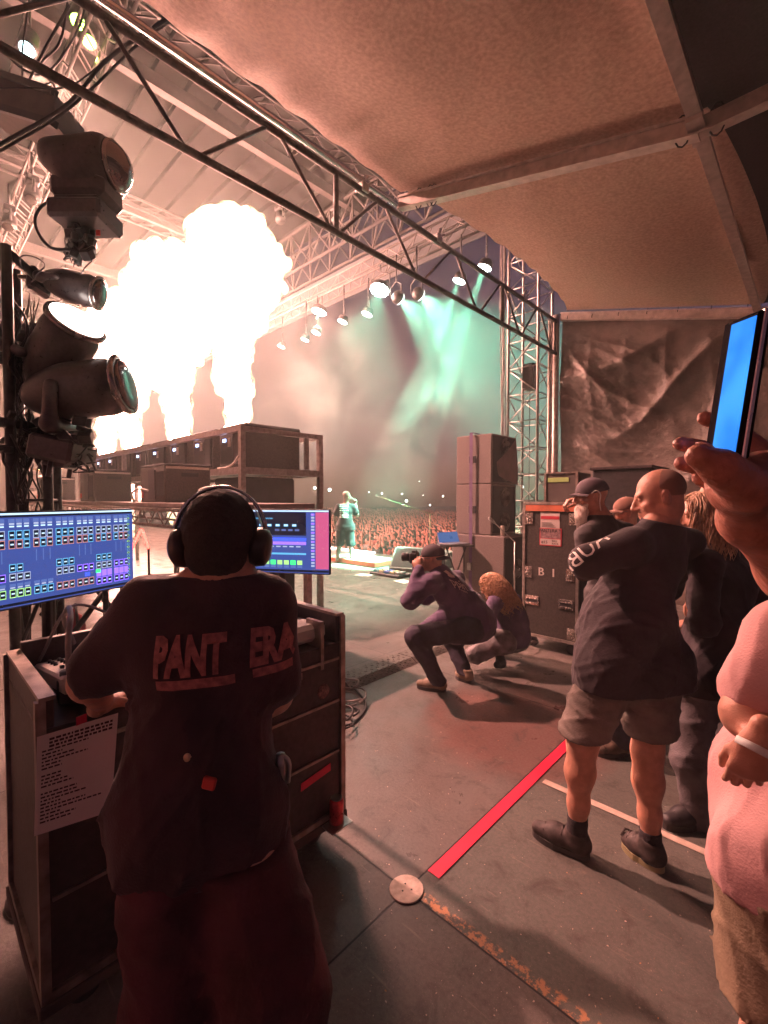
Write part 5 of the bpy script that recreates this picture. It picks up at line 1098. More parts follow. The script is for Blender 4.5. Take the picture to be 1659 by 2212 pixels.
b = MB(); b.bb((X1-.10, Y1-.13, ZT-.10), (X1+.008, Y1-.112, ZT+.12)); b.build('rack_rail', edge_d, T)
def butterfly(mb, c, n, u, w=.06, h=.07):
    c = V(c); n = V(n).normalized(); u = V(u).normalized(); r = u.cross(n); M = Matrix((r, u, n)).transposed()
    mb.box(c+n*.004, (w, h, .003), M, .002); mb.box(c+n*.010, (w*.62, h*.55, .004), M, .002); mb.tube([c+n*.012-r*w*.5, c+n*.024, c+n*.012+r*w*.5], .006, 6)
for y, z, nrm in ((Y1, .62, (0, 1, 0)), (Y1, .30, (0, 1, 0))):
    b = MB(); butterfly(b, (X1-.06, y+.003, z), nrm, (0, 0, 1), .03, .04); b.build('latch', steel, T)
for x in (X0+.1, X1-.1):
    for y in (Y0+.12, Y1-.10):
        b = MB(); b.lathe((x-.018, y, .05), (1, 0, 0), [(.03, 0), (.05, .004), (.05, .032), (.03, .036)], 16); b.build('wheel', rubber, T)
        b = MB(); b.bb((x-.03, y-.045, .098), (x+.03, y+.045, .118)); b.bb((x-.028, y-.02, .05), (x-.022, y+.02, .10)); b.bb((x+.022, y-.02, .05), (x+.028, y+.02, .10)); b.build('castor_fork', steel, T)
b = MB(); q_ = onx(699, 1494, X1+.003); b.lathe(q_-V((.002, 0, 0)), (1, 0, 0), [(.034, 0), (.034, .0015)], 28); b.build('round_badge', mat('badge_ring', (.30, .17, .15), .6, var=.6, scale=90, col2=(.06, .04, .04)), T)
b = MB(); a0, a1 = onx(650, 1702, X1+.004), onx(714, 1656, X1+.004); b.bar(a0+V((0, 0, .006)), a1+V((0, 0, .006)), .0016, .034, (1, 0, 0)) if False else b.slab(a0+V((0, 0, .018)), a0-V((0, 0, .018)), a1-V((0, 0, .018)), a1+V((0, 0, .018)), (.001, 0, 0)); b.build('red_tape', mat('gaffer_red', (.72, .02, .07), .5, var=.1), T)
b = MB(); a0 = onx(632, 1468, X1+.011); b.bb(a0-V((.001, .05, .014)), a0+V((.001, .05, .014))); b.build('paper_label', mat('label_cream', (.42, .30, .27), .8, var=.15), T)
# set list
pap = mat('paper', (.78, .70, .66), .85, var=.06, scale=5)
pc = [onx(*q, X1+.0145) for q in ((80, 1592), (255, 1540), (240, 1752), (74, 1806))]
T2 = thing('set_list', 'printed sheet taped to the left end of the mixing desk case', 'paper', tuple(pc[2])); b = MB()
b.slab(pc[0], pc[3], pc[2], pc[1], (.0012, 0, 0)); b.build('sheet', pap, T2)
b = MB(); rs = random.Random(6); ink = mat('ink', (.05, .03, .03), .8)
for i in range(24):
    t = .06+.86*i/24; lft = pc[0].lerp(pc[3], t); rgt = pc[1].lerp(pc[2], t); x = .14 if i < 3 else .06; end = (.93 if i < 3 else rs.choice((.3, .38, .45, .5, .62, .85)))
    if i in (9, 14): continue
    while x < end:
        w_ = rs.uniform(.02, .07); A = lft.lerp(rgt, x); B_ = lft.lerp(rgt, min(end, x+w_)); h_ = V((0, 0, .0034 if i < 3 else .0024)); n_ = V((.0018, 0, 0))
        b.add([A-h_+n_, B_-h_+n_, B_+h_+n_, A+h_+n_], [(0, 1, 2, 3)]); x += w_+.016
b.build('printed_lines', ink, T2); b = MB(); q_ = onx(176, 1556, X1+.019); b.slab(q_+V((0, -.014, .014)), q_+V((0, -.014, -.012)), q_+V((0, .014, -.009)), q_+V((0, .014, .017)), (.001, 0, 0)); b.build('red_tape', MATS['gaffer_red'], T2)
# consoles
conm = mat('console_grey', (.50, .43, .38), .45, var=.12, scale=12); knob = mat('knob_black', (.02, .02, .02), .4)
T = thing('mixing_console', 'pale sloping control surface with faders lying in the desk case', 'console', (-1.9, .7, ZT)); b = MB()
M_ = Matrix.Rotation(R(-9), 3, 'Y'); cc_ = V((-1.93, .66, ZT+.055)); b.box(cc_, (.23, .33, .028), M_, .008); b.build('console_body', conm, T)
b = MB()
for k in range(20):
    for j in range(3): b.lathe(cc_+M_@V((-.17+.05*j, -.29+.03*k, .028)), M_@V((0, 0, 1)), [(.007, 0), (.006, .012)], 8)
    b.box(cc_+M_@V((.03+.08*math.sin(k*1.7)**2, -.29+.03*k, .033)), (.009, .006, .006), M_, .002)
b.build('knobs', knob, T); b = MB()
for k in range(20): b.box(cc_+M_@V((.09, -.29+.03*k, .0283)), (.065, .0012, .0006), M_)
b.build('fader_slots', knob, T); b = MB(); b.box(cc_+M_@V((-.18, .2, .034)), (.035, .08, .006), M_, .002); b.build('red_module', tm, T)
T = thing('wireless_rack', 'grey padded top unit at the right end of the desk with small antenna', 'electronics', (-1.9, 1.2, ZT)); b = MB()
M_ = Matrix.Rotation(R(-4), 3, 'Y'); cc_ = V((-1.90, 1.20, ZT+.045)); b.box(cc_, (.235, .165, .040), M_, .02); b.build('unit_body', mat('unit_grey', (.36, .35, .31), .55, var=.12), T)
b = MB(); b.box(cc_+M_@V((-.16, .06, .06)), (.03, .018, .022), M_, .003); b.build('red_transmitter', tm, T); b = MB(); b.tube([cc_+M_@V((-.16, .06, .08)), cc_+M_@V((-.16, .07, .14))], .003, 5); b.tube([cc_+M_@V((-.1, .0, .04)), cc_+M_@V((-.02, .10, .12))], .003, 5); b.build('antenna', knob, T)
b = MB(); b.box(cc_+M_@V((-.05, .115, .052)), (.09, .03, .014), M_, .003); b.build('belt_pack', knob, T); b = MB(); b.box(cc_+M_@V((-.05, .115, .067)), (.05, .02, .001), M_); b.build('paper_label', pap, T)
# can on the dolly ledge, cup, loose cable
def can_geo(name, lab, c, m, r=.033, h=.115, cat='can'):
    T = thing(name, lab, cat, tuple(c)); c = V(c); b = MB(); b.lathe(c, (0, 0, 1), [(r*.8, 0), (r, .006), (r, h-.016), (r*.82, h)], 20); b.build('can_body', m, T); b = MB(); b.lathe(c+V((0, 0, h)), (0, 0, 1), [(r*.82, 0), (r*.80, .003), (r*.7, .001)], 20); b.box(c+V((.004, 0, h+.003)), (.010, .006, .001)); b.build('can_lid', steel, T)
q_ = onx(706, 1790, -1.575)
T = None
b = MB(); b.bb((X1+.022, Y1-.14, .155), (X1+.10, Y1-.02, .162)); b.build('ledge_plate', steel, bpy.data.objects['mixing_desk_case'])
can_geo('drink_can', 'red drink can standing on the low ledge of the mixing desk case', (X1+.055, Y1-.08, .163), mat('can_red', (.62, .05, .07), .3, .5, var=.3, scale=30))
T = thing('power_connector', 'black round connector with thick curved cable at the left end of the desk', 'connector', (-1.72, .3, 1.07)); b = MB(); c_ = V((-1.76, .36, .99)); b.lathe(c_, (0, 0, 1), [(.030, 0), (.034, .02), (.034, .07), (.026, .08), (.026, .1)], 18); b.build('plug', rubber, T)
b = MB(); b.tube(curve([c_+V((0, 0, .09)), c_+V((0, 0, .20)), c_+V((-.06, .02, .26)), c_+V((-.18, .04, .27)), c_+V((-.30, .05, .2)), c_+V((-.4, .1, .08))], 8), .009, 8); b.build('cable', mat('cable_grey', (.22, .19, .18), .5, var=.2), T)
T = thing('cable_bundle', 'several black cables looping behind the console', 'cable', (-2.1, .6, 1.0)); 
for k in range(6):
    rs = random.Random(k); b = MB(); b.tube(curve([(-2.18, .35+.13*k, 1.02), (-2.12, .45+.12*k, 1.16+rs.uniform(0, .08)), (-2.05, .62+.08*k, 1.10+rs.uniform(0, .06)), (-2.0, .78+.06*k, 1.05)], 8), .006, 6); b.build('cable', rubber if k % 2 else MATS['cable_grey'], T)

# ---------------------------------------------------------------- monitors
def monitor(lab, tl, tr, br, bl, cells, seed):
    tl, tr, br, bl = V(tl), V(tr), V(br), V(bl); r = (tr-tl).normalized(); u = (tl-bl).normalized(); n_ = r.cross(u).normalized(); w, h = (tr-tl).length, (tl-bl).length; c = (tl+br)/2; M = Matrix((r, u, n_)).transposed()
    T = thing('monitor', lab, 'monitor', tuple(c-u*h/2), 0, 'computer monitors behind the desk')
    b = MB(); b.box(c-n_*.014, (w/2+.006, h/2+.007, .012), M, .004); b.box(c-n_*.034-u*.02, (w*.3, h*.3, .012), M, .006); b.build('bezel', rubber, T)
    b = MB(); b.box(c+n_*.0, (w/2, h/2, .001), M); scr = bpy.data.materials.new('screen_blue'); scr.use_nodes = True; bs = scr.node_tree.nodes['Principled BSDF']
    bs.inputs['Base Color'].default_value = (.01, .01, .02, 1); bs.inputs['Roughness'].default_value = .3; bs.inputs['Specular IOR Level'].default_value = .25; bs.inputs['Emission Color'].default_value = (.026, .042, .16, 1); bs.inputs['Emission Strength'].default_value = 1.0; b.build('screen', scr, T)
    ui = MB(); G = {}
    def R_(key, x0, y0, x1, y1, lift=.0015):
        ui.mi = G.setdefault(key, len(G)); mb = ui; a = [c+r*(x*w-w/2)+u*(h/2-y*h)+n_*lift for x, y in ((x0, y1), (x1, y1), (x1, y0), (x0, y0))]; mb.add(a, [(0, 1, 2, 3)])
    cells(R_, random.Random(seed))
    cols = dict(dark=(.006, .008, .02, .5), cyan=(.07, .25, .42, 1.0), white=(.35, .50, .65, 1.0), blue=(.03, .06, .9, 1.3), green=(.03, .8, .12, 1.3), violet=(.20, .10, .75, 1.1), red=(.30, .05, .12, 1), brown=(.30, .13, .12, 1), lime=(.25, .5, .15, 1), grey=(.22, .25, .36, 1), mid=(.05, .08, .22, 1))
    ui.build('screen_tiles', [mat('ui_'+k, (.01, .01, .01), .3, emit=cols[k][:3], es=cols[k][3], var=0) for k in G], T)
    return T, M, c, n_, u, r
def cellsA(R_, rs):
    R_('white', 0, 0, 1, .02); R_('dark', 0, .02, 1, .045)
    def btn(x, y, w, h, frame_, txt='white'):
        R_(frame_, x, y, x+w, y+h, .0012); R_('dark', x+.004, y+.009, x+w-.004, y+h-.009, .0018); R_(txt, x+w*.25, y+h*.42, x+w*.75, y+h*.58, .0022)
    for g in range(7):
        gx = .02+g*.137
        for j in range(3):
            x = gx+j*.041
            R_('mid', x, .06, x+.035, .10); R_('grey', x+.004, .105, x+.033, .125); R_('white', x+.005, .135, x+.032, .15)
            if j < 3: btn(x, .185, .036, .095, 'cyan' if g in (1, 3) else 'grey'); btn(x, .285, .036, .095, 'brown' if (g+j) % 3 else 'cyan')
            if g in (0, 2, 4, 6): R_('mid', x+.014, .40, x+.02, .53)
            if g in (3, 5) or (g == 1 and j < 2): btn(x, .54, .036, .085, 'cyan')
            if g != 2: btn(x, .64, .036, .085, 'grey' if g % 2 else 'violet')
            if g < 3: R_('mid', x, .75, x+.034, .78); R_('grey', x+.003, .785, x+.03, .80); btn(x, .81, .036, .09, 'lime' if g < 2 else 'cyan')
            elif g < 5: btn(x, .81, .036, .09, 'brown')
            else: R_('violet', x, .74, x+.036, .82); btn(x, .83, .036, .09, 'violet')
    R_('blue', .62, .745, .655, .79, .0026); R_('green', .70, .73, .735, .77, .0026)
    for k in range(22): R_('lime' if k % 2 else 'cyan', .952, .06+k*.038, .972, .082+k*.038, .0012); R_('dark', .955, .064+k*.038, .969, .078+k*.038, .0018)
    R_('dark', 0, .955, 1, .985)
def cellsB(R_, rs):
    R_('white', 0, 0, 1, .02); R_('dark', 0, .03, .80, .40); R_('cyan', .05, .12, .5, .14)
    for k in range(6): R_('cyan', .30+k*.075, .22, .34+k*.075, .26, .002); R_('white', .305+k*.075, .225, .335+k*.075, .25, .0024)
    for k in range(4): R_('mid', .52+k*.06, .30, .56+k*.06, .33, .002)
    R_('blue', 0, .44, .80, .49); R_('violet', 0, .50, .80, .55); R_('green', .44, .49, .50, .53, .002)
    for k in range(12): R_('grey', .05+k*.06, .57, .09+k*.06, .59)
    R_('cyan', 0, .68, .80, .71)
    for k in range(8):
        R_('lime' if k % 3 else 'green', .30+k*.06, .80, .345+k*.06, .87, .002); R_('mid', .30+k*.06, .88, .345+k*.06, .92)
    for k in range(18): R_('grey' if k % 3 else 'violet', .845, .05+k*.048, .875, .08+k*.048, .002)
    R_('red', .885, .03, 1, .93); R_('dark', 0, .95, 1, .985)
zt = 1.597
a0, a1 = W(285, 1101, 2.12), W(0, 1103, 1.63); d_ = (a0-a1); d_.z = 0; d_.normalize(); tr = V((a0.x, a0.y, zt)); tl = tr-d_*.60; hh = V((0, 0, .345))
TA, MA, cA, nA, uA, rA = monitor('wide monitor at far left showing rows of framed button tiles', tl, tr, tr-hh, tl-hh, cellsA, 3)
tr = W(710, 1103, 2.48); tl = W(474, 1103, 2.60); tl.z = tr.z
TB, MB_, cB, nB, uB, rB = monitor('monitor with a dark panel and red strip, half hidden by the operator', tl, tr, tr-hh, tl-hh, cellsB, 4)
for T_, c_, n_, u_ in ((TA, cA, nA, uA), (TB, cB, nB, uB)):
    b = MB(); q_ = c_-n_*.05; b.tube([q_, q_-n_*.08, V((q_.x-n_.x*.08, q_.y-n_.y*.08, .0))], .02, 8); b.lathe((q_.x-n_.x*.08, q_.y-n_.y*.08, 0), (0, 0, 1), [(.16, 0), (.16, .012), (.02, .03)], 20); b.build('stand', dksteel, T_)

# ---------------------------------------------------------------- lamp tower on the left with moving heads
T = thing('lamp_tower', 'black steel tower at far left carrying moving heads and tangled cables', 'truss', tuple(V((W(70, 1077, 2.9).x, W(70, 1077, 2.9).y, 0))))
p1, p2, p3, p4 = [V((W(u, 1077, d).x, W(u, 1077, d).y, 0)) for u, d in ((26, 2.75), (104, 2.95), (124, 3.25), (46, 3.05))]
for p, zt_ in ((p1, 3.15), (p2, 2.65), (p3, 2.65), (p4, 3.15)):
    b = MB(); b.tube([p, p+V((0, 0, zt_))], .029, 10); b.build('post', dksteel, T)
b = MB(); rs = random.Random(1)
for z in np.arange(.2, 2.5, .48):
    for a, c in ((p1, p2), (p2, p3), (p3, p4), (p4, p1)):
        b.tube([a+V((0, 0, z)), c+V((0, 0, z+.48))], .012, 6); b.tube([a+V((0, 0, z)), c+V((0, 0, z))], .010, 6)
b.build('bracing', dksteel, T)
b = MB(); b.tube([p1+V((0, 0, 3.12)), p2+V((0, 0, 3.02)), p2+V((0, 0, 3.02))+(p2-p1)*.35], .025, 8); b.build('cross_arm', dksteel, T); b = MB(); b.tube([p1+V((0, 0, 2.1))-(p2-p1)*.4, p2+V((0, 0, 2.1))+(p2-p1)*.6], .03, 8); b.build('cross_arm', dksteel, T); b = MB(); b.tube([p1+V((0, 0, 1.95))-(p2-p1)*.4, p2+V((0, 0, 1.95))+(p2-p1)*.6], .02, 8); b.build('cross_arm', dksteel, T)
def cloom(u0, v0, u1, v1, d, n, seed, m, amp=.05, r=.006):
    rs = random.Random(seed)
    for k in range(n):
        A = W(u0+rs.uniform(-14, 14), v0, d+rs.uniform(-.1, .1)); B = W(u1+rs.uniform(-14, 14), v1, d+rs.uniform(-.1, .1)); pts = [A.lerp(B, t)+V((rs.uniform(-amp, amp), rs.uniform(-amp, amp), rs.uniform(-amp, amp))) for t in np.linspace(0, 1, 9)]
        b = MB(); b.tube(curve(pts, 6), r*rs.uniform(.7, 1.3), 6); b.build('cable', m, T)
cg = MATS['cable_grey']
cloom(30, 660, 40, 1080, 2.8, 9, 1, rubber); cloom(62, 650, 50, 1000, 2.9, 6, 2, cg, .04, .004); cloom(40, 930, 190, 970, 2.85, 8, 3, rubber, .05); cloom(60, 960, 190, 1010, 2.8, 6, 4, rubber, .06); cloom(150, 560, 180, 470, 2.8, 8, 5, rubber, .04); cloom(60, 1000, 90, 1300, 2.9, 6, 6, rubber, .05)
b = MB(); rs = random.Random(12)
for k in range(40):
    q_ = W(rs.uniform(10, 190), rs.uniform(890, 990), rs.uniform(2.7, 3.0)); b.box(q_, (rs.uniform(.01, .04), rs.uniform(.01, .04), rs.uniform(.01, .035)), Matrix.Rotation(rs.uniform(0, 3), 3, 'Z') @ Matrix.Rotation(rs.uniform(0, 1), 3, 'X'), .004)
b.build('clamp_cluster', dksteel, T)
for (u, v, rr_) in ((166, 960, .085), (176, 565, .075), (70, 580, .08)):
    if rr_: b = MB(); q_ = W(u, v, 2.75); b.tube([q_+_r*rr_*math.cos(a)*.8+V((0, 0, rr_*math.sin(a)*.9))+_f0*.03*math.sin(2*a) for a in np.linspace(-2.2, 3.2, 26)], .004, 6); b.build('safety_wire', rubber, T)
plas = mat('lamp_plastic', (.055, .042, .044), .32, scale=40, var=.25, bump=.15, bscale=60, spec=.6)
def moving_head(lab, c, ax, size, base_dir, base_len, group='moving head lamps on the black tower', lens=None, open_=True):
    c = V(c); ax = V(ax).normalized(); side = ax.cross(V((0, 0, 1))).normalized(); up = side.cross(ax); M = Matrix((side, ax, up)).transposed()
    T = thing('moving_head_lamp', lab, 'lamp', tuple(c), 0, group); s = SDF(.012, .05*size)
    s.ell(c, (.17*size, .20*size, .15*size), M); s.cone(c, c+ax*.17*size, .15*size, .165*size); s.ell(c-ax*.12*size, (.13*size, .16*size, .12*size), M); s.plane(c+ax*.27*size, ax)
    b = MB(); sdf_add(b, s); b.build('head_shell', plas, T)
    b = MB(); b.lathe(c+ax*.262*size, ax, [(.165*size, 0), (.172*size, .01), (.172*size, .03*size), (.15*size, .034*size)], 32)
    lr_ = b.build('lens_ring', mat('ring_metal', (.35, .32, .31), .25, .9), T)
    b = MB(); b.lathe(c+ax*(.262*size+.036*size), ax, [(.148*size, 0), (.13*size, .012), (.07*size, .02), (.0, .022)], 32); b.build('lens', lens or mat('lens_glass', (.25, .22, .22), .06, .9), lr_)
    bd = V(base_dir).normalized(); b = MB(); s = SDF(.012, .03)
    for q in (-1, 1): s.cone(c+side*q*.19*size-ax*.02, c+side*q*.17*size+bd*.22*size, .032*size, .04*size)
    s.cone(c-side*.17*size+bd*.22*size, c+side*.17*size+bd*.22*size, .045*size); sdf_add(b, s); b.build('yoke', plas, T)
    b = MB(); Mb = frame(side, bd); q0 = c+bd*(.22+.06+base_len/2)*size; b.box(q0, (.12*size, .15*size, base_len/2*size), Mb, .02); b.box(q0+bd*base_len*.5*size, (.06*size, .09*size, .03*size), Mb, .01)
    for q in (-1, 1): b.tube([q0+side*q*.1*size+bd*base_len*.5*size, q0+side*q*.1*size+bd*(base_len*.5+.09)*size], .014, 6)
    b.build('base', plas, T); return T
gl = mat('lens_lit_white', (1, .95, .9), .3, emit=(1, .86, .78), es=5)
# the big hooded one on top is modelled on its own
D_ = 2.75; T = thing('moving_head_lamp', 'uppermost moving head, big rounded black hood facing the flames above the tower', 'lamp', tuple(W(180, 492, D_)), 0, 'moving head lamps on the black tower')
s = SDF(.010, .06)
for o in (-.075, .075):
    k_ = _f0*o; s.cone(W(124, 343, D_)+k_, W(232, 340, D_)+k_, .045, .07); s.cone(W(140, 362, D_)+k_, W(220, 362, D_)+k_, .085, .10); s.cone(W(172, 388, D_)+k_, W(212, 388, D_)+k_, .095, .09)
s.plane(W(247, 360, D_), _r); b = MB(); sdf_add(b, s); b.build('head_shell', plas, T)
b = MB(); b.lathe(W(243, 360, D_), _r, [(.128, 0), (.132, .02), (.128, .035), (.105, .065), (.07, .09), (0, .105)], 32); b.build('lens_dome', mat('lens_glass', (.25, .22, .22), .06, .9), T)
b = MB(); b.lathe(W(246, 360, D_), _r, [(.134, 0), (.139, .008), (.139, .022), (.134, .028)], 32); b.build('lens_ring', mat('ring_metal', (.35, .32, .31), .25, .9), T)
b = MB(); q0, q1 = W(131, 398, D_), W(246, 444, D_); c_ = (q0+q1)/2; Mh = Matrix.Rotation(YAW, 3, 'Z'); b.box(c_, ((q1-q0).dot(_r)/2, .12, abs(q1.z-q0.z)/2), Mh, .03); b.build('yoke', plas, T)
b = MB(); q0, q1 = W(130, 452, D_), W(242, 492, D_); c_ = (q0+q1)/2; b.box(c_, ((q1-q0).dot(_r)/2, .13, abs(q1.z-q0.z)/2), Mh, .018); b.box(W(186, 448, D_), (.13, .10, .02), Mh, .01); b.build('base', plas, T)
b = MB(); rs = random.Random(31)
for k in range(26):
    t = rs.random(); q_ = W(186-18*t+rs.uniform(-38, 38)*(1-.6*t), 492+70*t, D_+rs.uniform(-.08, .1)); b.box(q_, (rs.uniform(.01, .035), rs.uniform(.01, .03), rs.uniform(.01, .035)), Matrix.Rotation(rs.uniform(0, 3), 3, 'Z') @ Matrix.Rotation(rs.uniform(0, 1), 3, 'X'), .004)
b.tube([W(186, 490, D_), W(168, 570, D_)], .022, 8); b.build('hook_clamp', dksteel, T)
b = MB(); b.box(W(212, 503, D_-.1), (.012, .004, .016), Mh, .002); b.build('red_tag', tm, T)
for r_, o_ in ((.085, 0), (.075, .02)): b = MB(); b.tube(curve([W(132, 446+o_*200, D_), W(98, 440, D_), W(76, 470, D_), W(84, 505, D_), W(110, 535, D_), W(150, 540, D_)], 8), .006 if o_ else .009, 6); b.build('power_cable', rubber, T)
ax_ = (_r*.60+_f0*-.30+V((0, 0, .62))).normalized(); moving_head('middle wash lamp with bright white glowing tilted lens', W(166, 694, 2.8)-ax_*.29, ax_, 1.0, (_r*-1+V((0, 0, .25))), .10, lens=gl)
moving_head('lowest moving head, long black body pointing right beside the flame roots', W(160, 846, 2.8), (_r*.95+_f0*.1+V((0, 0, .16))), 1.05, (_r*-.2+V((0, 0, -1))), .14)
moving_head('slim flat moving head wedged under the tower top bar', W(152, 618, 2.95), (_r*.93+_f0*.1+V((0, 0, -.22))), .62, (_r*-.9+V((0, 0, .1))), .10)
b = MB(); c_ = W(80, 765, 3.1); b.box(c_, (.055, .08, .19), Mh, .02); b.box(c_-V((0, 0, .22)), (.09, .09, .05), Mh, .02); tag(b.build('power_box', plas), 'dark upright box fixed inside the lamp tower', 'box')
T = thing('bare_lamp', 'small dazzling white lamp cluster glaring through the tower', 'lamp', tuple(W(65, 855, 3.3))); b = MB()
b.tube([W(30, 878, 3.3), W(62, 862, 3.3), W(96, 838, 3.3)], .028, 8); b.tube([W(62, 850, 3.32), W(50, 800, 3.35)], .010, 6); b.build('glowing_tube', mat('tube_glow', (1, .8, .7), emit=(1, .62, .48), es=9, var=0), T); b = MB(); b.tube([W(28, 886, 3.36), W(98, 846, 3.36)], .04, 8); b.build('housing', dksteel, T)
HL = ['unlit lamp hanging left of the uppermost moving head, lower one', 'unlit lamp hanging just left of the uppermost moving head, near its shoulder', 'unlit lamp hanging directly above the uppermost moving head', 'unlit lamp hanging at the top edge beside the canopy rail', 'unlit lamp behind the ladder truss, nearest the canopy corner', 'unlit lamp hanging above the tallest flame on its right', 'unlit lamp in front of the roof girder, right of the flames', 'unlit lamp touching the flame top on the right', 'unlit lamp at the left edge just above the tower top bar']
for k, (u, v, d) in enumerate(((70, 420, 10), (95, 300, 9), (150, 250, 10), (285, 60, 9), (700, 400, 15), (640, 390, 15), (725, 470, 15), (605, 470, 15), (20, 480, 11))):
    c = W(u, v, d); T = thing('hanging_lamp', HL[k], 'lamp', tuple(c), 0, 'unlit lamps hanging under the stage roof'); b = MB(); ax = V((.4, -.2, -1)).normalized(); b.lathe(c-ax*.2, ax, [(.06, 0), (.14, .06), (.16, .3), (.15, .36)], 14); b.build('housing', dksteel, T)
    b = MB(); b.bb(c+V((-.16, -.12, .22)), c+V((.16, .12, .36)), .02); b.tube([c+V((0, 0, .36)), c+V((0, 0, .9))], .03, 6); b.tube([c+V((-.18, 0, -.02)), c+V((-.18, 0, .26))], .025, 6); b.tube([c+V((.18, 0, -.02)), c+V((.18, 0, .26))], .025, 6); b.build('yoke', dksteel, T)
    if k % 2 == 0: b = MB(); b.lathe(c+ax*.165, ax, [(.13, 0), (.11, .01), (.02, .02)], 14); b.build('lens', MATS['lens_glass'], T)
# dark box truss section and panels at the top left, cables
T = thing('hanging_case', 'dark rectangular box hanging in the upper left corner', 'case', tuple(W(30, 215, 3.6)))
b = MB(); A = [W(-60, 140, 3.9), W(118, 200, 3.5), W(118, 268, 3.5), W(-60, 215, 3.9)]; b.slab(A[0], A[3], A[2], A[1], (V((_f0.x, _f0.y, 0))*.35)); b.build('box_shell', mat('box_brown', (.10, .075, .07), .6, var=.3), T)
b = MB()
for y in (0, 3): b.bar(A[y], A[1 if y == 0 else 2], .05, .05)
b.build('frame_bar', dksteel, T)
for k, pts in enumerate([((-60, 345), (90, 262), (160, 212), (230, 130), (330, 60), (400, 20)), ((-60, 360), (110, 262), (200, 190), (300, 95), (420, 10)), ((-40, 190), (60, 190), (150, 186), (230, 130), (380, 20)), ((150, 10), (95, 110), (70, 160), (60, 190)), ((150, -20), (130, 90), (90, 140), (120, 190)), ((60, 20), (48, 120), (58, 190), (120, 175)), ((-40, 60), (50, 150), (110, 150), (170, 60), (190, -20))]):
    T = thing('overhead_cable', ['thick black cable sweeping from the left edge up past the ladder truss', 'second black cable running just above the thickest one', 'thin cable crossing level with the hanging box before climbing', 'short cable dropping straight from the top edge at left', 'black cable curling beside the green lamps', 'slack cable loop left of the green lamps', 'cable sagging deeply across the top left corner'][k], 'cable', tuple(W(*pts[1], 3.0)), 0, 'cables across the upper left corner')
    b = MB(); b.tube(curve([W(u, v, 3.0+.12*k+.5*(i/len(pts))) for i, (u, v) in enumerate(pts)], 8), (.013, .010, .006, .010, .009, .007, .009)[k], 7); b.build('cable_run', rubber, T)
gg = mat('lens_green', (.3, 1, .1), emit=(.42, 1.0, .10), es=7, var=0); gc = mat('lens_cyan', (.5, 1, 1), emit=(.6, .95, 1), es=5, var=0)
for u, v, d, m_, lab in ((168, 48, 7.5, gg, 'upper green spotlight hung high at left'), (192, 92, 7.8, gg, 'lower green spotlight hung high at left'), (58, 108, 7.2, gc, 'pale cyan spotlight hung high at far left')):
    c = W(u, v, d); T = thing('roof_spotlight', lab, 'lamp', tuple(c)); ax = V((.3, -.2, -1)).normalized(); b = MB(); b.lathe(c-ax*.4, ax, [(.05, 0), (.13, .05), (.14, .3), (.12, .38)], 14); b.build('housing', dksteel, T)
    b = MB(); b.lathe(c, ax, [(.11, -.03), (.10, .01), (.03, .03)], 14); b.build('lens', m_, T); b = MB(); b.tube([c-ax*.35, c-ax*.35+V((0, 0, 1.2))], .02, 6); b.build('hanger', dksteel, T)
    if m_ is gc: spot('lamp_beam', c+ax*.06, V((-3.2, 4.6, .4)), (1, .45, .36), 6000, 50, .7, T, .15)  # added pink wash to brighten stack and case fronts; the lens is cyan
    if m_ is gg: spot('lamp_beam', c+ax*.06, W(360, 445, 10.5) if v < 60 else W(470, 520, 12), (.75, 1, .12), 900, 16, .8, T)

# ---------------------------------------------------------------- amplifiers on frame and bench
alf = mat('frame_steel', (.36, .29, .27), .4, .8, scale=18, var=.25)
ampf = mat('amp_tolex', (.085, .066, .06), .75, scale=50, var=.3, bump=.3, bscale=200); ampd = mat('amp_dark', (.04, .032, .033), .7, scale=40, var=.3); trimw = mat('amp_trim', (.6, .52, .46), .5, var=.15)
T = thing('amp_shelf_frame', 'long steel tube shelving frame holding the row of amplifier racks', 'frame', (-9, 3.6, 0)); XA, XB, YA, YB = -13.2, -5.40, 3.02, 4.29
for x in (XA, -9.95, XB):
    for y in (YA, YB):
        b = MB(); b.bb((x-.035, y-.035, 0), (x+.035, y+.035, 2.52)); b.build('post', alf, T)
b = MB()
for y in (YA, YB): b.bb((XA-.035, y-.035, 2.521), (XB+.035, y+.035, 2.59))
for x in (XA, XB): b.bb((x-.034, YA+.036, 2.522), (x+.034, YB-.036, 2.588))
b.bb((XB-.03, 4.02, 2.07), (XB+.03, 4.07, 2.52)); b.build('top_rail', alf, T); b = MB()
for x0_, x1_ in ((XA+.036, -9.986), (-9.914, XB-.036)):
    b.bb((x0_, YA-.03, 1.97), (x1_, YA+.03, 2.06)); b.bb((x0_, YB-.03, 1.97), (x1_, YB+.03, 2.06))
b.bb((XB-.03, YA+.036, 1.97), (XB+.03, YB-.036, 2.06)); b.build('shelf_rail', alf, T)
b = MB(); b.bb((XA+.04, YA+.032, 2.03), (XB-.04, YB-.032, 2.058)); b.build('shelf_board', ampd, T)
led = mat('led_blue', (.3, .5, 1), emit=(.35, .5, 1), es=4, var=0)
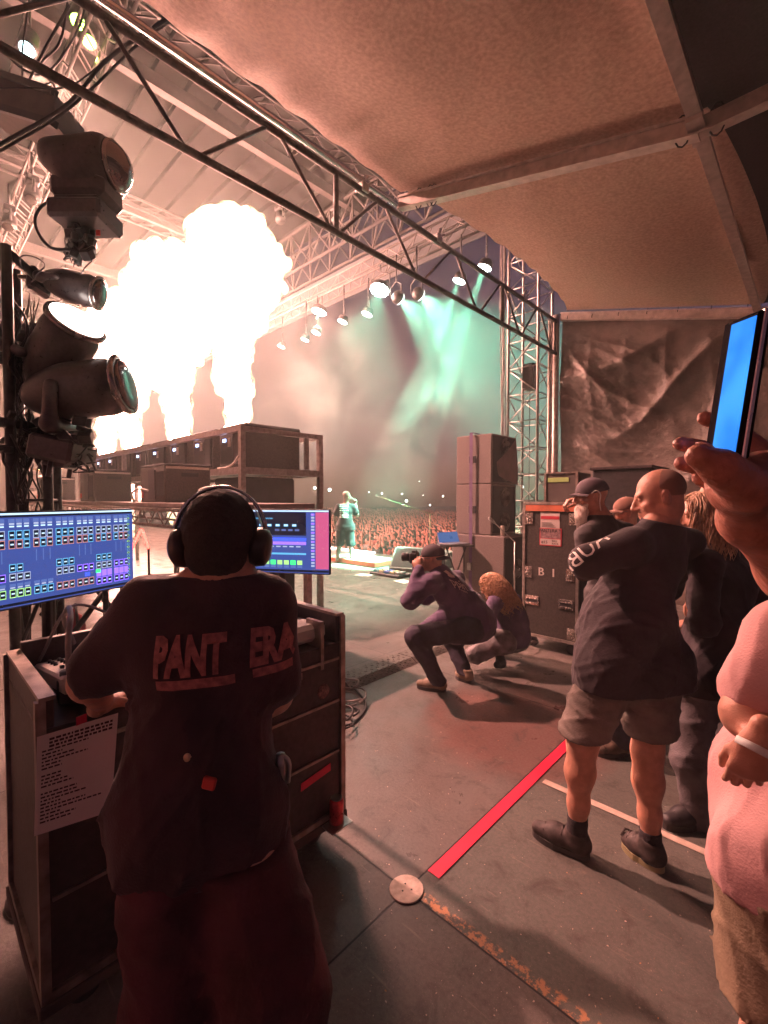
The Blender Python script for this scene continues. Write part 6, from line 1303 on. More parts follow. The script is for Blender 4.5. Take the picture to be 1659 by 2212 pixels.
for k in range(9):
    x1 = -5.5-.85*k-(.0 if k < 1 else .0); T = thing('amplifier_rack', 'amplifier rack %s on the long shelf frame' % ('nearest the corner post', 'second from the corner post', 'third from the corner post', 'fourth from the corner post', 'fifth from the corner post', 'sixth along, just past the middle post', 'seventh along, beyond the middle post', 'third from the far left end', 'nearest the far left end')[k] if k < 9 else '', 'amplifier', (x1-.35, 3.6, 2.06), 0, 'amplifier racks on the shelf frame')
    b = MB(); b.bb((x1-.66, 3.10, 2.06), (x1, 4.0, 2.60), .01); b.build('rack_case', ampf, T); b = MB(); b.bb((x1-.68, 3.12, 2.602), (x1+.02, 4.0, 2.655), .012); b.build('lid', ampd, T)
    b = MB(); b.bb((x1-.60, 3.085, 2.12), (x1-.25, 3.098, 2.54), .004); b.bb((x1-.6, 3.08, 2.30), (x1-.25, 3.084, 2.31)); b.bb((x1-.20, 3.06, 2.10), (x1-.02, 3.098, 2.56), .01); fp_ = b.build('front_panel', ampd, T)
    b = MB(); b.bb((x1-.52, 3.076, 2.43), (x1-.44, 3.083, 2.47)); b.build('display', led, fp_); b = MB(); b.bb((x1-.38, 3.076, 2.36), (x1-.31, 3.083, 2.48)); b.build('paper_label', trimw, fp_)
T = thing('equipment_bench', 'long truss bench in front of the shelf frame carrying guitar amplifiers', 'bench', (-8, 2.5, 0)); b = MB(); b.bb((-14, 2.1, 1.545), (-3.79, 2.95, 1.60), .006); b.build('bench_top', mat('bench_board', (.16, .11, .10), .6, var=.3), T)
b = MB()
for y in (2.14, 2.9):
    for z in (1.32, 1.515): b.tube([(-14, y, z), (-3.82, y, z)], .02, 8)
    for k in range(40): x = -13.9+.25*k; b.tube([(x, y, 1.32 if k % 2 else 1.51), (x+.25, y, 1.51 if k % 2 else 1.32)], .009, 5)
b.build('truss_rail', alf, T)
for x in (-3.86, -5.0, -7.2, -9.4, -11.6):
    for y in (2.14, 2.9): b = MB(); b.bb((x-.035, y-.03, 0), (x+.035, y+.03, 1.30)); b.build('leg', alf, T)
for i, (x1, zt_, w_, lab) in enumerate([(-5.78, 2.085, .82, 'largest guitar amplifier on the bench, nearest the operator'), (-8.78, 2.14, .86, 'middle guitar amplifier on the bench with a slot handle'), (-12.6, 2.15, .9, 'far guitar amplifier on the bench behind the lamp tower')]):
    T = thing('guitar_amplifier', lab, 'amplifier', (x1-.4, 2.5, 1.6), 0, 'guitar amplifiers on the bench'); b = MB(); b.bb((x1-w_, 2.2, 1.602), (x1, 2.78, zt_-.03), .012); b.build('cabinet', ampf, T); b = MB(); b.bb((x1-w_, 2.2, zt_-.028), (x1+.004, 2.78, zt_), .006); b.build('top_cap', ampd, T)
    b = MB(); b.bb((x1+.001, 2.215, zt_-.065), (x1+.008, 2.76, zt_-.034)); b.build('white_trim', trimw, T); b = MB(); b.bb((x1-w_*.62, 2.185, 1.64), (x1-w_*.35, 2.199, zt_-.07)); b.build('vent_panel', ampd, T); b = MB(); b.bb((x1+.001, 2.40, zt_-.16), (x1+.006, 2.62, zt_-.11), .004); b.build('handle_slot', rubber, T)
    b = MB(); b.bb((x1-w_+.04, 2.188, 1.66), (x1-w_+.1, 2.199, 1.74)); b.build('red_label', tm, T)
    b = MB()
    for k in range(9): b.bb((x1-w_*.30+.025*k, 2.19, 1.68), (x1-w_*.30+.025*k+.012, 2.199, zt_-.1))
    b.build('grille', ampd, T)
T = thing('speaker_cabinet', 'tall plain black cabinet standing under the end of the shelf frame', 'speaker', (-5.9, 3.5, 0)); b = MB(); b.bb((-6.3, 3.08, .02), (-5.5, 3.92, 1.94), .03); b.build('cabinet', mat('cab_black', (.03, .024, .027), .8, var=.3), T); b = MB(); b.bb((-6.2, 3.07, .1), (-5.6, 3.079, 1.85)); b.build('grille', ampd, T)
for k, pts in enumerate([((445, 1078), (430, 1060), (455, 1052), (480, 1058), (500, 1052)), ((290, 1085), (285, 1066), (300, 1056), (320, 1060)), ((470, 1012), (490, 1010), (505, 1000), (515, 985))]):
    b = MB(); b.tube(curve([W(u, v, 5.35-.0*k if k != 2 else 5.6) for u, v in pts], 8), .012, 7); T = thing('signal_lead', ['pale lead looping beside the largest bench amplifier', 'pale lead between the two bench amplifiers', 'pale lead dropping from the first amplifier rack'][k], 'cable', tuple(W(*pts[0], 5.4)), 0, 'pale leads around the amplifiers'); b.build('lead', trimw, T)
T = thing('rope_light', 'red glowing rope light hanging in an upside down V beside the left monitor', 'light', tuple(W(305, 1146, 3.4))); b = MB()
for a, c in (((285, 1184), (304, 1146)), ((307, 1147), (320, 1182))):
    for t in np.linspace(0, 1, 7): q_ = W(a[0]+(c[0]-a[0])*t, a[1]+(c[1]-a[1])*t, 3.4); b.ell(q_, (.011, .011, .014), None, 6)
b.build('glowing_beads', mat('bead_red', (1, .1, .08), emit=(1, .07, .05), es=3, var=0), T); b = MB(); b.tube([W(285, 1186, 3.41), W(305, 1145, 3.41), W(321, 1184, 3.41), W(322, 1240, 3.41), W(312, 1275, 3.41)], .008, 6); b.build('cord', rubber, T)
T = thing('fire_extinguisher', 'dark red extinguisher under the left monitor', 'extinguisher', tuple(V((W(156, 1077, 3.6).x, W(156, 1077, 3.6).y, 0)))); q_ = V((W(156, 1077, 3.6).x, W(156, 1077, 3.6).y, .22)); b = MB(); b.lathe(q_, (0, 0, 1), [(.06, 0), (.075, .02), (.075, .42), (.05, .50), (.02, .52), (.02, .56)], 20); b.build('cylinder', mat('ext_red', (.28, .03, .04), .4, var=.2), T); b = MB(); b.tube([q_+V((0, 0, .55)), q_+V((.03, 0, .60)), q_+V((.08, 0, .5)), q_+V((.085, 0, .2))], .01, 6); b.build('hose', rubber, T); b = MB(); b.lathe(q_-V((0, 0, .22)), (0, 0, 1), [(.12, 0), (.1, .2), (.07, .23)], 16); b.build('stand', ampd, T)
# stage truss legs and stands behind the left monitor
T = thing('stand_cluster', 'black folded stands and braces behind the desk at far left', 'stand', tuple(V((W(230, 1077, 3.3).x, W(230, 1077, 3.3).y, 0)))); b = MB()
for a, c in (((225, 1180, 3.3), (232, 1420, 3.3)), ((90, 1330, 3.1), (180, 1230, 3.4)), ((180, 1230, 3.4), (300, 1400, 3.4)), ((60, 1200, 3.1), (60, 1420, 3.1)), ((120, 1420, 3.1), (260, 1230, 3.5)), ((330, 1240, 3.4), (300, 1390, 3.4))): b.tube([W(*a), W(*c)], .02, 7)
b.build('tube_legs', dksteel, T)
T = thing('drum_kit', 'drum kit with bright cymbals far behind the lamp tower', 'drums', tuple(onz(95, 1180))); cy = mat('cymbal', (.9, .75, .5), .2, .9, var=.1); dr = mat('drum_shell', (.35, .30, .28), .4, .3)
for (u, v, r_) in ((62, 985, .28), (100, 995, .25), (120, 1010, .2), (82, 1015, .25), (150, 1000, .22)): q_ = W(u, v, 14.5); b = MB(); b.lathe(q_, (.2, .1, 1), [(r_, 0), (r_*.3, .03), (.02, .05)], 20); b.build('cymbal', cy, T); b = MB(); b.tube([q_, V((q_.x, q_.y, 0))], .015, 6); b.build('cymbal_stand', steel, T)
for (u, v, r_) in ((75, 1040, .25), (110, 1042, .22), (92, 1075, .4), (140, 1055, .22)): q_ = W(u, v, 14.7); b = MB(); b.lathe(q_-V((0, 0, .2)), (0, 0, 1), [(r_, 0), (r_, .4)], 20); b.tube([q_, V((q_.x, q_.y, 0))], .03, 6); b.build('drum', dr, T)

# ---------------------------------------------------------------- right side: speaker stack, flight case
spk = mat('speaker_paint', (.17, .135, .125), .7, scale=60, var=.2, bump=.3, bscale=160); spkd = mat('speaker_grille', (.02, .018, .02), .7, scale=60, var=.4)
def speaker(name, lab, p0, p1, group=None, cones=2, handle=True):
    p0, p1 = V(p0), V(p1); T = thing(name, lab, 'speaker', ((p0.x+p1.x)/2, (p0.y+p1.y)/2, p0.z), 0, group); b = MB(); b.bb(p0, p1, .012); b.build('cabinet', spk, T)
    b = MB(); b.bb((p1.x+.001, p0.y+.03, p0.z+.03), (p1.x+.012, p1.y-.03, p1.z-.03), .003); gr_ = b.build('grille', spkd, T)
    for k in range(cones):
        z = p0.z+(p1.z-p0.z)*(k+.5)/cones; b = MB(); yc = (p0.y+p1.y)/2; b.lathe((p1.x+.013, yc, z), (1, 0, 0), [(.15, 0), (.155, .012), (.14, .014), (.06, .004), (.04, .012), (0, .016)], 24); b.build('driver', mat('cone_gloss', (.10, .08, .075), .28, .3, var=.4), gr_)
    if handle:
        xm = p0.x+(p1.x-p0.x)*.45; zm = (p0.z+p1.z)/2+.0; b = MB(); b.bb((xm-.07, p0.y-.006, zm-.07), (xm+.11, p0.y-.001, zm+.07), .002); rp_ = b.build('recess_plate', mat('plate_grey', (.20, .17, .16), .5), T)
        b = MB(); b.bb((xm-.05, p0.y-.010, zm-.055), (xm+.09, p0.y-.0065, zm+.055), .001); b.build('recess', spkd, rp_); b = MB(); b.bb((xm+.005, p0.y-.02, zm-.055), (xm+.035, p0.y-.0105, zm+.055), .003); b.build('handle_bar', spk, rp_)
        b = MB(); b.bb((xm+.0, p0.y-.006, zm+.19), (xm+.012, p0.y-.001, zm+.25)); b.bb((xm-.01, p0.y-.006, zm+.17), (xm+.022, p0.y-.001, zm+.185)); b.build('socket', spkd, T)
speaker('speaker', 'upper of the two grey speaker boxes tied together', (-4.37, 6.34, 1.885), (-3.71, 7.14, 2.67), 'stacked grey speaker boxes'); speaker('speaker', 'lower of the two grey speaker boxes tied together', (-4.37, 6.34, 1.072), (-3.71, 7.14, 1.878), 'stacked grey speaker boxes')
speaker('subwoofer', 'wide grey subwoofer on the floor under the two speaker boxes', (-4.42, 6.30, .02), (-3.46, 7.10, 1.066), None, 1, False)
can_geo('drink_can', 'pale drink can standing on the corner of the subwoofer', (-3.56, 6.42, 1.068), mat('can_pale', (.62, .55, .48), .35, .5, var=.25, scale=30), .034, .16)
T = thing('ratchet_strap', 'purple strap running down the front of the speaker stack', 'strap', (-4.1, 6.2, 0)); b = MB(); xs = ony(1017, 1100, 6.27).x
b.sheet([[(xs-.028, 6.27, z), (xs+.028, 6.27, z)] for z in np.linspace(.06, 2.7, 12)]); b.sheet([[(xs+.028, 6.266, z), (xs-.028, 6.266, z)] for z in np.linspace(.06, 2.7, 12)]); b.bb((xs-.028, 6.266, 2.70), (xs+.028, 7.15, 2.704)); b.build('webbing', mat('strap_purple', (.13, .08, .17), .7, var=.2), T)
b = MB(); b.bb((xs-.04, 6.22, .5), (xs+.04, 6.262, .62), .008); b.build('ratchet', steel, T)
T = thing('umbrella_cloth', 'pinkish black triangular cloth folded over the speaker grille', 'cloth', tuple(onx(1095, 1010, -3.66))); P0, P1, P2, P3 = onx(1112, 948, -3.64), onx(1070, 998, -3.64), onx(1079, 1028, -3.64), onx(1113, 1048, -3.64)
b = MB(); b.sheet([[P0.lerp(P1, s_).lerp(P3.lerp(P2, s_), t_)+V((.02+.03*math.sin(3*s_+2*t_), 0, 0)) for s_ in np.linspace(0, 1, 10)] for t_ in np.linspace(0, 1, 12)]); b.build('cloth_sheet', mat('dusky_cloth', (.20, .12, .13), .7, var=.2), T); b = MB(); b.tube([P3, P3+V((0, -.02, -.9))], .008, 6); b.build('pole', dksteel, T)
def mic_stand(lab, base, h, boom, m, group='microphone stands'):
    base = V(base); T = thing('microphone_stand', lab, 'stand', tuple(base), 0, group); b = MB(); b.tube([base+V((0, 0, .02)), base+V((0, 0, h))], .011, 7); b.build('pole', m, T)
    b = MB(); b.lathe(base, (0, 0, 1), [(.14, 0), (.14, .015), (.02, .03)], 16); b.build('base', dksteel, T); b = MB(); b.tube([base+V((0, 0, h)), base+V((0, 0, h))+V(boom)], .008, 6); bo_ = b.build('boom', m, T); b = MB(); b.lathe(base+V((0, 0, h))+V(boom)*.93, V(boom), [(.015, 0), (.022, .06), (.026, .1), (.01, .12)], 10); b.build('capsule', steel, bo_)
bs_ = V((W(929, 1077, 10.6).x, W(929, 1077, 10.6).y, 0)); mic_stand('green lit vertical stand with long boom in front of the crowd', bs_, 1.30, (-_r*1.25+V((0, 0, .42))), mat('stand_green', (.35, .42, .25), .4, .4))
bs_ = W(1113, 1077, 6.3); bs_.z = 0; mic_stand('black stand with a silver bent arm beside the speaker grille', bs_, 1.05, (-_r*.30+V((0, 0, .28))), steel)
def lathe_stand(): pass
# tall flight case
T = thing('flight_case', 'tall black flight case stencilled B 1 standing on castors', 'flight case', (-2.0, 5.0, 0)); x0, x1, y0, y1, z0, z1 = -2.37, -1.78, 4.76, 5.42, .15, 1.60
b = MB(); b.bb((x0, y0, z0), (x1, y1, z1), .003); b.build('case_body', mat('case_black', (.055, .045, .04), .55, scale=60, var=.35, bump=.3, bscale=120), T); b = MB(); e_ = .014
for x in (x0, x1):
    for y in (y0, y1): b.bb((x-e_+(.0 if x == x0 else 0), y-e_, z0), (x+e_, y+e_, z1))
for z in (z0, z1-.0):
    for y in (y0, y1): b.bb((x0+e_, y-e_, z-e_), (x1-e_, y+e_, z+e_))
    for x in (x0, x1): b.bb((x-e_, y0+e_, z-e_), (x+e_, y1-e_, z+e_))
b.build('edging', edge, T)
b = MB(); b.bb((x0+.02, y0-.017, z1-.085), (x1-.02, y0-.002, z1-.02)); b.build('orange_band', mat('orange_paint', (.62, .18, .09), .5, var=.2), T)
def on_case(u, v): return ony(u, v, y0-.004)
for u, v in ((1143, 1120), (1238, 1122), (1139, 1235), (1232, 1243), (1234, 1371)):
    q_ = on_case(u, v); q_.x = min(max(q_.x, x0+.05), x1-.05); b = MB(); butterfly(b, q_, (0, -1, 0), (0, 0, 1), .045, .062); b.build('latch', mat('latch_zinc', (.72, .66, .6), .25, .9, scale=50, var=.25), T)
for u, v in ((1149, 1296), (1222, 1306)):
    q_ = on_case(u, v); b = MB(); b.box(q_-V((0, .003, 0)), (.078, .003, .052), None, .002); b.box(q_-V((0, .008, -.02)), (.06, .006, .006), None, .002); b.box(q_-V((0, .008, .03)), (.06, .006, .006), None, .002); hp_ = b.build('handle_plate', MATS['latch_zinc'], T); b = MB(); b.box(q_-V((0, .0075, .004)), (.062, .002, .018)); b.build('handle_recess', rubber, hp_)
b = MB(); q_ = on_case(1181, 1237); put_text(b, 'B  1', .125, q_-V((0, .001, 0)), (1, 0, 0), (0, 0, 1), .006); b.build('stencil', mat('stencil_white', (.7, .64, .58), .7, var=.1), T)
redm = mat('sticker_red', (.62, .05, .08), .5, var=.1)
b = MB(); q_ = on_case(1188, 1124); b.bb(q_-V((.105, .002, .085)), q_+V((.105, .001, .085))); ws_ = b.build('white_sticker', mat('sticker_white', (.66, .58, .54), .6, var=.08), T); b = MB(); b.bb(q_+V((-.10, -.0042, .012)), q_+V((.10, -.0025, .045))); b.build('sticker_band', redm, ws_); b = MB()
for k in range(4): b.bb(q_+V((-.09, -.0042, -.03-.014*k)), q_+V((.02+.015*k, -.0028, -.025-.014*k)))
b.build('sticker_lines', ink, ws_)
q_ = on_case(1190, 1152); q_.z -= .02; b = MB(); b.bb(q_-V((.125, .002, .115)), q_+V((.115, .001, .075))); rs_ = b.build('red_sticker', redm, T); b = MB(); b.bb(q_+V((-.115, -.0042, -.035)), q_+V((.105, -.0025, .068))); b.build('picture_panel', mat('sticker_picture', (.45, .28, .28), .6, var=.4, scale=40, col2=(.16, .09, .10)), rs_)
b = MB(); b.bb(q_+V((-.115, -.0042, -.105)), q_+V((.105, -.0025, -.042))); b.build('write_on_strip', MATS['sticker_white'], rs_); b = MB(); put_text(b, '#15', .045, q_+V((-.07, -.0055, -.078)), (1, 0, 0), (0, 0, 1), .002); put_text(b, 'BALI', .028, q_+V((.04, -.0055, -.062)), (1, 0, 0), (0, 0, 1), .001); put_text(b, 'RACK', .028, q_+V((.05, -.0055, -.090)), (1, 0, 0), (0, 0, 1), .001); put_text(b, 'PANTERA', .048, q_+V((-.03, -.0055, .045)), (1, 0, 0), (0, 0, 1), .001); b.build('handwriting', ink, rs_)
for x in (x0+.08, x1-.08):
    for y in (y0+.08, y1-.08): b = MB(); b.lathe((x, y-.018, .055), (0, 1, 0), [(.03, 0), (.055, .004), (.055, .032), (.03, .036)], 16); b.build('wheel', rubber, T); b = MB(); b.bb((x-.04, y-.03, .112), (x+.04, y+.03, .134)); b.build('castor_plate', steel, T)
T = thing('guitar_amplifier', 'small black amp head with pale green tape strip on top of the flight case', 'amplifier', (-2.1, 5.0, 1.61)); q0, q1 = ony(1178, 1085, 4.95), ony(1247, 1020, 4.95); b = MB(); b.bb((q0.x, 4.95, 1.616), (q1.x, 5.35, q1.z), .008); b.build('box_shell', mat('head_grey', (.11, .09, .08), .7, var=.2), T)
b = MB()
for x in (q0.x, q1.x): b.bb((x-.012, 4.938, 1.616), (x+.012, 4.962, q1.z+.006))
b.bb((q0.x+.012, 4.938, q1.z-.006), (q1.x-.012, 4.962, q1.z+.008)); b.build('metal_corner', edge_d, T); b = MB(); t0, t1 = ony(1183, 1042, 4.94), ony(1228, 1031, 4.94); b.bb((t0.x, 4.942, t0.z), (t1.x, 4.948, t1.z)); b.build('green_tape', mat('tape_green', (.42, .62, .20), .6, var=.1), T)
b = MB(); t0 = ony(1206, 1024, 4.94); b.bb((t0.x-.08, 4.94, t0.z-.012), (t0.x+.08, 4.948, t0.z+.015), .003); b.build('handle_slot', rubber, T)
T = thing('dark_case', 'plain black case beside the amp head behind the capped man', 'case', (-1.7, 5.6, 0)); b = MB(); b.bb((-1.75, 5.05, .1), (-1.2, 5.7, 1.95), .01); b.build('case_body', rubber, T); b = MB(); b.bb((-1.77, 5.03, 1.95), (-1.18, 5.72, 1.98), .004); b.build('lid', casem, T)
T = thing('cable_heap', 'black cables heaped on the floor between flight case and subwoofer', 'cable', (-2.6, 4.7, 0))
for k in range(9):
    rs = random.Random(k+40); c_ = V((-2.55+rs.uniform(-.25, .15), 4.75+rs.uniform(-.3, .3), .02)); b = MB(); b.tube(curve([c_+V((rs.uniform(-.25, .25), rs.uniform(-.25, .25), rs.uniform(0, .07))) for _ in range(7)], 6), .010, 6); b.build('cable', rubber if k % 3 else cg, T)
T = thing('cable_coil', 'grey cable coils lying beside the mixing desk case and the ramp end', 'cable', tuple(onz(745, 1540)))
for k, (u, v, r_) in enumerate(((738, 1535, .13), (750, 1510, .12), (735, 1560, .10), (760, 1500, .13), (722, 1540, .15), (745, 1475, .12))):
    c_ = onz(u, v, .02+.015*k); rs = random.Random(k); b = MB(); b.tube([c_+V((r_*math.cos(a)*(1+.15*math.sin(2*a+k)), r_*.9*math.sin(a), .012*math.sin(3*a+k))) for a in np.linspace(0, 6.1, 34)], .008, 7); b.build('cable', cg if k % 2 else rubber, T)
b = MB(); b.tube(curve([onz(700, 1450, .01), onz(745, 1470, .02), onz(790, 1520, .01), onz(765, 1560, .01), onz(730, 1570, .01)], 8), .010, 7); b.build('cable', rubber, T)
# cable ramp
T = thing('cable_ramp', 'black chequer plate cable ramp crossing the floor behind the photographer', 'ramp', (-3.0, 3.4, 0)); rm_ = mat('ramp_rubber', (.10, .085, .075), .5, scale=40, var=.4, bump=.5, bscale=60)
g = [(-3.20, .002), (-3.13, .045), (-2.95, .05), (-2.87, .002)]
for s0, s1 in ((2.62, 3.5), (3.51, 4.4), (4.41, 5.3), (5.31, 6.2)):
    b = MB(); n_ = 4; vs = [(x, s0, z) for x, z in g]+[(x, s1, z) for x, z in g]; b.add(vs, [(0, 1, 5, 4), (1, 2, 6, 5), (2, 3, 7, 6), (3, 0, 4, 7), (3, 2, 1, 0), (4, 5, 6, 7)])
    y = s0+.03; k = 0
    while y < s1-.03:
        for (xa, za), (xb, zb) in ((g[0], g[1]), (g[1], g[2]), (g[2], g[3])):
            for t in ((.3, .7) if k % 2 else (.1, .5, .9)):
                x = xa+(xb-xa)*t; z = za+(zb-za)*t; b.box((x, y, z+.001), (.004, .014, .003), Matrix.Rotation(R(45 if (k+int(t*10)) % 2 else -45), 3, 'Z'))
        y += .038; k += 1
    b.build('ramp_section', rm_, T)
# floor tapes and plates
T = None
def tape(name, lab, p0, p1, w, m, z=.004, th=.0015):
    p0, p1 = V(p0), V(p1); d = (p1-p0).normalized(); s_ = V((-d.y, d.x, 0))*w/2; b = MB(); b.slab(p0+s_+V((0, 0, z)), p1+s_+V((0, 0, z)), p1-s_+V((0, 0, z)), p0-s_+V((0, 0, z)), (0, 0, th)); o = b.build(name, m); tag(o, lab, 'tape'); return o
tape('red_floor_tape', 'broad bright red tape strip laid along the floor seam', (-1.190, 1.565, 0), (-1.190, 3.12, 0), .062, MATS['gaffer_red'])
tape('white_floor_tape', 'scuffed white tape line under the balding man', (-1.13, 2.54, 0), (-.2, 2.54, 0), .045, mat('tape_white', (.62, .50, .42), .6, scale=22, col2=(.42, .33, .27), detail=8), .003)
T = thing('floor_cover_plate', 'round pale scuffed metal disc where the floor seams cross', 'plate', (-1.227, 1.428, 0)); b = MB(); b.lathe((-1.227, 1.428, .002), (0, 0, 1), [(.072, 0), (.072, .003), (.070, .005)], 40); b.sm = [False]*len(b.sm); dk_ = b.build('disc', mat('disc_pale', (.58, .48, .42), .5, .3, scale=35, col2=(.36, .29, .24), detail=7), T); b = MB()
for k in range(3): b.lathe((-1.227+.022*math.cos(k*2.1+.4), 1.428+.022*math.sin(k*2.1+.4), .008), (0, 0, 1), [(.004, 0), (.004, .001)], 10)
b.build('screw', rubber, dk_)
b = MB(); rs = random.Random(77); cols_ = (mat('scrap_pale', (.55, .45, .38), .8), mat('scrap_orange', (.52, .28, .14), .8))
for i in range(420):
    u = rs.uniform(720, 1650); v = rs.uniform(1250, 2200); q_ = onz(u, v, .003); a = rs.uniform(0, 3); s_ = rs.uniform(.0015, .0055)
    if q_.length > 9: continue
    b.mi = 0 if rs.random() < .75 else 1; c0, c1 = math.cos(a)*s_, math.sin(a)*s_; b.add([q_+V((c0, c1, 0)), q_+V((-c1*.5, c0*.5, .002)), q_+V((-c0, -c1, 0)), q_+V((c1*.4, -c0*.5, 0))], [(0, 1, 2, 3)])
tag(b.build('floor_scraps', list(cols_)), 'tiny scraps of tape and paper scattered over the floor', 'scraps', None, 'stuff')
# things out on the stage
T = thing('pedal_board', 'guitar pedal board with teal and cream pedals on the stage floor', 'pedals', tuple(onz(840, 1245))); 
c_ = onz(842, 1243); Md = Matrix.Rotation(R(0), 3, 'Z'); b = MB(); b.box(c_+V((0, 0, .03)), (.42, .20, .03), Md, .01); b.build('board', rubber, T)
for k in range(5):
    m_ = (mat('pedal_teal', (.10, .42, .50), .4), mat('pedal_cream', (.6, .5, .3), .5), mat('pedal_blue', (.10, .2, .6), .4), MATS['pedal_cream'] if 'pedal_cream' in MATS else None, mat('pedal_grey', (.3, .3, .3), .4))[k]; b = MB(); b.box(c_+V((-.33+.16*k, .0, .085)), (.06, .11, .025), Md, .008); b.lathe(c_+V((-.33+.16*k, -.05, .11)), (0, 0, 1), [(.015, 0), (.013, .02)], 8); b.build('pedal', m_, T)
wp = mat('white_paper', (.75, .72, .68), .8, var=.04)
for k, (u, v, a, lab) in enumerate(((787, 1242, .2, 'white sheet on the stage floor left of the pedal board'), (872, 1256, -.2, 'white sheet on the stage floor right of the pedal board'))):
    c_ = onz(u, v, .006); Mz = Matrix.Rotation(a, 3, 'Z'); b = MB(); b.box(c_, (.18, .13, .002), Mz); tag(b.build('paper_sheet', wp, None), lab, 'paper', 'sheets on the stage floor')
T = thing('stage_riser', 'low flat riser with red edge and oval line emblem beside the singer', 'riser', tuple(onz(805, 1222))); c_ = onz(803, 1218); b = MB(); b.bb(c_+V((-1.3, -.45, .0)), c_+V((.55, .45, .13)), .01); b.build('platform', mat('riser_green', (.16, .20, .17), .5, var=.2), T)
b = MB(); b.bb(c_+V((-1.3, -.462, .02)), c_+V((.55, -.452, .12))); b.bb(c_+V((.552, -.45, .02)), c_+V((.562, .45, .12))); b.build('red_edge', mat('riser_red', (.5, .12, .07), .5), T)
b = MB(); em_ = mat('emblem_white', (.65, .65, .6), .6)
for r_ in (.30, .22): pts = [c_+V((-.35+r_*1.9*math.cos(a), r_*math.sin(a), .134)) for a in np.linspace(0, 6.283, 37)]; b.tube(pts, .012, 4)
b.tube([c_+V((-.5, -.15, .134)), c_+V((-.5, .18, .134)), c_+V((-.3, .18, .134)), c_+V((-.3, .02, .134)), c_+V((-.5, .02, .134))], .014, 4); b.build('emblem', em_, T)
def wedge(lab, c, yaw, w=.6, d=.5, h=.36):
    T = thing('monitor_wedge', lab, 'speaker', tuple(c), 0, 'stage monitor wedges'); Mz = Matrix.Rotation(yaw, 3, 'Z'); P_ = lambda x, y, z: V(c)+Mz@V((x, y, z)); pr = [(-d/2, 0), (d/2, 0), (d/2, h), (d*.15, h), (-d/2, .08)]
    b = MB(); vs = [P_(-w/2, y, z) for y, z in pr]+[P_(w/2, y, z) for y, z in pr]; b.add(vs, [(0, 1, 2, 3, 4), (9, 8, 7, 6, 5)]+[((i+1) % 5, i, 5+i, 5+(i+1) % 5) for i in range(5)]); b.build('cabinet', mat('wedge_grey', (.20, .20, .19), .7, var=.2), T)
    b = MB(); n_ = V((0, -(h-.08), d*.65)); A = [P_(x, y, z)+Mz@(V((0, -.010, .012))) for x, y, z in ((-w/2+.04, -d/2+.04, .10), (w/2-.04, -d/2+.04, .10), (w/2-.04, d*.12, h-.02), (-w/2+.04, d*.12, h-.02))]; b.slab(*A, Mz@V((0, -.004, .005))); b.build('grille', spkd, T)
q_ = onz(886, 1232); wedge('large pale grey monitor wedge just left of the photographer', q_, R(20), .8, .6, .5); q_ = onz(955, 1222); wedge('dark monitor wedge behind the photographer', q_, R(-30), .6, .5, .36)
T = thing('laptop_stand', 'folding stand holding a blue lit laptop beside the subwoofer', 'stand', tuple(onz(975, 1275))); c_ = W(985, 1180, 7.2); b = MB(); zf = c_.z
for sx in (-1, 1): b.tube([c_+_r*.16*sx, V((c_.x, c_.y, 0))-_r*.16*sx], .012, 6); b.tube([c_+_r*.16*sx+_f0*.2, V((c_.x, c_.y, 0))+_r*.16*sx+_f0*.2], .012, 6)
b.build('leg', dksteel, T); b = MB(); b.box(c_+_f0*.1+V((0, 0, .012)), (.27, .18, .012), Matrix.Rotation(YAW, 3, 'Z'), .004); b.build('shelf', rubber, T)
T = thing('laptop', 'open laptop with blue screen on the folding stand', 'laptop', tuple(c_)); Ml = Matrix.Rotation(YAW+.5, 3, 'Z'); b = MB(); b.box(c_+_f0*.1+V((0, 0, .034)), (.20, .14, .009), Ml, .003); b.build('keyboard_half', mat('laptop_grey', (.2, .2, .22), .4, .5), T); Ms = Ml @ Matrix.Rotation(R(-70), 3, 'X'); b = MB(); b.box(c_+_f0*.1+Ml@V((0, .17, .1)), (.20, .11, .004), Ml@Matrix.Rotation(R(68), 3, 'X')); b.build('screen_half', mat('laptop_screen', (.02, .03, .06), .3, emit=(.05, .12, .3), es=.5, var=0), T)
T = thing('led_strip', 'bright white light strip along the front edge of the stage', 'light', (-11, 9.75, 0)); b = MB(); b.bb((-13.6, 9.62, .002), (-9.6, 9.70, .05)); b.build('glowing_strip', mat('strip_glow', (1, .9, .85), emit=(1, .86, .80), es=3.0, var=0), T); b = MB(); b.bb((-13.62, 9.701, .002), (-9.58, 9.74, .06)); b.build('housing', steel, T)
T = thing('crowd_barrier', 'dark barrier banner with pale lettering at the stage front', 'barrier', (-9, 10.6, -1.8)); b = MB(); b.bb((-20, 10.6, -1.8), (-1, 10.66, -.72)); b.build('panel', rubber, T); b = MB()
for x in (-9.4, -8.6, -7.6): put_text(b, 'KBS', .42, (x, 10.59, -.98), (1, 0, 0), (0, 0, 1), .01)
b.build('lettering', wm, T)
lm = mat('far_lamp', (1, 1, .95), emit=(.85, 1, .9), es=7, var=0)
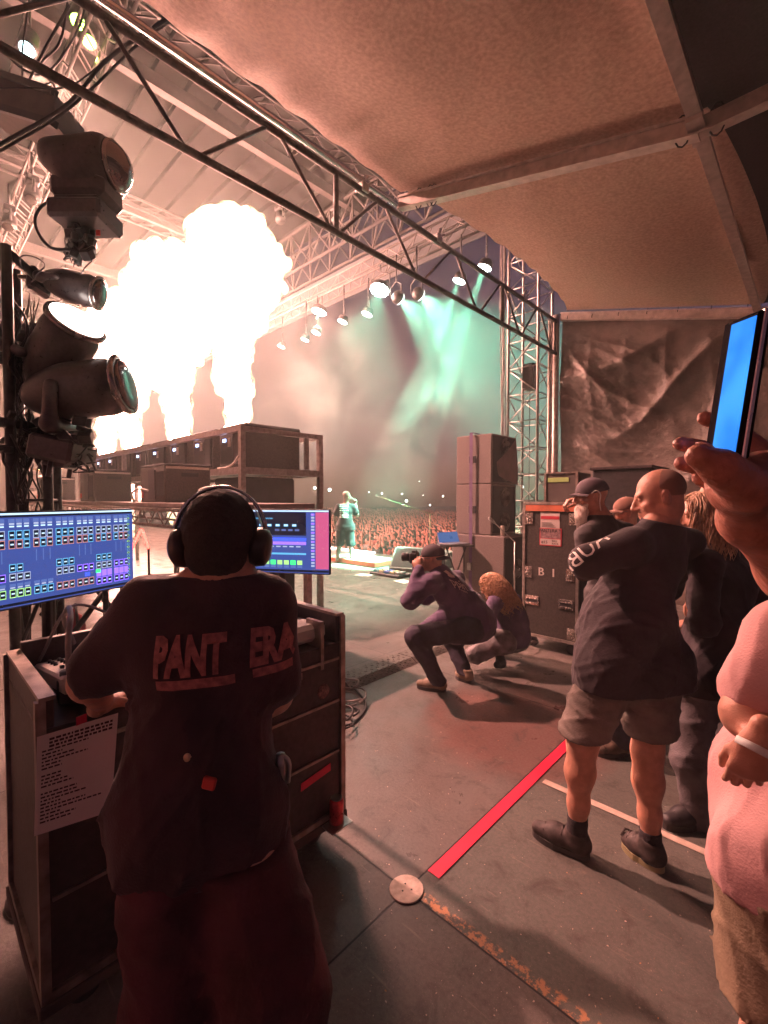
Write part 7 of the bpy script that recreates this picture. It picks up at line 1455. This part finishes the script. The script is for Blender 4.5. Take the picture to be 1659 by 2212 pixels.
for i, (u, v, r_, lab) in enumerate(((712, 1058, .30, 'largest distant lamp behind the singer at left'), (680, 1054, .26, 'distant lamp at left of the one by the singer'), (878, 1082, .25, 'distant lamp just above the crowd at centre'), (825, 1066, .16, 'small distant lamp above the crowd centre left'), (868, 1067, .14, 'small distant lamp above the crowd centre'), (797, 1063, .10, 'tiny distant lamp left of centre'), (914, 1070, .08, 'tiny distant lamp right of centre'), (957, 1072, .13, 'small distant lamp near the speaker stack'), (929, 1091, .13, 'low distant lamp beside the green stand'), (906, 1040, .08, 'highest tiny distant lamp'), (1128, 1052, .3, 'distant pale lamp seen through the mast'))):
    b = MB(); q_ = W(u, v, 66); r_ *= .7; b.ell(q_, (r_, r_, r_), None, 8); o = b.build('distant_lamp', lm); tag(o, lab, 'lamp', 'distant lamps beyond the crowd')
# smoke drifting under the lamps
def smoke(lab, c, r, dens, seed):
    c = V(c); b = MB(); b.ell((0, 0, 0), r, None, 14); m = bpy.data.materials.new('smoke'); m.use_nodes = True; n = m.node_tree.nodes; l = m.node_tree.links; n.clear(); out = n.new('ShaderNodeOutputMaterial'); pv = n.new('ShaderNodeVolumePrincipled'); pv.inputs['Color'].default_value = (.9, .9, .88, 1); pv.inputs['Anisotropy'].default_value = .1
    tc = n.new('ShaderNodeTexCoord'); nz = n.new('ShaderNodeTexNoise'); nz.inputs['Scale'].default_value = .8; nz.inputs['Detail'].default_value = 6; nz.inputs['Roughness'].default_value = .6; nz.inputs['Distortion'].default_value = .8; l.new(tc.outputs['Object'], nz.inputs[0])
    mp = n.new('ShaderNodeMapping'); mp.inputs['Scale'].default_value = (1/r[0], 1/r[1], 1/r[2]); l.new(tc.outputs['Object'], mp.inputs[0]); ln = n.new('ShaderNodeVectorMath'); ln.operation = 'LENGTH'; l.new(mp.outputs[0], ln.inputs[0])
    fa = n.new('ShaderNodeMapRange'); fa.inputs['From Min'].default_value = .35; fa.inputs['From Max'].default_value = 1; fa.inputs['To Min'].default_value = 1; fa.inputs['To Max'].default_value = 0; l.new(ln.outputs['Value'], fa.inputs[0])
    nr = n.new('ShaderNodeMapRange'); nr.inputs['From Min'].default_value = .46; nr.inputs['From Max'].default_value = .72; nr.inputs['To Max'].default_value = dens; l.new(nz.outputs[0], nr.inputs[0]); mu = n.new('ShaderNodeMath'); mu.operation = 'MULTIPLY'; l.new(fa.outputs[0], mu.inputs[0]); l.new(nr.outputs[0], mu.inputs[1]); l.new(mu.outputs[0], pv.inputs['Density']); l.new(pv.outputs[0], out.inputs['Volume'])
    o = b.build('smoke_cloud', m); o.location = c; tag(o, lab, 'smoke', None, 'stuff')
smoke('lumpy smoke bank lit from the lamps right of the flames', W(690, 800, 13.2), (2.2, 2.0, 3.0), .14, 1)
smoke('wide faint smoke drifting low over the stage front', W(890, 930, 13.0), (4.4, 3.0, 2.8), .07, 2)
